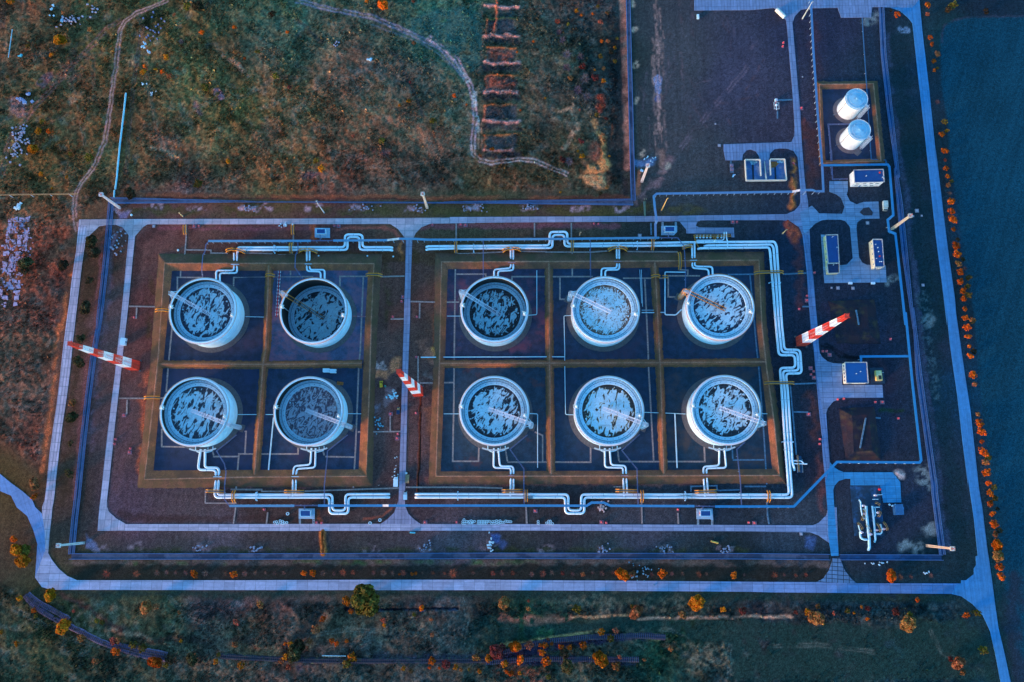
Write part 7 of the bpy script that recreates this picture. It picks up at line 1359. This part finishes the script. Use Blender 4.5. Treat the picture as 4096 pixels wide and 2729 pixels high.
track_('O:1980,1335 2240,1350 P:500,1372 900,1378 1500,1378 2150,1372', 'long overgrown track along the bottom edge', True, mSL, mBD)
pipeline('P:645,1330 860,1334', .3, 'thin pale rod lying on the overgrown track', .7, mat('grey blue pipe', (.28, .46, .52), .6), 'loose pipes', sup=50)

# ================================================================ TREES AND SHRUBS
def leafmat(name, tr=.25):
    m, nt, bs = nodes(name); oi = nt.nodes.new('ShaderNodeObjectInfo'); at = nt.nodes.new('ShaderNodeAttribute'); at.attribute_name = 'shade'
    c = mixc(nt, 1.0, oi.outputs['Color'], at.outputs['Color'], 'MULTIPLY'); nt.links.new(c, bs.inputs['Base Color']); bs.inputs['Roughness'].default_value = .8; bs.inputs['Specular IOR Level'].default_value = .1
    tl = nt.nodes.new('ShaderNodeBsdfTranslucent'); nt.links.new(c, tl.inputs[0]); mx = nt.nodes.new('ShaderNodeMixShader'); mx.inputs[0].default_value = tr
    nt.links.new(bs.outputs[0], mx.inputs[1]); nt.links.new(tl.outputs[0], mx.inputs[2]); nt.links.new(mx.outputs[0], nt.nodes['Material Output'].inputs[0]); return m
mLF = leafmat('autumn leaves'); mTW = leafmat('bare twigs', .1); mTK = mat('bark', (.10, .07, .05), .9)
def crown_mesh(kind, seed, n=260):
    r = np.random.default_rng(seed); vs = []; fs = []; col = []
    if kind in ('leaf', 'big'):
        lobes = [np.array([0, 0, .15])]+[np.array([math.cos(a)*.60*r.uniform(.55, 1.25), math.sin(a)*.60*r.uniform(.55, 1.25), r.uniform(-.25, .45)]) for a in np.linspace(0, 6.28, 7)[:-1]+r.uniform(0, 1)]
        lr = [.5]+[r.uniform(.2, .44) for _ in lobes[1:]] if kind == 'leaf' else [.62]+[r.uniform(.34, .52) for _ in lobes[1:]]
        for i in range(n):
            k = r.integers(len(lobes)); d = r.normal(size=3); d /= np.linalg.norm(d); d[2] = abs(d[2])*.9+d[2]*.1 if r.random() < .7 else d[2]
            p = lobes[k]+d*lr[k]*r.uniform(.72, 1.12)*np.array([1, 1, 1.05]); s = r.uniform(.07, .16); a = r.uniform(0, 6.28); tilt = r.normal(0, .5, 2)
            u = np.array([math.cos(a), math.sin(a), tilt[0]]); v = np.cross(d+r.normal(0, .35, 3), u); v /= np.linalg.norm(v)+1e-6; o = len(vs)
            vs += [p-u*s-v*s*.8, p+u*s-v*s*.7, p+u*s*.8+v*s, p-u*s*.7+v*s*.8]; fs.append((o, o+1, o+2, o+3)); sh = r.uniform(.5, 1.35)*(.75+.35*np.clip(p[2]+.3, 0, 1)); hu = r.uniform(.82, 1.2); col += [(sh, sh*hu, sh)]*4
    else:
        for i in range(n):
            a = r.uniform(0, 6.28); el = r.uniform(.0, 1.2); d = np.array([math.cos(a)*math.cos(el), math.sin(a)*math.cos(el), math.sin(el)]); l0 = r.uniform(.0, .45); l1 = r.uniform(.6, 1.1); side = np.array([-d[1], d[0], 0])+r.normal(0, .3, 3); side /= np.linalg.norm(side)
            w = r.uniform(.012, .035); o = len(vs); j = r.normal(0, .12, 3); vs += [d*l0-side*w, d*l0+side*w, d*l1+j+side*w*.4, d*l1+j-side*w*.4]; fs.append((o, o+1, o+2, o+3)); sh = r.uniform(.5, 1.4); col += [(sh, sh, sh)]*4
    me = bpy.data.meshes.new('crown'); me.from_pydata([tuple(v) for v in vs], [], fs); ca = me.color_attributes.new('shade', 'FLOAT_COLOR', 'POINT')
    ca.data.foreach_set('color', np.array([tuple(c)+(1,) for c in col], dtype=np.float32).ravel()); me.materials.append(mTW if kind == 'twig' else mLF); return me
CR = [crown_mesh('leaf', s, 230) for s in range(9)]; CB = [crown_mesh('big', 20+s, 1500) for s in range(2)]; TW = [crown_mesh('twig', 40+s, 150) for s in range(4)]
def trunk_mesh(seed):
    r = random.Random(seed); b = MB(); b.tube([(0, 0, -.3), (0, 0, .5), (.03, .02, 1.0)], [.09, .065, .045], 7)
    for k in range(6): a = k*1.05+r.random(); l = r.uniform(.4, .75); b.tube([(0, 0, .55+.06*k), (math.cos(a)*l*.5, math.sin(a)*l*.5, .85+.06*k), (math.cos(a)*l, math.sin(a)*l, 1.15+.08*k)], [.035, .022, .008], 5)
    me = bpy.data.meshes.new('trunk'); me.from_pydata(b.v, [], b.f); me.materials.append(mTK); return me
TM = [trunk_mesh(i) for i in range(3)]
TC = dict(o=('orange', (.90, .155, .012)), y=('yellow', (.80, .24, .014)), r=('rosy', (.52, .12, .07)), b=('tan', (.50, .17, .06)), g=('olive', (.26, .155, .025)), t=('bare brownish', (.34, .14, .12)), d=('dark green', (.10, .062, .028)), R=('dark red', (.22, .04, .035)), G=('bushy green', (.17, .11, .02)), v=('grey violet', (.26, .17, .20)))
def sizeword(r): return 'tiny' if r < 1.0 else 'small' if r < 1.7 else 'middling' if r < 2.6 else 'large' if r < 4 else 'very large'
TREES = [('D', '1375,48,35o 1375,128,22r 1400,335,25o 1412,398,23o 1462,485,30b 1432,548,22o 1437,630,16o 1460,612,15g 1468,910,22t 1530,1095,28g 1545,1175,22y 1500,1205,28o 1527,1355,30o 1533,1435,16r 1538,1508,26o', 'row'), ('D', '1105,130,30o 1050,95,14d', 'ne'),
 ('I', '1555,238,24o 1590,280,18g 1560,315,26b 1578,385,22t 1583,463,38o 1587,548,34o 1600,625,40o 1605,712,24o 1645,800,20d 1627,858,38o 1642,940,36o 1690,980,22d 1652,1018,32b 1715,1060,20t 1665,1098,32o 1740,1145,24g 1672,1180,34o 1733,1225,28G 1692,1265,30o 1735,1300,32g 1697,1335,30o 1708,1425,24o 1710,1505,28o', 'row'),
 ('N', '1780,75,30b 1725,135,35o 1737,215,30o 1748,303,22o 1790,350,26d 1757,390,30o 1780,558,34o 1795,643,28b 1828,912,22b 1840,993,36o 1855,1072,38o 1858,1158,18o 1875,1252,38o 1920,1300,30g 1890,1345,32b 1900,1437,36o 1915,1530,24o', 'row'),
 ('S', '1970,445,26g 1932,500,32o 1978,545,28g 1940,592,28o 2000,640,18d 1955,685,26o 1967,778,40o 2020,835,24d 1985,865,26b 1997,965,46o 2000,1060,46b 2022,1160,32o 2035,1247,34o', 'row'),
 ('O', '945,600,32r 1215,600,28r 1400,590,22t 1490,585,18t 1570,590,16t 1660,590,18t 1742,598,34o 1835,595,26t 2015,600,20t 2093,600,30o 2188,597,24t', 'strip'),
 ('P', '45,590,18t 135,590,14t 218,595,18t 300,590,16t 483,592,24o 567,588,28o 650,590,26t 750,595,16t 832,588,28r 920,585,20r 1105,590,18t 1195,590,26t 1275,592,16t 1340,600,12o 1370,590,24r 1453,600,14o 1485,592,14o 1545,592,12t 1637,590,16r 1742,595,14r 1815,595,42r 2000,592,18t 2175,595,22r', 'strip'),
 ('Q', '15,592,20t 115,592,18r 285,602,22t 385,600,28r 462,588,22t 563,592,18R 650,600,16t 742,600,20b 830,590,14t 915,595,22t 1010,590,16t 1100,605,48o 1190,595,26b 1360,605,20t 1457,595,36o 1540,597,16t 1635,597,16t 1785,605,24r 1850,600,16t 2095,612,34o 2190,605,14t', 'strip'),
 ('R', '8,610,26r 92,608,12t 197,612,14r 288,608,16r 1045,618,42o 1135,630,24t 1230,625,16t 1410,615,18t', 'strip'),
 ('O', '125,290,32o 165,390,52y 215,480,55y 230,400,44g 450,790,48y 185,815,24y 310,925,24o 325,970,20g 570,1075,55y 550,1100,34o 730,1175,36b 1015,1200,32r 1035,1290,36o 1060,1195,30b 1200,1235,34g 1280,1260,36g 1385,1385,48o 1310,900,46b 1400,890,24b 1605,945,16b 2118,1032,30r 660,930,18r 870,1022,24g 915,1035,20g 150,1225,24y 8,1120,20y 850,1380,26b 1515,1370,40d 1715,1360,44d 2158,1418,34y 1940,1378,22y 1960,1320,20g 1620,1200,16y 2105,1232,28b 1490,1420,24g', 'sw'),
 ('P', '1035,820,104G 865,840,38y 905,935,26o 90,870,32b 655,1000,26o 590,1090,34b 535,1200,28b 315,1225,16o 370,1235,32y 330,1340,40y 395,1300,60d 440,1240,50d 735,1195,22o 778,1222,20o 867,1197,16o 918,1350,40y 870,1400,34g 345,1430,28r 1540,905,28o 1472,962,16g 1195,1010,24r 1203,1060,16y 1625,1005,18b 1635,1142,22b 1373,1445,18y 1445,1470,20d 1630,1375,34o 1610,1438,14o 1697,1442,14o 1755,1410,40R 1845,1432,22y 1890,1455,16b 1962,1455,12g 2055,1470,20y 2030,1350,32b 2138,1355,32y 2205,1290,50R 440,1440,30v 280,1380,26b', 's'),
 ('Q', '35,860,44b 60,910,30d 255,910,22b 258,838,14r 690,915,34g 1215,945,50b 1185,890,20g 1760,850,54y 2000,918,22y 1635,965,36b 910,1115,32y 990,1175,34g 1035,1110,24r 140,1250,44o 260,1235,34r 360,1235,18o 403,1238,24o 463,1222,16o 432,1185,16r 550,1255,26o 625,1255,22o 742,1237,32o 42,1398,30y 180,1365,40o 412,1382,40o 905,1362,58y 1042,1418,38b 1072,1342,20r 1295,1368,16b 1530,1267,22b 375,1300,30o 575,1310,40d 600,1420,50d 100,1490,26o 175,1490,18y 430,1520,20g 60,1475,18o 2180,930,34R 20,1250,30R', 'se'),
 ('R', '302,945,28y 375,990,54b 392,885,24b 440,1045,14g 535,950,18r 655,930,22g 717,945,12y 785,892,14y 833,1002,16o 1090,930,32R 1212,960,30g 1195,1040,56b 1282,830,22o 1720,965,28o 1815,945,32g 1645,1400,50b 1580,1360,24R 1690,1480,26b 1870,1280,38g 840,910,24R 195,940,20R', 'se2'),
 ('A', '1290,650,34y 1297,595,20o 1397,620,18y 1455,650,24o 1490,518,30y 1520,685,32b 960,530,28b 345,1175,34y 435,1180,24o 375,1090,26g 290,1335,44y 365,1560,24y 530,360,48y 585,375,24y 460,495,26y 810,265,30b 95,15,40y 625,1380,22g 570,110,24b 1565,135,20b 1810,290,28o 2100,245,24o 2103,470,22b 2195,525,14o 1840,785,32g 2045,1450,24y 1620,1470,26b 1590,610,16b 800,1410,40g 1225,230,26d 70,690,16g 245,410,26g 1680,60,40g 1780,60,50d 1620,370,26v 20,1000,34d 430,800,16d', 'nw'),
 ('B', '1195,52,50o 1045,10,18y 1468,12,18r 335,293,20o 68,465,24g 230,690,32g 355,785,26r 640,1515,34y 590,1440,32g 923,1218,18r 1180,1258,32g 1435,735,16R 1830,860,20o 1940,937,12o 1470,385,22b 2168,1338,24o 2065,1395,18b 1640,1085,36g 1420,905,22y 1340,945,18y 200,130,40d', 'n'),
 ('C', '685,100,24y 730,135,16o 830,125,14o 875,60,18g 960,115,22b 610,215,18g 300,370,16o 910,370,20o 968,370,22b 1050,345,16g 1030,425,18y 900,510,24g 1030,550,22g 740,595,30R 850,628,12y 930,615,18b 925,730,22y 632,700,28b 515,190,26r 865,1030,22g 915,880,24r 910,950,22r 950,1060,20R 730,1265,30R 735,1400,26y 695,1355,14y 980,1400,14y 405,885,12y 155,468,14o 182,988,10o 600,480,46v 720,500,36v 600,600,40v 760,700,50v 700,800,46v 780,860,40v 860,700,34R 530,280,30v 560,350,34v 620,1440,40v 560,1430,30R 900,200,28r 1000,470,24d 715,985,12r', 'ne1'),
 ('D', '1600,50,40g 1560,90,34d 1900,100,30d', 'field corner'),
 ('E', '240,790,60d 225,860,36d 575,810,48d 825,600,56d 840,700,50d 800,950,36d 770,1185,50d 740,1460,30d 1770,80,40g 465,120,14y 495,205,26b 1165,165,45d 600,20,20y', 'w'), ('J', '710,330,44d 650,700,36b 640,830,46d 620,1330,40d 720,130,36d 630,1060,30d 310,1420,46b 310,1540,30o', 'w2'), ('G', '990,155,14y 1410,110,20b 1350,165,16d', 'n2')]
PLACE = {'row': 'in the row beside the field', 'ne': 'in the grass at the top road bend', 'strip': 'in the roadside row below the lower fence', 'sw': 'in the scrub at the lower left', 's': 'in the scrub below the outer road', 'se': 'in the lower scrub near the railway', 'se2': 'on the hedge line at the lower right', 'nw': 'in the scrub at the upper left', 'n': 'in the upper scrub beside the revetments', 'ne1': 'in the thicket left of the spur fence', 'field corner': 'at the top corner of the field', 'w': 'on the grass along the west road', 'w2': 'between the two west roads', 'n2': 'in the scrub above the upper fence'}
cnt = {}; tot = 0; allt = []
for tl, s, plc in TREES:
    t = TI[tl]
    for tok in s.split():
        x, y, rr_ = tok[:-1].split(','); c = tok[-1]; px, py, r = t[0]+float(x)/t[2], t[1]+float(y)/t[2], float(rr_)/t[2]*.158
        allt.append((plc, px, py, r, c))
allt.sort(key=lambda a: (a[0], a[2] if a[0] in ('row',) else a[1]))
rt = random.Random(9)
GN = {'row': 'trees along the field', 'strip': 'trees along the outer road'}
for plc, px, py, r, c in allt:
    nm, rgb = TC[c]; sw = sizeword(r); key = (plc, sw, nm); k = cnt.get(key, 0); cnt[key] = k+1
    typ = 'tree' if r >= 1.6 else 'shrub'; tot_same = sum(1 for a in allt if a[0] == plc and sizeword(a[3]) == sw and TC[a[4]][0] == nm)
    od = '' if tot_same == 1 else (ORD(k)+' from the '+('top' if plc == 'row' else 'left')+', ')
    h0 = r*.9; w = W(px, py, h0*1.0); gz = ground_z(w.x, w.y) if plc not in ('row', 'strip') else 0
    e = empty('autumn_tree' if typ == 'tree' else 'shrub', (w.x, w.y, gz-.05), ('%s%s %s %s %s' % (od, sw, nm, typ, PLACE[plc])), typ, GN.get(plc, 'trees and shrubs of the scrubland'), rt.uniform(0, 6.28))
    e['label'] = ('%s %s %s %s%s' % (sw, nm, typ, PLACE[plc], (', '+ORD(k)+' from the '+('top' if plc == 'row' else 'left')) if tot_same > 1 else ''))
    twig = c == 't' or (c == 'r' and plc == 'strip') or c == 'v'
    me_ = (TW[rt.randrange(4)] if twig else (CB[rt.randrange(2)] if r > 2.9 else CR[rt.randrange(9)]))
    o = bpy.data.objects.new('crown', me_); COL.objects.link(o); o.parent = e; q = 1.12 if not twig else 1.2
    o.scale = (r*q*rt.uniform(.9, 1.12), r*q*rt.uniform(.9, 1.12), r*1.1); o.location = (0, 0, r*.95 if not twig else r*.25); v = rt.uniform(.5, 1.05); o.color = (min(.95, rgb[0]*v), min(.95, rgb[1]*v*rt.uniform(.85, 1.2)), rgb[2]*v, 1)
    o = bpy.data.objects.new('trunk', TM[rt.randrange(3)]); COL.objects.link(o); o.parent = e; o.scale = (r, r, r)
    tot += 1
print('trees', tot)
for ob in bpy.data.objects:
    if ob.type == 'MESH' and ob.parent is None and 'kind' not in ob.keys() and 'category' not in ob.keys(): print('untagged', ob.name)

for ob in bpy.data.objects:
    if 'label' in ob.keys() and len(ob['label'].split()) > 16: print('LONG', len(ob['label'].split()), ob['label'])
